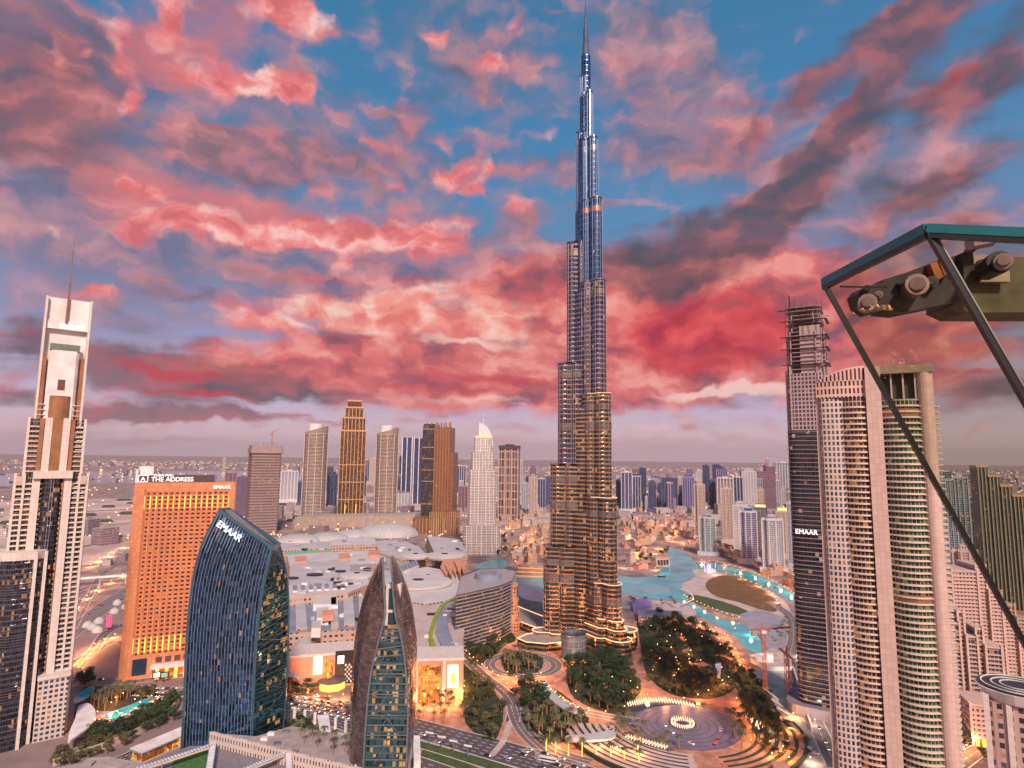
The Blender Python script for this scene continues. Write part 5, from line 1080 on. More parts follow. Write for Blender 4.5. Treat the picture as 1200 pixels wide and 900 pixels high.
# ------------------------------------------------------------------ louvred crescent office right of the mall
def crescent():
    t = thing('crescent_office', 'curved office block wrapped in grey horizontal louvres, left of the tallest tower', 'building', (0, 0, 0)); h = 62
    fr = [G(x, y) for x, y in spline([(534, 768), (548, 764), (566, 758), (584, 752), (598, 744)], 6)]
    bk = [G(x, y) for x, y in ((604, 726), (590, 722), (560, 724), (540, 735))]; P = fr + bk
    lv = facade('crescent_wall', (0.20, 0.17, 0.18), (0.04, 0.04, 0.055), 2.4, 3.9, .9, .75, lit=.06, wr=.4, metal=.4)
    b = MB(); b.prism(P, 0, h, 0, 1); b.build('body', [lv, slate], t); cx = sum(p[0] for p in P) / len(P); cy = sum(p[1] for p in P) / len(P)
    m = MB(); m.prism(scl(P, 1.035, cx, cy), 0, .9, 0, bottom=True); me = m.mesh('louvre', plain('grey_louvre', (.44, .38, .39), .4, .3)); z = 3
    while z < h: obj('louvre', me, t, (0, 0, z)); z += 3.9
    b = MB(); Q = scl(P, 1.03, cx, cy); b.prism(Q, h, h + 2.4, 0, -1); b.prism(Q[::-1], h, h + 2.4, 0, -1); b.build('parapet', steel, t)
    x, y = G(572, 678, h); b = MB(); b.prism(ell(17, 17, 24, x, y), h, h + 7, 0); b.build('roof_drum', slate, t); b = MB(); b.prism(ell(10, 10, 20, x, y), h + 7, h + 8, 0); b.build('roof_plant', steel, t)
    s = spot(586, 606, 738); t = thing('orange_block', 'small orange rounded block with stepped terraces against the curved louvred office', 'building', s.loc, s.rz); w = s.w
    for k, (f, z0, z1) in enumerate(((1.25, 0, 12), (1.1, 12, 25), (1.0, 25, 38), (.9, 38, 56))):
        b = MB(); b.prism(rrect(w * f, 26, 5, 4), z0, z1 - .8, 0); b.build('storey', facade('orange_terrace', (.55, .24, .13), (.10, .04, .03), 4, 4.2, .5, .5, lit=.3) if k == 0 else MATS['orange_terrace'], t); b = MB(); b.prism(rrect(w * f * 1.1, 29, 6, 4), z1 - .8, z1, 0, bottom=True); b.build('terrace_slab', peach, t)
crescent()
# ------------------------------------------------------------------ old quarter
oldw = [facade('old_wall_%s' % n, c, (0.05, 0.035, 0.03), 3.3, 3.6, .32, .42, lit=.34, litc=(1, .34, .06), ls=1.6, wr=.85, metal=.1) for n, c in (('sand', (.50, .29, .20)), ('rose', (.50, .25, .19)), ('tan', (.44, .30, .22)), ('pale', (.55, .40, .33)))]
roofp = plain('old_roof', (0.46, 0.29, 0.24), .85, scale=.1, var=.2); rw = random.Random(5)
def house_proto(k):
    w = rw.uniform(13, 22); d = rw.uniform(12, 20); h = rw.choice([8, 11, 11, 14.5, 18]); m = oldw[k % 4]
    t = thing('old_house', 'x', 'house'); b = MB(); b.box(-w / 2, w / 2, -d / 2, d / 2, 0, h, 0, cap=1); o = b.build('wall', [m, roofp], t)
    b = MB(); 
    for x0, x1, y0, y1 in ((-w / 2 - .3, w / 2 + .3, -d / 2 - .3, -d / 2 + .3), (-w / 2 - .3, w / 2 + .3, d / 2 - .3, d / 2 + .3), (-w / 2 - .3, -w / 2 + .3, -d / 2, d / 2), (w / 2 - .3, w / 2 + .3, -d / 2, d / 2)): b.box(x0, x1, y0, y1, h - .2, h + 1.0)
    b.build('parapet', roofp, t)
    u = w * rw.uniform(.35, .6); b = MB(); sx_ = rw.choice([-1, 1]); cx = sx_ * (w - u) / 2 * .8; b.box(cx - u / 2, cx + u / 2, -d * .1, d * .42, h, h + 3.8, 0, cap=1); b.build('upper_storey', [m, roofp], t)
    if k % 3 == 0: b = MB(); b.box(-sx_ * w * .3 - 1.8, -sx_ * w * .3 + 1.8, -1.8, 1.8, h, h + 7.5); b.build('wind_tower', m, t)
    if k % 2: b = MB(); b.box(-w * .3, w * .3, -d / 2 - 1.6, -d / 2, 0, 3.6); b.build('arcade', warmdim if k % 4 == 1 else m, t)
    return t
def copy_tree(o, parent=None):
    c = o.copy(); COL.objects.link(c); c.parent = parent
    for ch in list(o.children): copy_tree(ch, c)
    return c
def inpoly(p, P):
    c = False; n = len(P)
    for i in range(n):
        a, b = P[i], P[(i + 1) % n]
        if (a[1] > p[1]) != (b[1] > p[1]) and p[0] < (b[0] - a[0]) * (p[1] - a[1]) / (b[1] - a[1]) + a[0]: c = not c
    return c
def scatter(pix, n, dmin, seed, tries=40):
    """n spots on the ground inside a patch, at least dmin metres apart"""
    r = random.Random(seed); W_ = [G(*p) for p in pix]; x0 = min(p[0] for p in W_); x1 = max(p[0] for p in W_); y0 = min(p[1] for p in W_); y1 = max(p[1] for p in W_); out = []
    for _ in range(n * tries):
        p = (r.uniform(x0, x1), r.uniform(y0, y1))
        if inpoly(p, W_) and all((p[0] - q[0]) ** 2 + (p[1] - q[1]) ** 2 > dmin * dmin for q in out): out.append(p)
        if len(out) >= n: break
    return out
protos = [house_proto(k) for k in range(12)]; used = [False] * 12
def put_house(k, x, y, rz, sc, lab, grp):
    o = protos[k] if not used[k] else copy_tree(protos[k]); used[k] = True
    o.location = (x, y, 0); o.rotation_euler = (0, 0, rz); o.scale = (sc, sc, sc * rnd.uniform(.85, 1.25)); o['label'] = lab; o['group'] = grp
quarters = [([(598, 640), (640, 612), (648, 640), (648, 674), (612, 668), (600, 656)], 38, 'left of the tallest tower behind the lake', 7), ([(727, 612), (752, 600), (792, 604), (806, 628), (790, 638), (782, 645), (774, 662), (756, 668), (728, 671)], 74, 'right of the tallest tower on the lake bank', 8),
            ([(586, 606), (645, 600), (645, 612), (600, 622)], 16, 'behind the white sail topped hotel', 9), ([(800, 606), (826, 606), (826, 650), (806, 636)], 16, 'between the lake head and the beige tower', 10), ([(815, 645), (850, 652), (890, 668), (934, 692), (934, 672), (890, 655), (850, 642)], 28, 'along the far bank of the canal', 11)]
for pix, n, where, sd_ in quarters:
    for i, (x, y) in enumerate(scatter(pix, n, 15.5 if sd_ != 8 else 17, sd_)):
        k = rnd.randrange(12); col = ('sand', 'rose', 'tan', 'pale')[k % 4]
        put_house(k, x, y, rnd.choice([0, PI / 2, PI]) + .35 + rnd.uniform(-.2, .2), 1.0 if sd_ != 9 else 1.5, '%s coloured low flat roofed house %s' % (col, where), 'old quarter houses')
# market hall with dark arcade at the lake and the terraced building under the quarter
s = spot(765, 783, 663); t = thing('waterside_hall', 'sand coloured hall with tall dark openings on the right lake bank', 'building', s.loc, s.rz + .6); b = MB(); b.box(-16, 16, -9, 9, 0, 17); b.build('wall', oldw[3], t)
for i in range(4): b = MB(); b.box(-13 + i * 7, -8 + i * 7, -9.6, -8.9, 3, 13); b.build('opening', darkm, t)
b = MB(); b.box(-17, 17, -10, 10, 17, 18.5); b.build('parapet', roofp, t)
s = spot(603, 645, 676); t = thing('lakeside_hotel', 'terraced rose coloured building with lit arches on the lake left of the tallest tower', 'building', s.loc, s.rz - .1); w = s.w
for k in range(3): b = MB(); b.box(-w / 2 + k * 3, w / 2 - k * 2, -2 + k * 6, 22, k * 6, k * 6 + 6, 0, cap=1); b.build('terrace', [oldw[1], roofp], t); b = MB(); b.box(-w / 2 + k * 3, w / 2 - k * 2, -2.6 + k * 6, -2 + k * 6, k * 6 + 1, k * 6 + 1.7); b.build('light_line', warmdim, t)
# ------------------------------------------------------------------ low city all round, individual blocks nearer, one mass further off
lowm = [facade('low_block_%d' % i, c, (.05, .05, .07), 4, 3.8, .5, .5, lit=.18, wr=.8) for i, c in enumerate(((.46, .33, .29), (.36, .30, .32), (.52, .44, .42), (.26, .20, .24)))]
lp = []
for i in range(8):
    w = rw.uniform(22, 60); d = rw.uniform(20, 45); h = rw.choice([9, 12, 18, 26]); b = MB(); b.box(-w / 2, w / 2, -d / 2, d / 2, 0, h, 0, cap=1); b.box(-w * .3, w * .1, -d * .2, d * .2, h, h + 3, 1); lp.append(b.mesh('low_block', [lowm[i % 4], roofm]))
fields = [([(640, 600), (930, 600), (930, 590), (640, 590)], 26, 'behind the old quarter'), ([(262, 606), (345, 612), (545, 600), (545, 585), (262, 588)], 34, 'behind the golden tower and its neighbours'), ([(94, 655), (150, 650), (150, 610), (98, 615)], 5, 'on the sand left of the orange hotel'),
          ([(0, 690), (20, 660), (20, 610), (0, 610)], 8, 'on the sand at the far left edge'), ([(1095, 690), (1200, 700), (1200, 600), (1095, 600)], 26, 'beyond the glass rail at the right'), ([(800, 660), (930, 690), (930, 640), (830, 625)], 0, ''), ([(560, 606), (640, 604), (640, 585), (560, 588)], 12, 'behind the square brown tower'),
          ([(320, 650), (340, 624), (500, 620), (540, 626), (560, 600), (300, 606)], 14, 'between the mall and the towers'), ([(930, 660), (960, 700), (960, 600), (925, 600)], 6, 'just behind the black tower')]
for j, (pix, n, where) in enumerate(fields):
    for x, y in scatter(pix, n, 34, 60 + j): i = rnd.randrange(8); o = obj('low_building', lp[i], None, (x, y, 0), rnd.uniform(-.5, .5), (1, 1, rnd.uniform(.7, 1.6))); tag(o, '%s flat roofed block %s' % (('pinkish', 'grey', 'pale', 'dark')[i % 4], where), 'building', 'low blocks of the wider city')
rc = random.Random(99); b = MB()
for i in range(5200):
    Y = 2000 + 13000 * rc.random() ** 1.6; X = rc.uniform(-1.05, 1.15) * Y
    if X < Y * -.05 and Y < 4200 and rc.random() < .93: continue
    if X < -.3 * Y and 3600 < Y < 8200 and rc.random() < .9: continue
    if mnoise.noise(Vector((X * .0006, Y * .0006, 3))) < -.12: continue
    w = rc.uniform(15, 45) * (1 + Y / 9000); d = w * rc.uniform(.5, 1.1); h = rc.uniform(8, 26) * (2.2 if rc.random() < .06 else 1); m = rc.randrange(4)
    b.prism([(X - w / 2, Y - d / 2), (X + w / 2, Y - d / 2), (X + w / 2, Y + d / 2), (X - w / 2, Y + d / 2)], 0, h, m, m)
tag(b.build('far_city', lowm), 'far-off low city spread over the plain to the horizon', 'city', kind='stuff')
b = MB()
for i in range(2800):
    Y = 1500 + 12000 * rc.random() ** 1.7; X = rc.uniform(-1.0, 1.1) * Y
    if mnoise.noise(Vector((X * .0008, Y * .0008, 9))) < 0: continue
    r = 2.2 * (Y / 3000) ** .8; b.box(X - r, X + r, Y - r, Y + r, 12, 12 + r * 2)
tag(b.build('far_city_lights', glow('far_light', (1, .58, .30), 1.5)), 'tiny warm lights sprinkled over the far-off city', 'lights', kind='stuff')
b = MB()
for i in range(700):
    X = rc.uniform(-1.1, 1.1); Y = rc.uniform(1700, 7500); X *= Y
    if mnoise.noise(Vector((X * .0012, Y * .0012, 31))) < .08: continue
    w = rc.uniform(10, 50); b.prism(ell(w, w * rc.uniform(.4, 1), 7, X, Y), 0, rc.uniform(4, 9), 0, top=ell(w * .7, w * .5, 7, X, Y))
tag(b.build('far_trees', plain('far_foliage', (.05, .06, .04), .95, var=.3)), 'dark clumps of far-off scrub and trees on the plain', 'trees', kind='stuff')
# ------------------------------------------------------------------ park, roads and squares
def road(name, pix, width, mat=None, marks=0, kerb=True, closed=False, world=None, dashes=True, z=None):
    P = world or [G(*p) for p in pix]; P = spline(P, 6, closed); LZ[0] += 0.004; z = z or LZ[0]
    n = len(P); NR = []
    for i in range(n):
        a = P[(i - 1) % n] if closed or i > 0 else P[0]; c = P[(i + 1) % n] if closed or i < n - 1 else P[-1]; d = Vector((c[0] - a[0], c[1] - a[1])); d.normalize(); NR.append((-d.y, d.x))
    off = lambda i, o: (P[i][0] + NR[i][0] * o, P[i][1] + NR[i][1] * o)
    rg = range(n if closed else n - 1)
    def ribbon(nm, o0, o1, z0, m, hh=0.0):
        b = MB()
        for i in rg:
            j = (i + 1) % n; a, c, d, e = off(i, o0), off(j, o0), off(j, o1), off(i, o1)
            if hh: b.prism([a, c, d, e] if o0 > o1 else [e, d, c, a], z0, z0 + hh, 0)
            else: b.face([(*a, z0), (*c, z0), (*d, z0), (*e, z0)] if o0 > o1 else [(*e, z0), (*d, z0), (*c, z0), (*a, z0)])
        return struct(b.build(nm, m))
    ribbon(name, -width / 2, width / 2, z, mat or asph)
    if kerb: ribbon('kerb', width / 2, width / 2 + .8, z, kerbm, .14); ribbon('kerb', -width / 2 - .8, -width / 2, z, kerbm, .14)
    for k in range(1, marks + 1):
        o = -width / 2 + width * k / (marks + 1); b = MB(); acc = 0
        for i in rg:
            j = (i + 1) % n; a, c = Vector(off(i, o)), Vector(off(j, o)); L_ = (c - a).length; q = 0; d = (c - a) / max(L_, 1e-6); nn = Vector((-d.y, d.x)) * .22
            while q < L_:
                s0, s1 = a + d * q, a + d * min(q + 4, L_); b.face([(*(s0 - nn), z + .003), (*(s1 - nn), z + .003), (*(s1 + nn), z + .003), (*(s0 + nn), z + .003)]); q += 9
        if b.f: struct(b.build('lane_markings', linem))
    return P
LZ[0] = 0.15
park_pave = [(535, 772), (600, 742), (660, 740), (735, 760), (745, 718), (800, 723), (826, 735), (848, 749), (862, 764), (876, 776), (925, 800), (935, 900), (960, 960), (640, 960), (480, 900), (470, 830), (520, 800)]
sheet('park_paving', park_pave, pave)
sheet('district_ground', [(60, 740), (150, 700), (340, 800), (480, 830), (480, 960), (-150, 960), (-60, 840)], plain('brown_concrete', (.25, .17, .16), .85, scale=.03, var=.25, geo=True))  # dull brown concrete, mottled at random
sheet('mall_forecourt', [(330, 795), (480, 812), (480, 850), (335, 835)], asph2)
BEDS = []
for P_ in ([(555, 745), (592, 738), (604, 750), (590, 758), (572, 775), (556, 782), (545, 766)], [(540, 778), (560, 792), (580, 812), (590, 835), (580, 868), (560, 862), (545, 845), (548, 826), (528, 812)], [(588, 768), (612, 764), (635, 772), (633, 786), (612, 794), (594, 790)],
           [(612, 820), (640, 805), (668, 820), (690, 842), (680, 862), (650, 872), (625, 866), (612, 845)], [(668, 770), (700, 762), (738, 782), (745, 812), (736, 838), (700, 832), (668, 812)], [(750, 722), (800, 726), (826, 740), (852, 760), (866, 778), (868, 800), (840, 818), (790, 815), (758, 790), (750, 750)],
           [(862, 800), (884, 792), (905, 820), (918, 860), (900, 885), (880, 850)], [(640, 842), (700, 850), (738, 862), (730, 872), (690, 866), (640, 858)], [(730, 800), (748, 800), (750, 812), (736, 822)], [(500, 878), (560, 900), (620, 925), (560, 925), (500, 900)]):
    BEDS.append(P_) if P_[0][0] != 500 else None
    sheet('planting_bed', spline(P_, 4, True), soil if P_[0][0] != 500 else grassm)
for P_ in ([(752, 728), (790, 726), (830, 736), (862, 760), (858, 765), (826, 744), (790, 734), (756, 738)], [(800, 742), (815, 770), (842, 785), (868, 805), (862, 812), (838, 796), (808, 778), (792, 744)], [(838, 768), (858, 772), (862, 790), (845, 785)], [(700, 772), (712, 800), (730, 812), (726, 818), (706, 806), (694, 776)]):
    sheet('park_path', spline(P_, 4, True), pave)
RB = G(613, 779); R0 = G(652, 779)[0] - RB[0]
road('boulevard', [(440, 842), (480, 852), (540, 868), (600, 884), (660, 902), (760, 940)], 30, marks=5)
road('median_lawn', [(478, 868), (520, 880), (575, 897), (640, 918)], 11, grassm)
road('boulevard', [(440, 880), (500, 898), (600, 935)], 16, marks=2)
road('park_road', [(522, 752), (545, 772), (570, 795), (592, 812), (602, 830), (600, 846)], 11, marks=1)
road('footbridge_path', [(604, 838), (596, 852), (590, 868), (576, 886)], 5, pave2, kerb=False)
road('park_road', [(604, 826), (612, 848), (626, 866), (650, 884), (690, 896)], 17, asph2, marks=3)
road('roundabout', None, 11, asph2, marks=1, closed=True, world=[(RB[0] + R0 * math.cos(a), RB[1] + R0 * math.sin(a)) for a in [2 * PI * i / 16 for i in range(16)]])
for k in range(5): road('paving_ring', None, 1.0, pave2 if k % 2 else slate, kerb=False, closed=False, world=[(RB[0] + (14 + k * 3.4) * math.cos(a), RB[1] + (14 + k * 3.4) * math.sin(a)) for a in [-1.9 + 2.7 * i / 12 for i in range(13)]])
road('park_road', [(632, 798), (645, 812), (664, 826), (690, 836), (722, 842), (750, 846)], 11, asph2, marks=1)
road('park_road', [(640, 848), (680, 852), (720, 858), (745, 868)], 9, asph2, marks=1)
road('drop_off_lane', [(640, 760), (656, 764), (668, 775), (668, 790), (655, 800)], 8, pave)
# round plaza with rings
PC = G(800, 849); PR = 46
sheet('plaza', [(PC[0] + PR * math.cos(2 * PI * i / 48), PC[1] + PR * .98 * math.sin(2 * PI * i / 48)) for i in range(48)], plain('violet_setts', (.17, .14, .20), .5, scale=.1, var=.2), world=True)
for k, r in enumerate((14, 21, 27, 33, 39, 45)): road('paving_ring', None, .9, plain('dark_sett_ring', (.09, .07, .12), .6) if k == 0 else MATS['dark_sett_ring'], kerb=False, closed=True, world=[(PC[0] + r * math.cos(2 * PI * i / 20), PC[1] + r * math.sin(2 * PI * i / 20)) for i in range(20)])
def arcw(r, a0, a1, n=14): return [(PC[0] + r * math.cos(math.radians(a0 + (a1 - a0) * i / n)), PC[1] + r * math.sin(math.radians(a0 + (a1 - a0) * i / n))) for i in range(n + 1)]
# raised ring terraces toward the viewer, paving between dark beds
for k in range(8):
    r = 52 + k * 6.2; a0, a1 = (183, 262) if k < 7 else (190, 250); P = arcw(r + 3.6, a0, a1) + arcw(r, a1, a0); b = MB(); b.prism(P, 0, .5 + .35 * k, 0); b.build('terrace_step', [pave2]); o = bpy.context.scene.collection.objects[-1]; struct(o)
    P = arcw(r + 5.8, a0 + 4, a1 - 4) + arcw(r + 3.9, a1 - 4, a0 + 4); b = MB(); b.prism(P, 0, .7 + .35 * k, 0); struct(b.build('planting_strip', soil))
for k in range(6):
    r = 52 + k * 7; a0, a1 = 278, 366; P = arcw(r + 3.6, a0, a1) + arcw(r, a1, a0); b = MB(); b.prism(P, 0, .4 + .3 * k, 0); struct(b.build('terrace_step', pave)); P = arcw(r + 6.4, a0 + 3, a1 - 3) + arcw(r + 4, a1 - 3, a0 + 3); b = MB(); b.prism(P, 0, .5 + .3 * k, 0); struct(b.build('planting_strip', soil))
jet = glow('lit_water_jet', (1, .60, .34), 2.0); darkwater = water_mat('dark_water', (.05, .05, .09))
def basin(name, label, cx, cy, pts_, jets, grp=None):
    t = thing(name, label, 'fountain', (PC[0] + cx, PC[1] + cy, 0), 0, grp); b = MB(); b.prism(pts_, 0, .7, 0); b.build('basin', plain('basin_stone', (.10, .08, .10), .3) if 'basin_stone' not in MATS else MATS['basin_stone'], t)
    q = scl(pts_, .9); b = MB(); b.face([(x, y, .74) for x, y in q]); b.build('water', darkwater, t)
    for x, y, h in jets: b = MB(); b.tube((x, y, .7), (x, y, .7 + h), .42, .12, 5); b.build('water_jet', jet, t)
basin('ring_fountain', 'round fountain with a ring of glowing jets in the centre of the violet plaza', 0, 0, ell(12, 12, 28), [(9 * math.cos(a), 9 * math.sin(a), 2.6) for a in [2 * PI * i / 30 for i in range(30)]] + [(6.4 * math.cos(a), 6.4 * math.sin(a), 1.8) for a in [2 * PI * i / 22 for i in range(22)]])
cr_ = [(-46, 24), (-36, 38), (-20, 48), (0, 53), (20, 52), (38, 42), (20, 45), (0, 44), (-20, 37), (-36, 26)]; cr_ = cr_[::-1]
basin('crescent_fountain', 'crescent fountain full of glowing jets on the park side of the violet plaza', 0, 0, cr_, [(-38 + i * 2.3 + dx, 30 + 15 * math.sin(PI * (i + 2) / 30) + j * 2.6 - (i / 26.) * 1.5, 2.4) for i in range(26) for j in range(3) for dx in (0,)])
basin('leaf_fountain', 'small leaf shaped fountain with glowing jets at the right of the violet plaza', 60, 2, [(-5, -14), (0, -17), (5, -8), (6, 4), (2, 15), (-4, 8)], [(rnd.uniform(-3, 4), -11 + i * 1.5, 2.2) for i in range(16)])
basin('lamp_field_fountain', 'slanting field of small glowing jets at the lower left of the violet plaza', -38, -34, [(-20, 8), (14, -14), (20, -11), (-10, 14)], [(-14 + i * 2.0 + j * 1.4, 7 - i * 1.35 + j * 1.5, 1.8) for i in range(14) for j in range(3)])
# ------------------------------------------------------------------ vegetation
def leafmat(name, a, c):
    m, t, N_, L_, b = newmat(name); g = NG(t); oi = g.n('ShaderNodeObjectInfo'); v = g.noise(.25, 2, vec=g.n('ShaderNodeNewGeometry').outputs['Position'])
    k = g.m('SUBTRACT', g.m('ADD', oi.outputs['Random'], v), .5, clamp=True); L_.new(g.mix(k, C4(a), C4(c)), b.inputs['Base Color']); b.inputs['Roughness'].default_value = .7; return m
lf_d = leafmat('dark_leaves', (.012, .026, .010), (.045, .075, .022)); lf_o = leafmat('olive_leaves', (.035, .04, .015), (.13, .11, .035)); lf_p = leafmat('palm_leaves', (.05, .055, .02), (.13, .12, .05)); bark = plain('bark', (.20, .12, .08), .9); palmbark = plain('palm_trunk', (.30, .17, .10), .8)  # palm trunks a paler, warmer brown than the bark
rt = random.Random(21)
def crown_mesh(rx, rz, n, s, m):
    b = MB(); cl = [(rt.uniform(-.55, .55) * rx, rt.uniform(-.55, .55) * rx, rt.uniform(-.4, .6) * rz, rt.uniform(.4, .62)) for _ in range(7)]
    for i in range(n):
        cx, cy, cz, k = rt.choice(cl); u = Vector((rt.gauss(0, 1), rt.gauss(0, 1), rt.gauss(0, 1))).normalized() * rt.uniform(.55, 1.0) ** .5
        p = Vector((cx + u.x * rx * k, cy + u.y * rx * k, cz + u.z * rz * k)); a = Vector((rt.gauss(0, 1), rt.gauss(0, 1), rt.gauss(0, .6))).normalized(); c = a.cross(u if abs(a.dot(u)) < .95 else Vector((0, 0, 1))).normalized(); q = s * rt.uniform(.6, 1.3)
        b.face([p - a * q, p - c * q * .6, p + a * q, p + c * q * .6])
    return b.mesh('crown', m)
def tree_proto(h, rx, n, m):
    t = thing('tree', 'x', 'tree'); b = MB(); b.tube((0, 0, 0), (0, 0, h * .55), .35, .22, 6)
    for i in range(4): a = i * 1.6 + rt.random(); b.tube((0, 0, h * (.35 + .05 * i)), (math.cos(a) * rx * .5, math.sin(a) * rx * .5, h * .68), .16, .07, 4)
    b.build('trunk', bark, t); obj('crown', crown_mesh(rx, h * .36, n, .62, m), t, (0, 0, h * .66)); return t
def palm_proto(h, lit=False):
    t = thing('palm_tree', 'x', 'palm tree'); b = MB(); b.tube((0, 0, 0), (.2, .1, h), .34, .24, 6); b.build('trunk', amber if lit else palmbark, t); b = MB()
    for i in range(15):
        a = 2 * PI * i / 15 + rt.uniform(-.2, .2); r = rt.uniform(2.4, 3.4); up = rt.uniform(.1, 1.5); pr = Vector((.2, .1, h)); w = Vector((-math.sin(a), math.cos(a), 0))
        for k in range(1, 5):
            f = k / 4; p = Vector((.2 + math.cos(a) * r * f, .1 + math.sin(a) * r * f, h + up * math.sin(f * 2.2) * 1.2 - f * f * 1.9)); q = .62 * (1.1 - f * .8); q0 = .62 * (1.1 - (f - .25) * .8)
            b.face([pr - w * q0 - Vector((0, 0, .25)), pr, p, p - w * q - Vector((0, 0, .25))]); b.face([pr, pr + w * q0 - Vector((0, 0, .25)), p + w * q - Vector((0, 0, .25)), p]); pr = p
    b.build('crown', lf_p, t); return t
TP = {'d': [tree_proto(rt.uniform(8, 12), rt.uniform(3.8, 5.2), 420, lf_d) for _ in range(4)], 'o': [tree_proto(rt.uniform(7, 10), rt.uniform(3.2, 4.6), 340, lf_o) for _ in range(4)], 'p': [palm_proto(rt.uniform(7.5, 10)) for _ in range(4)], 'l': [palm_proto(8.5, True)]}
tu = set()
def put_tree(kind, x, y, lab, grp, sc=None, z=0):
    o = rt.choice(TP[kind]); s_ = sc or rt.uniform(.8, 1.25)
    if o.name in tu: o = copy_tree(o)
    else: tu.add(o.name)
    o.location = (x, y, z); o.rotation_euler = (0, 0, rt.uniform(0, 6.28)); o.scale = (s_, s_, s_ * rt.uniform(.9, 1.15)); o['label'] = lab; o['group'] = grp; return o
GR = 'trees of the park'; GP = 'palms of the park'
WD = {'d': 'dark green leafy tree', 'o': 'olive brown leafy tree', 'p': 'date palm'}
for k, (pix, kind, n, dm, where) in enumerate([
  ([(666, 772), (700, 762), (736, 784), (746, 812), (738, 840), (700, 832), (666, 812)], 'd', 74, 4.6, 'in the dense grove at the foot of the tallest tower'),
  ([(553, 742), (592, 738), (600, 750), (580, 770), (556, 782), (545, 766)], 'd', 24, 5.5, 'in front of the curved louvred office'),
  ([(590, 770), (612, 764), (634, 772), (632, 784), (612, 792), (594, 788)], 'p', 22, 4.0, 'on the island of the roundabout'),
  ([(600, 818), (620, 806), (648, 822), (640, 836), (612, 836)], 'd', 12, 5.5, 'between the park road and the queue of cars'),
  ([(612, 838), (645, 835), (685, 846), (680, 862), (650, 870), (622, 864)], 'p', 26, 4.5, 'on the lawn inside the road fork'),
  ([(538, 790), (560, 795), (582, 815), (590, 835), (578, 864), (556, 860), (540, 840)], 'o', 24, 5.5, 'beside the winding park road'),
  ([(488, 820), (525, 815), (545, 838), (540, 858), (490, 846)], 'p', 20, 5.0, 'in the forecourt of the right mall entrance'),
  ([(756, 722), (805, 726), (832, 742), (860, 770), (840, 790), (800, 765), (760, 760)], 'd', 42, 6.2, 'in the park between the tallest tower and the pool'),
  ([(745, 770), (800, 768), (845, 795), (838, 818), (790, 816), (752, 800)], 'o', 38, 5.6, 'in the park behind the violet plaza'),
  ([(866, 790), (884, 790), (905, 822), (918, 862), (900, 885), (878, 850)], 'o', 38, 5.5, 'along the right rim of the park'),
  ([(722, 848), (752, 850), (762, 872), (745, 890), (724, 872)], 'p', 14, 5.0, 'at the left rim of the violet plaza'),
  ([(766, 868), (800, 876), (800, 884), (766, 880)], 'p', 6, 5.0, 'on the front edge of the violet plaza'),
  ([(850, 842), (884, 836), (898, 872), (868, 884)], 'p', 20, 5.0, 'on the right terraces beside the violet plaza'),
  ([(735, 640), (790, 640), (780, 660), (745, 664)], 'd', 12, 10, 'among the low houses on the lake bank'),
  ([(572, 634), (602, 628), (604, 656), (585, 660)], 'd', 14, 10, 'beside the white sail topped hotel'),
  ([(735, 704), (800, 710), (800, 716), (735, 712)], 'p', 9, 9, 'on the waterside promenade of the lake'),
  ([(830, 672), (855, 668), (915, 700), (908, 702), (850, 676)], 'p', 14, 9, 'in the lit row between the brown lawn and the canal')]):
    g_ = GP if kind == 'p' else GR
    for x, y in scatter(pix, n, dm, 200 + k): put_tree(kind, x, y, '%s %s' % (WD[kind], where), g_, sc=(rt.uniform(1.0, 1.5) if kind == 'd' else rt.uniform(.95, 1.3)))
for i, (px, py) in enumerate(((651, 884), (666, 886), (682, 887), (699, 889), (716, 891), (732, 894), (749, 897), (640, 880))):
    x, y = G(px, py); put_tree('l', x, y, 'date palm with a brightly lit golden trunk in the row along the boulevard', 'palms with lit trunks', sc=1.25)
b = MB()
for P_ in BEDS:
    Wp = [G(*p) for p in spline(P_, 4, True)]; x0 = min(p[0] for p in Wp); x1 = max(p[0] for p in Wp); y0 = min(p[1] for p in Wp); y1 = max(p[1] for p in Wp)
    for _ in range(int((x1 - x0) * (y1 - y0) * .42)):
        p = (rt.uniform(x0, x1), rt.uniform(y0, y1))
        if mnoise.noise(Vector((p[0] * .06, p[1] * .06, 5))) < -.22 or not inpoly(p, Wp): continue
        s_ = rt.uniform(.4, 1.1); h = rt.uniform(.4, 1.6); mi = 0 if mnoise.noise(Vector((p[0] * .04, p[1] * .04, 8))) < .15 else 1
        for k in range(3):
            a = rt.uniform(0, 6.28); c_, q_ = math.cos(a) * s_, math.sin(a) * s_; dx, dy = rt.uniform(-.5, .5), rt.uniform(-.5, .5)
            b.face([(p[0] + dx - c_, p[1] + dy - q_, h * .4), (p[0] + dx + q_, p[1] + dy - c_, h * .7 + .1), (p[0] + dx + c_, p[1] + dy + q_, h), (p[0] + dx - q_, p[1] + dy + c_, h * .7)], None, mi)
tag(b.build('ground_cover', [lf_d, lf_o]), 'low dark shrubs and ground cover filling the park beds', 'shrubs', kind='stuff')
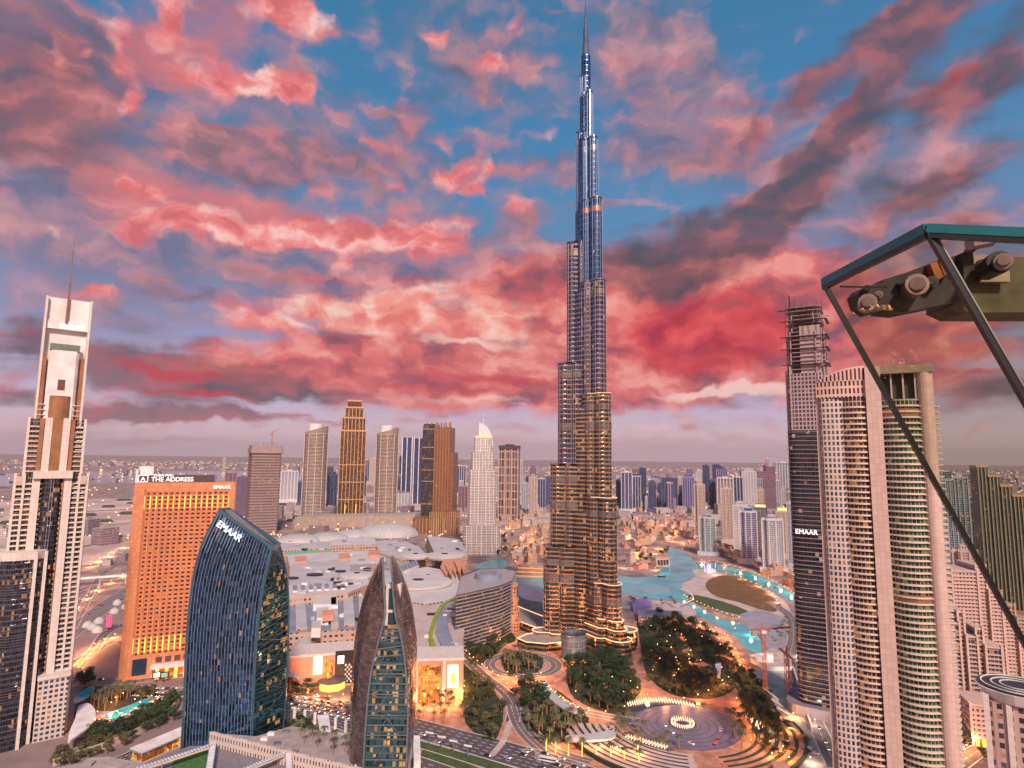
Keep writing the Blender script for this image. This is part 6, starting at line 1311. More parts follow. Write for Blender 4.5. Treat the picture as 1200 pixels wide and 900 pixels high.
# ------------------------------------------------------------------ garden lamps with their light
lampm = glow('lamp_head', (1, .48, .16), 9); pm = MB(); pm.tube((0, 0, 0), (0, 0, 4.4), .12, .08, 5); pme = pm.mesh('post', darkm); hm = MB(); hm.lathe([(.01, -.35), (.3, -.2), (.34, 0), (.24, .25), (.01, .32)], 8); hme = hm.mesh('lantern', lampm)
nl = [0]
def lamp(x, y, lab, power=2600, grp='street lamps', z=0, col=(1, .36, .11)):
    t = thing('street_lamp', lab, 'lamp', (x, y, z), 0, grp); obj('post', pme, t); obj('lantern', hme, t, (0, 0, 4.6)); nl[0] += 1
    if power:
        l = bpy.data.lights.new('lamp_light', 'POINT'); l.energy = power * 2.6; l.color = col; l.shadow_soft_size = 1.8; o = bpy.data.objects.new('lamp_light', l); COL.objects.link(o); o.parent = t; o.location = (0, 0, 5.6)
def lamps_along(pix, n, lab, power=2600, off=0.0, every=1):
    P = spline([G(*p) for p in pix], 8); L_ = [0]
    for a, c in zip(P, P[1:]): L_.append(L_[-1] + math.dist(a, c))
    for i in range(n):
        s_ = L_[-1] * (i + .5) / n; k = max(j for j in range(len(L_)) if L_[j] <= s_); k = min(k, len(P) - 2); f = (s_ - L_[k]) / max(1e-6, L_[k + 1] - L_[k]); lamp(P[k][0] + (P[k + 1][0] - P[k][0]) * f, P[k][1] + (P[k + 1][1] - P[k][1]) * f, lab, power if i % every == 0 else 0)
lamps_along([(540, 762), (560, 780), (585, 798), (602, 815)], 12, 'small warm garden lamp lining the winding park road', 1800, every=2)
lamps_along([(575, 752), (600, 756), (640, 752), (662, 760), (672, 790)], 7, 'warm lamp at the arrival court of the tallest tower', 4200)
lamps_along([(590, 790), (612, 800), (640, 792)], 4, 'warm lamp at the near side of the roundabout', 2600)
lamps_along([(640, 806), (670, 830), (720, 842)], 6, 'warm lamp beside the queue of cars', 2600)
lamps_along([(735, 800), (760, 820), (800, 824), (830, 815), (850, 800)], 9, 'warm lamp along the crescent behind the violet plaza', 3400)
lamps_along([(760, 726), (800, 728), (840, 740), (862, 765), (868, 790)], 9, 'warm lamp on the orange path through the park', 3600)
lamps_along([(860, 820), (880, 850), (880, 880)], 6, 'warm lamp on the right plaza terraces', 1500)
lamps_along([(640, 874), (700, 880), (760, 888)], 5, 'warm lamp behind the row of golden palms', 4200)
lamps_along([(485, 826), (515, 832), (540, 822), (545, 800)], 7, 'warm lamp in front of the right mall entrance', 4200)
lamps_along([(345, 812), (380, 822), (410, 818)], 5, 'warm lamp in front of the left mall entrance', 5000)
lamps_along([(818, 658), (850, 663), (890, 676), (925, 694), (942, 712)], 24, 'warm lamp on the promenade along the canal', 3600, every=3)
lamps_along([(800, 700), (825, 712), (850, 722), (870, 728)], 14, 'warm lamp on the lit edge of the lower canal', 1200, every=3)
lamps_along([(832, 674), (860, 676), (898, 694), (914, 712)], 14, 'warm lamp in the row beside the brown lawn', 4200, every=3)
lamps_along([(728, 664), (745, 670), (768, 668), (780, 650)], 10, 'warm lamp on the lake bank below the low houses', 6500, every=3)
lamps_along([(602, 660), (615, 668), (645, 672)], 6, 'warm lamp on the left lake bank', 6500, every=3)
for i, (x, y) in enumerate(scatter([(735, 612), (800, 606), (806, 636), (760, 655), (735, 655)], 30, 24, 77)): lamp(x, y, 'warm lamp in the lanes of the old quarter', 15000 if i % 3 else 0)
for i, (x, y) in enumerate(scatter([(545, 630), (600, 612), (640, 625), (640, 650), (600, 655)], 16, 28, 78)): lamp(x, y, 'warm lamp between the white hotel and the tallest tower', 15000 if i % 3 else 0)
for i, (x, y) in enumerate(scatter([(750, 725), (865, 740), (875, 800), (760, 800)], 46, 7, 79)): lamp(x, y, 'small lamp among the park trees', 1500 if i % 4 == 0 else 0)
for i, (x, y) in enumerate(scatter([(668, 770), (735, 785), (735, 835), (670, 815)], 18, 7, 80)): lamp(x, y, 'small lamp in the dense grove', 0)
# ------------------------------------------------------------------ cars
carc = [(.75, .73, .72), (.70, .68, .70), (.05, .05, .06), (.45, .05, .04), (.30, .30, .33), (.80, .78, .76), (.10, .12, .22)]; cn = ['white', 'silver', 'black', 'red', 'grey', 'white', 'dark blue']
glassd = plain('car_glass', (.02, .025, .03), .1, .3, var=0); tyre = plain('tyre', (.02, .02, .02), .8, var=0); tail = glow('tail_light', (1, .05, .03), 4); headl = glow('head_light', (1, .9, .75), 6)
def car_meshes(col, nm):
    m = plain('car_paint_' + nm, col, .25, .3, var=.02); b = MB()
    P = [(-2.3, .35), (2.3, .35), (2.35, .75), (1.5, .95), (-1.9, .98), (-2.35, .85)]
    b.face([(x, -.92, z) for x, z in P]); b.face([(x, .92, z) for x, z in P[::-1]])
    for i in range(6): a, c = P[i], P[(i + 1) % 6]; b.face([(a[0], .92, a[1]), (c[0], .92, c[1]), (c[0], -.92, c[1]), (a[0], -.92, a[1])])
    b.prism([(-1.2, -.72), (.45, -.72), (.45, .72), (-1.2, .72)], 1.46, 1.5, 0)
    g = MB(); g.prism([(-1.75, -.86), (1.1, -.86), (1.1, .86), (-1.75, .86)], .95, 1.46, 0, top=[(-1.2, -.72), (.45, -.72), (.45, .72), (-1.2, .72)])
    w = MB(); w.tube((0, -.1, 0), (0, .1, 0), .34, .34, 10); l = MB(); l.box(-.04, .04, -.28, .28, -.1, .1)
    return b.mesh('body', m), g.mesh('windows', glassd), w.mesh('wheel', tyre), l.mesh('headlight', headl), l.mesh('tail_light', tail)
CM = [car_meshes(c, n + str(i)) for i, (c, n) in enumerate(zip(carc, cn))]
cr2 = random.Random(4)
def car(x, y, rz, where, grp='cars on the roads', z=.36, detail=True):
    i = cr2.randrange(7); bm_, gm_, wm_, hm_, tm_ = CM[i]; t = thing('parked_car' if 'parked' in where else 'car', '%s car %s' % (cn[i], where), 'car', (x, y, z), rz, grp); obj('body', bm_, t); obj('windows', gm_, t); s_ = cr2.uniform(1.0, 1.15); t.scale = (s_, s_, s_)
    if detail:
        for sx_ in (-1.45, 1.45):
            for sy_ in (-.85, .85): obj('wheel', wm_, t, (sx_, sy_, .34))
        for sy_ in (-.6, .6): obj('headlight', hm_, t, (2.34, sy_, .66)); obj('tail_light', tm_, t, (-2.36, sy_, .74))
def cars_along(pix, n, where, off=0.0, jit=.25, grp='cars on the roads', detail=True, flip=False):
    P = spline([G(*p) for p in pix], 6); L_ = [0]
    for a, c in zip(P, P[1:]): L_.append(L_[-1] + math.dist(a, c))
    for i in range(n):
        s_ = L_[-1] * min(.99, max(.01, (i + .5 + cr2.uniform(-jit, jit)) / n)); k = min(max(j for j in range(len(L_)) if L_[j] <= s_), len(P) - 2); f = (s_ - L_[k]) / max(1e-6, L_[k + 1] - L_[k]); d = Vector((P[k + 1][0] - P[k][0], P[k + 1][1] - P[k][1])).normalized()
        car(P[k][0] + (P[k + 1][0] - P[k][0]) * f - d.y * off, P[k][1] + (P[k + 1][1] - P[k][1]) * f + d.x * off, math.atan2(d.y, d.x) + (PI if flip else 0), where, grp, detail=detail)
BV = [(440, 842), (480, 852), (540, 868), (600, 884), (660, 902), (760, 940)]
for o_ in (-12, -7.5): cars_along(BV, 5, 'driving on the wide boulevard at the bottom', o_, .4)
for o_ in (7, 12, 2): cars_along([(600, 884), (660, 902), (760, 940)], 8, 'queueing on the boulevard beside the golden palms', o_, .2)
cars_along([(632, 798), (645, 812), (664, 826), (690, 836)], 9, 'queueing on the road below the dense grove', 2.6, .15); cars_along([(640, 806), (660, 826), (690, 838)], 6, 'parked beside the road below the dense grove', -8, .15)
cars_along([(640, 848), (680, 852), (720, 858)], 7, 'parked beside the curved grey roof', 1, .15)
for i in range(5): cars_along([(336, 812 + i * 4.5), (375, 818 + i * 4.5), (418, 828 + i * 4.5)], 11, 'parked in the crowded car park between the two glass towers', 0, .2, 'cars parked by the mall', detail=i > 2)
cars_along([(622, 757), (640, 752)], 3, 'parked at the arrival court of the tallest tower', 0, .1); cars_along([(770, 842), (800, 868), (835, 876), (846, 850)], 6, 'driving round the violet plaza', 0, .3)
x, y = G(642, 893); t = thing('bus', 'long white bus with dark windows in the traffic beside the golden palms', 'bus', (x, y, .36), -.35); b = MB(); b.box(-6.5, 6.5, -1.3, 1.3, .4, 3.1); b.build('body', white, t); b = MB(); b.box(-6, 6.3, -1.34, 1.34, 1.5, 2.5); b.build('windows', glassd, t)
for sx_ in (-4, 4.2):
    for sy_ in (-1.2, 1.2): obj('wheel', CM[0][2], t, (sx_, sy_, .4), sc=1.4)
# curved grey roof over the drop-off, pavilions and lit walls in the park
P = [G(*p, 6) for p in spline([(664, 862), (690, 860), (716, 856), (722, 860), (715, 866), (690, 868), (668, 868)], 4, True)]; b = MB(); b.prism(P, 5, 6.2, 0, bottom=True); t = thing('curved_canopy', 'long curved grey canopy roof beside the line of parked cars', 'canopy', (0, 0, 0)); b.build('roof', greyroof, t)
for px, py in ((672, 868), (690, 870), (708, 867)): x, y = G(px, py); b = MB(); b.tube((x, y, 0), (x, y, 5), .4, .4); b.build('post', steel, t)
P = [G(*p, 7) for p in spline([(636, 804), (642, 816), (655, 827), (672, 834), (676, 831), (660, 822), (648, 810)], 4, True)]; b = MB(); b.prism(P[::-1], 6, 7.2, 0, bottom=True); t = thing('sweeping_canopy', 'narrow sweeping pale canopy roof between the roundabout and the grove', 'canopy', (0, 0, 0)); b.build('roof', greyroof, t)
for px, py in ((640, 815), (655, 828), (668, 835)): x, y = G(px, py); b = MB(); b.tube((x, y, 0), (x, y, 6), .4, .4); b.build('post', steel, t)
def low(name, label, pix, h, m, cat='building', roof=None):
    P = [G(*p, h) for p in pix]; A = sum(P[i][0] * P[(i + 1) % len(P)][1] - P[(i + 1) % len(P)][0] * P[i][1] for i in range(len(P))); P = P if A > 0 else P[::-1]
    cx = sum(p[0] for p in P) / len(P); cy = sum(p[1] for p in P) / len(P); P = [(x - cx, y - cy) for x, y in P]; t = thing(name, label, cat, (cx, cy, 0)); b = MB(); b.prism(P, 0, h - .6, 0); b.build('wall', m, t); b = MB(); b.prism(scl(P, 1.02), h - .6, h, 0); b.build('roof', roof or m, t); return t
low('park_pavilion', 'small white wedge roofed pavilion on the orange path in the park', [(838, 778), (845, 777), (844, 790), (841, 789)], 5, white)
low('garden_hall', 'low purple hall on the lakeside right of the tallest tower', [(740, 702), (762, 701), (764, 710), (742, 712)], 6, plain('lilac_wall', (.35, .22, .45), .6), roof=plain('lilac_roof', (.40, .26, .52), .6))  # walls and roof in plain lilac
low('promenade_building', 'long low grey building with dark terraces below the lake promenade', [(748, 714), (798, 716), (800, 722), (748, 721)], 9, facade('promenade_wall', (.34, .27, .26), (.06, .05, .06), 4, 4, .6, .5, lit=.2), roof=slate)
t = thing('curved_pergola', 'curved white bridge like pergola at the tip of the canal pool', 'pergola', (0, 0, 0)); pr = None; b = MB()
for p in spline([(797, 690), (808, 694), (812, 702), (800, 708)], 5): x, y = G(*p, 5); v = Vector((x, y, 5)); (b.beam(pr, v, 2.2, .6) if pr is not None else None); pr = v
b.build('roof', white, t)
# water show and small boat
x, y = G(832, 671); t = thing('lake_fountain', 'violet lit fountain spray at the end of the canal', 'fountain', (x, y, 0)); vm_ = glow('violet_jet', (.75, .45, 1.0), 1.6)
for i in range(14): a = rnd.uniform(0, 6.28); r = rnd.uniform(0, 14); hh = rnd.uniform(6, 20); b = MB(); b.tube((r * math.cos(a), r * math.sin(a), 0), (r * math.cos(a) * 1.15, r * math.sin(a) * 1.15, hh), .9, .3, 5); b.build('water_jet', vm_, t)
x, y = G(775, 676); t = thing('boat', 'small dark boat on the turquoise lake', 'boat', (x, y, .1), .1); b = MB(); b.prism([(-7, -1.6), (5, -1.8), (8, 0), (5, 1.8), (-7, 1.6)], 0, 1.6, 0); b.build('hull', darkm, t); b = MB(); b.box(-4, 3, -1.5, 1.5, 2.8, 3.1); b.build('canopy', white, t); b = MB(); b.box(-3.6, 2.6, -1.2, 1.2, 1.5, 2.8); b.build('cabin', plain('boat_cabin', (.15, .08, .05), .6), t)
# fountain machinery circle in the lake, pale discs
P = [G(*p) for p in ell(17, 4.2, 24, 769, 691)]; LZ[0] += .01; b = MB(); b.prism(P[::-1], 0, .34, 0); tag(b.build('fountain_ring', plain('lake_ring', (.22, .38, .42), .4)), 'round pale grey fountain platform lying in the turquoise lake', 'fountain')
# ------------------------------------------------------------------ right hand quarter behind the rose tower
rosew = facade('rose_grid_wall', (0.50, 0.33, 0.30), (0.07, 0.06, 0.07), 3.2, 3.5, .5, .56, lit=.05, wr=.7); rosed = facade('rose_bay_wall', (0.30, 0.20, 0.20), (0.03, 0.04, 0.05), 3.0, 3.5, .8, .7, lit=.08, wr=.6, metal=.3)
def stepped(label, x0, x1, yb, tops, wall, pier_, turn=0.0, d=26, name='stepped_building', cat='building', Y=None):
    s = spot(x0, x1, yb, yb - 30); w = s.w; t = thing(name, label, cat, s.loc, s.rz + turn); n = len(tops); x = -w / 2
    for i, (f, yt) in enumerate(tops):
        ww = w * f; h = s.z(yt); y0 = -d / 2 + (i % 2) * 2.5; b = MB(); b.box(x, x + ww - .1, y0, d / 2, 0, h); b.build('bay', wall, t); b = MB(); b.box(x - .5, x + ww + .4, y0 - .8, d / 2 + .5, h, h + 1.6); b.build('parapet', pier_, t)
        for xx in (x, x + ww - .2): b = MB(); b.box(xx - .8, xx + .8, y0 - 1.4, y0 + .5, 0, h + 3); b.build('pier', pier_, t)
        m = MB(); m.box(x + .3, x + ww - .4, y0 - 1.1, y0 + .5, 0, .7); me = m.mesh('balcony', pier_); z = 6
        while z < h - 3: obj('balcony', me, t, (0, 0, z)); z += 3.5 if h < 120 else 7
        x += ww
    return t, w, s
stepped('long rose residential slab with stepped roofline at the right edge', 1106, 1215, 800, [(.3, 668), (.12, 662), (.14, 690), (.16, 705), (.14, 720), (.14, 740)], rosew, pinkst, .5, 34)
stepped('stepped rose apartment block with slim columns right of the large rose tower', 1106, 1168, 838, [(.24, 728), (.12, 715), (.2, 742), (.14, 733), (.3, 752)], rosed, pinkst, .35, 30)
t, w, s = stepped('low corner block with a lit arcade under the stepped rose apartments', 1130, 1190, 868, [(1.0, 822)], rosew, pinkst, .3, 30)
for i in range(7): b = MB(); b.box(-w * .45 + i * w * .13, -w * .38 + i * w * .13, -16.4, -15.6, .5, 6); b.build('lit_arch', amber, t)
for a in [(1110, 1126, 553, 690, 'teal', 'grey', 'step', 'blue green glass tower left of its twin behind the rail'), (1124, 1142, 556, 690, 'teal', 'grey', 'plain', 'blue green glass tower right of its twin behind the rail'), (1098, 1115, 606, 700, 'pale', 'pale', 'plain', 'small white tower just right of the large rose tower'),
          (1100, 1108, 548, 640, 'grey', 'grey', 'plain', 'thin grey tower touching the right side of the rose tower'), (1142, 1150, 580, 680, 'teal', 'grey', 'plain', 'pale green sliver tower between the glass twins and the gold ribbed towers'), (1120, 1150, 640, 720, 'beige', 'beige', 'cross', 'pale block in front of the glass twins')]: hi(*a, group='towers beyond the glass rail')
olive = facade('olive_glass', (0.14, 0.15, 0.13), (0.03, 0.06, 0.06), 3.0, 3.8, .8, .8, lit=.03, wr=.4, metal=.4)
plain('dull_rib', (.30, .25, .20), .6)
s = spot(1148, 1215, 712, 660); w = s.w; t = thing('gold_ribbed_tower', 'broad olive tower of five steps with thin gold ribs at the right edge', 'skyscraper', s.loc, s.rz + .3)
for i in range(5):
    x = -w / 2 + w * i / 5; h = s.z(548 + i * 11); b = MB(); b.box(x, x + w / 5, -15 - i, 18, 0, h); b.build('step', olive, t); b = MB(); b.box(x - 1, x + w / 5, -17 - i, 18, h, h + 3); b.build('cornice', MATS['gold_pier'], t)
    for k in range(3): b = MB(); xx = x + 1 + k * w / 15; b.box(xx - .6, xx + .6, -17 - i, -14 - i, 0, h); b.build('gold_rib', MATS['dull_rib'], t)
# near tower with a curved striped roof at the lower right corner
s = SP(1195, 830, 250); h = s.z(802); w = 20; t = thing('striped_roof_tower', 'cream tower with a curved dark roof plate with white stripes at the lower right corner', 'skyscraper', s.loc, s.rz)
b = MB(); b.prism(rrect(w * 1.05, w, 4, 4), 0, h - 5, 0); b.build('shaft', rosew, t)
for x in (-.5, -.16, .16, .5): b = MB(); b.box(x * w - .9, x * w + .9, -w * .54, -w * .44, 0, h - 3); b.build('pier', cream, t)
b = MB(); b.prism(ell(w * .58, w * .58, 30), h - 5, h - 1, 0, bottom=True, top=ell(w * .68, w * .68, 30)); b.build('flared_rim', white, t); b = MB(); b.prism(ell(w * .64, w * .64, 30), h - 1, h - .3, 0); b.build('roof_plate', darkm, t)
for k in (.58, .42, .28): q = MB(); P = ell(w * k, w * k, 30); [q.beam((a[0], a[1], h - .2), (c[0], c[1], h - .2), .5, .3) for a, c in zip(P, P[1:] + P[:1])]; q.build('white_stripe', white, t)
b = MB(); b.tube((3, -2, h - .3), (5, -4, h + 2.4), .3, .3); b.beam((4, -6, h + 2), (6, -1, h + 2.6), .5, .5); b.build('roof_machine', white, t)
# building site with a pit
LZ[0] = 0.16
site_floor = plain('site_concrete', (.46, .42, .36), .8, scale=.08, var=.25)
sheet('site_ground', [(878, 768), (905, 760), (930, 770), (950, 830), (985, 905), (940, 960), (900, 900), (920, 860)], plain('site_sand', (.42, .32, .28), .9, scale=.1, var=.3))
sheet('pit_floor', [(884, 782), (920, 785), (932, 815), (940, 850), (915, 858), (893, 815)], site_floor)
sheet('blue_floor', [(928, 768), (936, 776), (944, 800), (950, 812), (942, 810), (931, 790)], plain('blue_membrane', (.14, .36, .62), .5))  # flat patch of blue floor
t = thing('site_shoring', 'white steel struts stepping down one side of the building pit', 'struts', (0, 0, 0))
for i in range(7): a = G(878 + i * 8, 782 + i * 12, 3); c = G(897 + i * 7, 800 + i * 9.5, 1); b = MB(); b.beam((*a, 3 + .1 * i), (*c, 1), 1.3, 1.0); b.build('strut', white, t)
t = thing('site_wall', 'low white concrete wall around the building pit', 'wall', (0, 0, 0)); Q = [G(*p) for p in ((880, 776), (898, 786), (930, 786), (942, 826), (952, 858))]
b = MB(); [b.beam((*a, 2), (*c, 2), .8, 4) for a, c in zip(Q, Q[1:])]; b.build('panel', white, t)
crane(897, 816, 742, 'red lattice tower crane standing in the middle of the building pit', scale=1.3, jib=(-10, 26)); crane(924, 824, 772, 'shorter orange red tower crane at the right side of the building pit', scale=1.6, jib=(-10, 14), ang=2)
for i, (px, py) in enumerate(((900, 812), (908, 822), (916, 838), (925, 848), (905, 835), (936, 868), (920, 872), (950, 880), (944, 866), (910, 880))):
    x, y = G(px, py); t = thing('material_stack', '%s of building material %s the pit' % (('dark stack', 'pale stack', 'rusty stack')[i % 3], 'inside' if py < 850 else 'on the ground below'), 'stack', (x, y, .2), i, 'building material stacks'); b = MB(); [b.box(-3 + k, 2.5 + k * .4, -2 + k * .3, 2, k * .8, k * .8 + .75) for k in range(3)]; b.build('boards', (darkm, conc, bronze)[i % 3], t)
for i, (px, py, lb) in enumerate(((880, 745, 'white'), (893, 770, 'white'), (903, 776, 'white'), (935, 770, 'white'), (946, 742, 'white'), (930, 842, 'yellow'), (925, 860, 'yellow'), (955, 850, 'white'), (900, 868, 'white'), (905, 890, 'orange'), (925, 895, 'orange'), (950, 895, 'white'), (918, 882, 'orange'))):
    x, y = G(px, py); lamp(x, y, '%s work light at the building site beside the black tower' % lb, 2200, 'work lights', col=(1, .8, .6) if lb == 'white' else (1, .5, .15))
road('site_road', [(902, 705), (925, 722), (930, 745), (926, 770), (934, 800), (955, 845), (980, 900)], 12, asph2, marks=1)
cars_along([(912, 885), (935, 880), (960, 885)], 7, 'parked on the ground below the pit', 0, .3, 'cars near the pit'); cars_along([(940, 820), (960, 860), (972, 890)], 5, 'on the road below the black tower', 2, .3)
for x, y in scatter([(893, 716), (926, 716), (930, 756), (900, 752)], 12, 9, 301): put_tree('p', x, y, 'date palm on the curvy grey square by the canal pool', GP, 1.1)
low('site_cabins', 'small white site cabins beside the canal pool', [(886, 765), (906, 766), (906, 770), (886, 769)], 6, white); low('orange_tent', 'orange tarpaulin tent at the bottom beside the building pit', [(905, 893), (920, 890), (926, 900), (908, 903)], 6, peach)
sheet('right_road', [(1112, 905), (1125, 868), (1140, 856), (1200, 880), (1215, 930), (1112, 960)], asph); sheet('right_ground', [(1095, 905), (1095, 700), (1300, 700), (1300, 960)], pave, z=.03)
road('side_street', [(1118, 900), (1150, 878), (1200, 862)], 12, marks=1); cars_along([(1122, 882), (1140, 868), (1165, 862)], 8, 'parked on the street at the lower right', 0, .2, 'cars near the lit arcade', True)
lamps_along([(1118, 890), (1150, 872), (1180, 866)], 5, 'orange lamp on the street at the lower right', 6000); lamps_along([(1120, 860), (1125, 800), (1128, 760)], 4, 'orange lamp between the rose buildings', 6000)
for x, y in scatter([(1100, 900), (1110, 850), (1200, 850), (1200, 895)], 10, 8, 303): put_tree('o', x, y, 'olive brown tree on the street at the lower right', 'street trees at the lower right')
# low buildings and streets between the canal and the black tower
road('canal_promenade', [(806, 648), (822, 655), (850, 660), (890, 673), (925, 690), (950, 712)], 9, pave, kerb=True); road('waterside_road', [(790, 636), (800, 640), (806, 648)], 8, pave)
# ------------------------------------------------------------------ left district: highways, bridge, pool garden, station
LZ[0] = 0.16
for nm, px, w, mk in (('highway', [(40, 775), (100, 728), (150, 693), (230, 645), (300, 618)], 26, 5), ('highway', [(30, 735), (100, 700), (150, 676), (230, 636)], 16, 3), ('slip_road', [(86, 735), (104, 700), (122, 672), (160, 652), (230, 628)], 9, 1), ('slip_road', [(60, 712), (98, 690), (128, 684), (170, 690)], 9, 1),
                      ('front_road', [(70, 802), (110, 799), (160, 797), (230, 790), (345, 798)], 18, 3), ('ring_road', [(60, 790), (96, 772), (140, 752), (200, 780)], 12, 1), ('ring_road', [(84, 790), (110, 762), (124, 742), (150, 730)], 10, 1), ('lower_road', [(100, 905), (150, 888), (215, 858), (300, 842), (360, 838), (440, 862)], 15, 3),
                      ('desert_road', [(-60, 610), (90, 600), (260, 592)], 30, 0), ('desert_road', [(-20, 660), (100, 640), (260, 612)], 14, 0), ('desert_road', [(98, 618), (160, 612), (280, 600)], 12, 0)): road(nm, px, w, asph2 if 'way' in nm or 'slip' in nm or 'front' in nm else asph, marks=mk)
for off_ in (-9, -3, 5, 10): cars_along([(40, 775), (100, 728), (150, 693), (230, 645)], 7, 'driving on the highway left of the orange hotel', off_, .4, 'cars on the highway', False)
cars_along([(86, 799), (160, 797), (215, 791)], 7, 'driving on the road in front of the orange hotel', 3, .4)
for i in range(3): cars_along([(156, 806 + i * 5), (190, 808 + i * 5), (216, 807 + i * 5)], 8, 'parked in rows between the pool garden and the glass tower', 0, .15, 'cars parked by the pool')
lamps_along([(60, 745), (104, 700), (150, 672)], 7, 'orange highway lamp left of the orange hotel', 9000); lamps_along([(90, 782), (110, 760), (140, 745)], 6, 'orange lamp on the ring road below the orange hotel', 8000); lamps_along([(150, 788), (180, 784), (225, 782)], 5, 'orange lamp at the foot of the orange hotel', 7000)
lamps_along([(100, 668), (122, 655), (148, 640)], 5, 'orange lamp at the far highway junction', 12000)
t = thing('metro_bridge', 'long white elevated rail bridge crossing behind the left tower', 'bridge', (0, 0, 0)); Q = [G(*p, 12) for p in ((20, 684), (90, 678), (160, 673), (260, 668))]
for a, c in zip(Q, Q[1:]): b = MB(); b.beam((*a, 12), (*c, 12), 8, 2.6); b.build('deck', white, t)
for i in range(9): k = i / 8; x = Q[0][0] + (Q[-1][0] - Q[0][0]) * k; y = Q[0][1] + (Q[-1][1] - Q[0][1]) * k; b = MB(); b.tube((x, y, 0), (x, y, 11), 1.4, 1.2); b.build('pillar', conc, t)
t = thing('banner_frame', 'pink lit advertising frame beside the highway', 'billboard', (*G(127, 738), 0)); b = MB(); b.box(-3, 3, -.5, .5, 3, 17); b.build('panel', glow('pink_panel', (.9, .08, .2), 1.0), t); b = MB(); b.box(-.5, .5, -.4, .4, 0, 3); b.build('post', darkm, t)
for i, px in enumerate((183, 192)):
    t = thing('road_screen', '%s small lit screen above the front road' % ('left', 'right')[i], 'billboard', (*G(px, 800), 0), .4, 'screens on the front road'); b = MB(); b.box(-3.6, 3.6, -.3, .3, 4, 10); b.build('frame', darkm, t); b = MB(); b.box(-2.6, 2.6, -.5, -.31, 5, 9); b.build('screen', signw if i == 0 else glow('green_screen', (.3, .5, .35), .8), t); b = MB(); b.box(-.3, .3, -.2, .2, 0, 4); b.build('post', darkm, t)
for x, y in scatter([(95, 740), (148, 700), (150, 720), (110, 745)], 7, 11, 305):
    t = thing('market_tent', '%s round topped tent between the highway and the ring road' % rnd.choice(['pale grey', 'grey']), 'tent', (x, y, 0), rnd.random(), 'tents by the highway'); b = MB(); b.lathe([(6, 0), (6, 3), (3.5, 6), (.1, 7.5)], 10); b.build('canvas', greyroof, t)
# pool garden
sheet('garden_ground', spline([(92, 812), (120, 805), (165, 812), (205, 812), (210, 830), (180, 850), (130, 862), (90, 862)], 4, True), soil)
sheet('pool_deck', spline([(108, 848), (112, 835), (140, 832), (176, 818), (184, 822), (176, 836), (140, 850), (118, 854)], 4, True), plain('mauve_deck', (.26, .19, .25), .7))
def pool(label, pix, h=.5):
    P = [G(*p) for p in spline(pix, 4, True)]; A = sum(P[i][0] * P[(i + 1) % len(P)][1] - P[(i + 1) % len(P)][0] * P[i][1] for i in range(len(P))); P = P if A > 0 else P[::-1]; cx = sum(p[0] for p in P) / len(P); cy = sum(p[1] for p in P) / len(P)
    t = thing('swimming_pool', label, 'pool', (cx, cy, 0)); P = [(x - cx, y - cy) for x, y in P]; b = MB(); b.prism(scl(P, 1.1), .1, h, 0); b.build('rim', pave2, t); b = MB(); b.face([(x, y, h + .02) for x, y in P]); b.build('water', wpool, t)
pool('long turquoise pool with a pointed end in the garden', [(124, 842), (124, 838), (150, 828), (170, 820), (178, 820), (168, 828), (148, 838), (130, 844)]); pool('small turquoise pool beside the left tower', [(90, 816), (104, 806), (110, 808), (102, 818), (88, 824)])
t = thing('garden_wall', 'curving pale retaining wall along the pool garden', 'wall', (0, 0, 0)); Q = [G(*p, 2) for p in spline([(88, 862), (120, 858), (150, 848), (176, 832), (186, 818)], 5)]
for a, c in zip(Q, Q[1:]): b = MB(); b.beam((*a, 1.8), (*c, 1.8), .8, 3.6); b.build('wall_segment', pave2, t)
t = thing('street_wall', 'long pale boundary wall between the garden and the station', 'wall', (0, 0, 0)); Q = [G(*p, 2) for p in spline([(62, 895), (100, 882), (130, 872), (160, 858), (190, 842), (210, 822)], 5)]
for a, c in zip(Q, Q[1:]): b = MB(); b.beam((*a, 2.5), (*c, 2.5), .9, 5); b.build('wall_segment', pave2, t)
P = [G(*p, 9) for p in spline([(88, 842), (92, 828), (104, 824), (112, 834), (108, 848), (90, 862), (80, 868), (82, 856)], 4, True)]; A_ = MB(); A_.prism(P[::-1], 7.4, 9, 0, bottom=True); t = thing('white_canopy', 'curved white leaf shaped canopy at the foot of the left tower', 'canopy', (0, 0, 0)); A_.build('roof', white, t)
for px, py in ((92, 838), (100, 850)): x, y = G(px, py); b = MB(); b.tube((x, y, 0), (x, y, 7.5), .5, .5); b.build('post', steel, t)
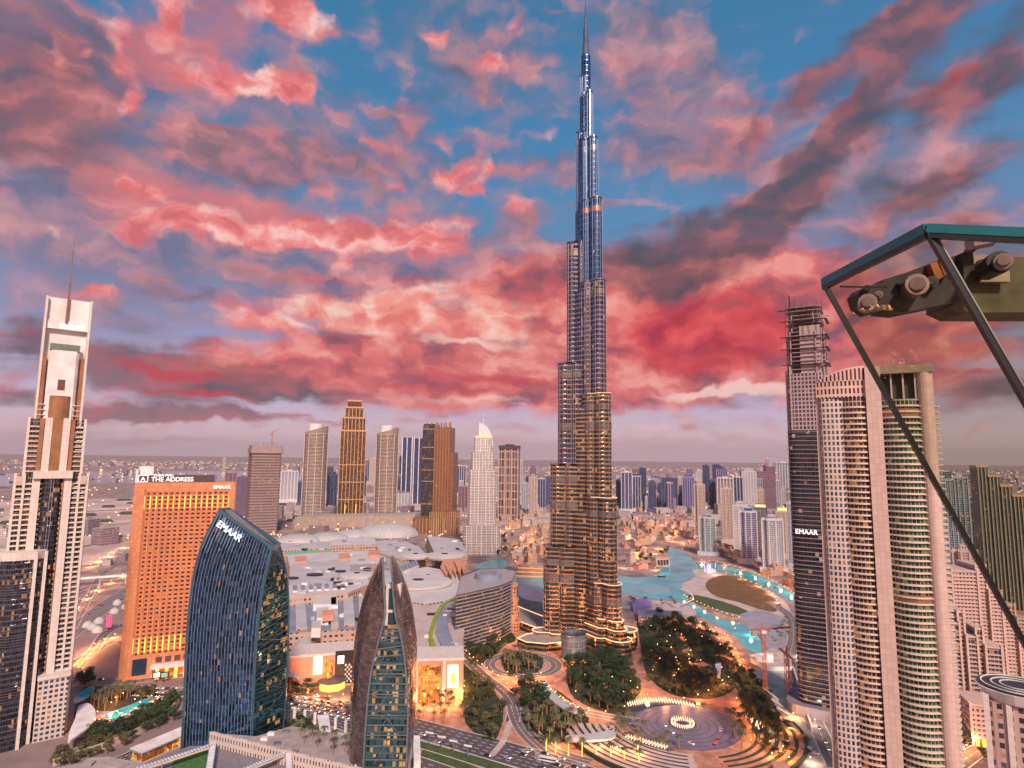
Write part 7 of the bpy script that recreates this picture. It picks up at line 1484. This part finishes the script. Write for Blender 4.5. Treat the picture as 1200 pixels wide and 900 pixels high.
for pix, kd, n, dm, wh in (([(106, 824), (150, 806), (160, 812), (128, 832), (112, 836)], 'p', 26, 4.5, 'in the pool garden'), ([(100, 862), (150, 852), (186, 834), (205, 818), (208, 826), (186, 846), (150, 862), (110, 874)], 'd', 34, 5, 'along the wall of the pool garden'), ([(162, 816), (185, 812), (180, 820), (165, 822)], 'o', 8, 5, 'beside the long pool'),
                           ([(90, 800), (108, 796), (112, 804), (92, 808)], 'd', 8, 5.5, 'behind the small pool'), ([(60, 884), (110, 872), (150, 862), (158, 874), (110, 890), (66, 905)], 'o', 22, 5.5, 'beside the pale wall at the bottom left'), ([(160, 842), (205, 834), (212, 846), (170, 862)], 'd', 12, 5.5, 'between the garden wall and the station'), ([(335, 852), (362, 848), (372, 870), (350, 872)], 'd', 9, 5.5, 'on the terrace between the glass towers'), ([(336, 862), (380, 874), (378, 886), (342, 876)], 'p', 9, 6.5, 'on the terrace roof between the glass towers'), ([(340, 808), (355, 800), (372, 812), (350, 818)], 'd', 9, 6, 'on the green circle at the left mall entrance')):
    for x, y in scatter(pix, n, dm, 400 + n): put_tree(kd, x, y, '%s %s' % (WD[kd], wh), 'garden trees on the left', sc=1.0 if kd != 'p' else 1.05)
for i, (x, y) in enumerate(scatter([(108, 838), (150, 815), (200, 816), (180, 845), (120, 866)], 22, 7, 411)): lamp(x, y, 'small warm garden lamp around the pool', 1800 if i % 2 else 0, 'pool garden lamps')
for i, (x, y) in enumerate(scatter([(126, 845), (168, 830), (172, 834), (130, 850)], 10, 4, 412)): t = thing('sunshade', 'small pale sunshade beside the long pool', 'sunshade', (x, y, .3), 0, 'sunshades by the pool'); b = MB(); b.tube((0, 0, 0), (0, 0, 2.6), .08, .08, 5); b.build('post', steel, t); b = MB(); b.lathe([(1.7, 2.3), (.05, 3)], 8); b.build('canvas', white, t)
# station with a striped glass roof
a = Vector((*G(160, 893), 0)); c = Vector((*G(222, 866), 0)); d = c - a; t = thing('metro_station', 'long low station with a striped pale glass roof and amber lit side', 'station', a, math.atan2(d.y, d.x)); Ls = d.length
b = MB(); b.box(0, Ls, -6, 6, 1, 7); b.build('body', warmglass, t); b = MB(); b.box(-1, Ls + 1, -6.3, 6.3, 0, 1.2); b.build('base', conc, t)
b = MB(); b.box(-1.5, Ls + 1.5, -7, 7, 7, 8, cap=0); b.build('roof', plain('blue_grey_roof', (.30, .34, .42), .4), t)
for i in range(26): b = MB(); x = -1 + (Ls + 2) * i / 26; b.box(x, x + .8, -7.1, 7.1, 8, 8.4); b.build('roof_strip', white, t)
# foreground terrace building with a slotted pale wall and pergola frames
hb = 20; Wt = [(239, 857), (300, 872), (370, 890), (480, 915)]; bk_ = [(480, 888), (440, 874), (392, 858), (342, 850), (300, 862)]
def ccw(P): return P if sum(P[i][0] * P[(i + 1) % len(P)][1] - P[(i + 1) % len(P)][0] * P[i][1] for i in range(len(P))) > 0 else P[::-1]
t = thing('terrace_building', 'pale roof terrace with a tall slotted wall in front of the glass tower', 'building', (0, 0, 0)); b = MB(); b.prism(ccw([G(*p, hb) for p in Wt + bk_]), 0, hb - .5, 0, 1); b.build('body', [pave2, plain('terrace_deck_pale', (.36, .29, .28), .7, scale=.15, var=.2)], t)
sl_ = facade('slotted_wall', (0.58, 0.47, 0.43), (.06, .04, .04), 2.6, 5.2, .34, .5, lit=0.05, wr=.7, metal=0); W0 = [G(*p, hb) for p in Wt]
for a_, c_ in zip(W0, W0[1:]):
    b = MB(); a2 = Vector(a_); c2 = Vector(c_); n2 = (c2 - a2).normalized(); m2 = Vector((n2.y, -n2.x)); b.prism([tuple(a2 + m2 * 1.2), tuple(c2 + m2 * 1.2), tuple(c2 - m2 * .2), tuple(a2 - m2 * .2)], 0, hb + 1.4, 0); b.build('slotted_wall', sl_, t)
t_up = t; t = thing('lower_terrace_building', 'low roof with a green lawn in the bottom left under the slotted wall', 'building', (0, 0, 0)); lo_ = [(150, 905), (236, 868), (300, 886), (372, 905), (372, 1000), (150, 1000)]; b = MB(); b.prism(ccw([G(*p, 12) for p in lo_]), 0, 12, 0, 1); b.build('body', [pave2, plain('dark_deck', (.20, .18, .20), .7)], t)
b = MB(); b.prism(ccw([G(205, 886, 12.6), G(243, 877, 12.6), G(247, 900, 12.6), G(246, 940, 12.6), G(190, 940, 12.6)]), 12.05, 12.6, 0); b.build('roof_lawn', plain('roof_grass', (.05, .13, .03), .9, var=.4, scale=.4), t); hb = 12.6
for i, (px, py) in enumerate(((352, 862), (366, 866), (380, 868), (372, 876), (392, 874), (404, 880), (390, 884), (356, 872), (410, 890))): x, y = G(px, py, 20); put_tree('p', x, y, 'date palm on the pale roof terrace left of the bladed tower', 'palms on the roof terrace', sc=1.1, z=19.5)
for i, (px, py) in enumerate(((310, 866), (325, 872), (318, 860), (345, 882), (420, 898), (335, 858))): x, y = G(px, py, 20); b = MB(); b.box(-2.4, 2.4, -1.5, 1.5, 0, 1.8); b.build('roof_unit', (white, steel)[i % 2], t_up, (x, y, 19.4))
slat = plain('slate_frame', (.30, .34, .44), .45)
for k, seg in enumerate((((120, 915), (252, 872)), ((250, 870), (240, 935)), ((232, 925), (340, 880)), ((338, 880), (340, 935)))):
    a3 = Vector((*G(*seg[0], hb + 7), hb + 7)); c3 = Vector((*G(*seg[1], hb + 7), hb + 7)); p_ = thing('pergola', ('long slatted pergola at the left of the roof lawn', 'short slatted pergola right of the roof lawn', 'slatted pergola rising to the middle of the terrace', 'short slatted pergola at the right end of the terrace')[k], 'pergola', (0, 0, 0)); b = MB(); b.beam(a3, c3, 4.2, .7); b.build('frame', slat, p_); n = int((c3 - a3).length / 2); dd = (c3 - a3)
    for i in range(n): q = a3 + dd * (i + .5) / n; sd2 = Vector((dd.y, -dd.x, 0)).normalized() * 1.7; b = MB(); b.beam(q - sd2 + Vector((0, 0, .5)), q + sd2 + Vector((0, 0, .5)), .7, .3); b.build('slat', white, p_)
    for f in (.05, .5, .95): q = a3 + dd * f; b = MB(); b.tube((q.x, q.y, hb), (q.x, q.y, hb + 6.7), .3, .3); b.build('post', slat, p_)
    b = MB(); b.beam(a3 - Vector((0, 0, 1.4)) , c3 - Vector((0, 0, 1.4)), .4, .5); b.build('light_strip', warmdim, p_)
low('white_gate_building', 'narrow white gate building beside the boulevard right of the navy glass tower', [(372, 838), (385, 838), (388, 862), (376, 864)], 12, white); low('shop_kiosk', 'small kiosk with an amber lit front beside the bronze bladed tower', [(392, 858), (412, 860), (412, 876), (392, 874)], 9, warmglass, roof=paleroof)
low('metro_entrance', 'pale narrow station roof beside the boulevard right of the bladed tower', [(484, 862), (492, 862), (493, 890), (485, 892)], 10, white)
for i, (px, py) in enumerate(((503, 872), (517, 877), (531, 882), (548, 888))):
    x, y = G(px, py); t = thing('street_banner', 'white leaning canopy pole on the boulevard median', 'post', (x, y, 0), .3, 'white poles on the median'); b = MB(); b.tube((0, 0, 0), (0, 0, 8), .5, .4, 6); b.build('post', steel, t); b = MB(); b.beam((-3, 0, 9), (3, 0, 7.4), 2.4, .5); b.build('panel', white, t)
for i in range(6): x, y = G(345 + i * 12, 842 + i * 3.2); t = thing('street_banner', 'white bridge pillar in the row along the boulevard below the car park', 'pillar', (x, y, 0), 0, 'white pillars below the car park'); b = MB(); b.box(-1, 1, -1, 1, 0, 9); b.build('post', white, t)
# generic low fabric so that no ground lies bare
for j, (pix, n, wh) in enumerate((([(60, 905), (100, 890), (160, 905), (160, 990), (40, 990)], 5, 'at the bottom edge below the left tower'), ([(98, 672), (150, 650), (150, 655), (110, 676)], 4, 'at the highway junction'), ([(-60, 860), (0, 860), (0, 700), (-60, 700)], 8, 'left of the frame edge tower'))):
    for x, y in scatter(pix, n, 26, 500 + j): i = rnd.randrange(8); tag(obj('low_building', lp[i], None, (x, y, 0), rnd.uniform(-.5, .5), .6), '%s flat roofed block %s' % (('pinkish', 'grey', 'pale', 'dark')[i % 4], wh), 'building', 'low blocks of the wider city')
# ------------------------------------------------------------------ glass rail close to the viewer
def NP(px, py, d): r = ray(px, py); return CAM + r * d
def rail():
    m, t_, N_, L_, b_ = newmat('rail_glass'); g = NG(t_); N_.remove(b_); tr = g.n('ShaderNodeBsdfTransparent'); tr.inputs[0].default_value = (.84, .85, .78, 1); gl = g.n('ShaderNodeBsdfGlossy'); gl.inputs['Roughness'].default_value = .0; gl.inputs[0].default_value = (.8, .85, .8, 1)
    mx = g.n('ShaderNodeMixShader'); mx.inputs[0].default_value = 0.004; L_.new(tr.outputs[0], mx.inputs[1]); L_.new(gl.outputs[0], mx.inputs[2]); L_.new(mx.outputs[0], N_['Material Output'].inputs[0])
    rubber = plain('black_seal', (.012, .012, .014), .35, var=0); tealm = plain('teal_glass_edge', (.02, .16, .17), .15, .3, var=.2, scale=6)
    A, B, Cc = NP(965, 331, 2.3), NP(1086, 268, 1.75), NP(1330, 279, 1.5); A2, B2 = NP(1260, 861, 2.0), NP(1300, 640, 1.6); C2 = NP(1500, 640, 1.5)
    t = thing('glass_rail', 'tilted clear glass rail with black seams and teal edges close to the viewer', 'glass rail', A); o = A
    def quad(nm, P):
        b = MB(); P = [p - o for p in P]; n = (P[1] - P[0]).cross(P[2] - P[0]).normalized() * .006; b.face([p + n for p in P]); b.face([p - n for p in P][::-1])
        for i in range(4): j = (i + 1) % 4; b.face([P[i] + n, P[i] - n, P[j] - n, P[j] + n])
        b.build(nm, m, t)
    quad('glass_pane', [A, B, B2, A2]); quad('glass_pane', [B, Cc, C2, B2])
    def bar(nm, p, q, w, h, mm): b = MB(); b.beam(p - o, q - o, w, h, 0); b.build(nm, mm, t)
    bar('top_edge', A, B, .018, .030, tealm); bar('top_edge', B, Cc, .018, .026, tealm); dn = Vector((0, 0, -.022)); bar('edge_seal', A + dn, B + dn, .016, .014, rubber); bar('edge_seal', B + dn, Cc + dn, .016, .012, rubber)
    bar('seam', A, A2, .016, .016, rubber); bar('seam', B, B2, .018, .018, rubber); bar('seam_highlight', B + Vector((.009, -.009, 0)), B2 + Vector((.009, -.009, 0)), .004, .004, steel)
    bar('thin_rod', NP(985, 336, 2.28), NP(1040, 337, 2.4), .006, .006, rubber)
    # bolted arm behind the glass
    rust = plain('worn_dark_steel', (.05, .038, .036), .65, .15, var=.5, scale=9, bump=.3); ol = plain('olive_painted_steel', (.11, .095, .05), .65, .1, var=.5, scale=6, bump=.3); brs = plain('worn_bolt', (.26, .17, .16), .5, .4, var=.3, scale=12); cop = plain('copper_clamp', (.55, .22, .10), .35, .7)
    k = thing('bolted_arm', 'worn dark metal arm with large round bolts behind the glass rail', 'bracket', NP(1080, 335, 2.9)); o2 = NP(1080, 335, 2.9)
    def slab(nm, pix, d, th, mm):
        b = MB(); F_ = [NP(x, y, d) - o2 for x, y in pix]; Bk = [NP(x, y, d) - o2 + Vector((0, th, 0)) for x, y in pix]; n = len(pix); b.face(F_[::-1]); b.face(Bk)
        for i in range(n): j = (i + 1) % n; b.face([F_[i], F_[j], Bk[j], Bk[i]])
        b.build(nm, mm, k)
    slab('arm', [(1034, 328), (1060, 320), (1100, 305), (1118, 300), (1126, 336), (1128, 352), (1060, 366), (1038, 364)], 2.9, .12, rust); slab('arm_end', [(1006, 344), (1012, 337), (1034, 330), (1040, 362), (1022, 366), (1010, 358)], 2.88, .1, rust)
    slab('olive_beam', [(1118, 304), (1150, 300), (1360, 306), (1360, 366), (1136, 366), (1118, 358)], 2.95, .2, ol); slab('bolt_plate', [(1122, 304), (1150, 298), (1182, 300), (1184, 330), (1126, 330)], 2.9, .03, plain('pale_plate', (.45, .38, .26), .4, .5, scale=8)); slab('upright', [(1128, 296), (1140, 294), (1144, 332), (1130, 334)], 2.86, .06, rust)
    def bolt(px, py, r, d, mm, ln=.07):
        p = NP(px, py, d) - o2; b = MB(); b.tube(p, p + Vector((.03, ln, .0)), r, r * .92, 14); b.tube(p + Vector((-.008, -.012, 0)), p, r * .62, r * .7, 12); b.build('bolt', mm, k)
    bolt(1017, 354, .040, 2.8, brs); bolt(1075, 333, .050, 2.8, brs, .1); bolt(1092, 330, .028, 2.86, rust); bolt(1172, 307, .052, 2.7, darkm, .12); bolt(1176, 306, .036, 2.66, brs, .05); bolt(1152, 312, .035, 2.85, rust); bolt(1030, 345, .018, 2.85, brs); bolt(1055, 332, .014, 2.87, rust); bolt(1150, 324, .014, 2.85, rust); bolt(1016, 338, .018, 2.84, rust); bolt(1142, 288, .02, 2.8, brs, .08)
    slab('clamp', [(1090, 309), (1098, 306), (1106, 324), (1098, 329)], 2.86, .05, cop); slab('clamp', [(1100, 304), (1106, 302), (1114, 320), (1107, 323)], 2.86, .05, cop)
    b = MB(); p = NP(1136, 286, 2.8) - o2; b.tube(p, p + Vector((.1, 0, .02)), .03, .03, 10); b.build('pale_cap', plain('mauve_cap', (.40, .26, .32), .5), k)
rail()
# ------------------------------------------------------------------ air
hm_ = bpy.data.materials.new('haze_air'); hm_.use_nodes = True; ht = hm_.node_tree
for n in list(ht.nodes):
    if n.type != 'OUTPUT_MATERIAL': ht.nodes.remove(n)
pv = ht.nodes.new('ShaderNodeVolumePrincipled'); pv.inputs['Color'].default_value = (.90, .80, .88, 1); pv.inputs['Density'].default_value = 0.000018; pv.inputs['Anisotropy'].default_value = 0.2
ht.links.new(pv.outputs[0], [n for n in ht.nodes if n.type == 'OUTPUT_MATERIAL'][0].inputs['Volume'])
b = MB(); b.box(-43000, 43000, -3500, 43000, -1, 900, bottom=True); hz_ = b.build('haze', hm_); tag(hz_, 'thin lavender haze lying over the whole city and plain', 'haze', kind='stuff')
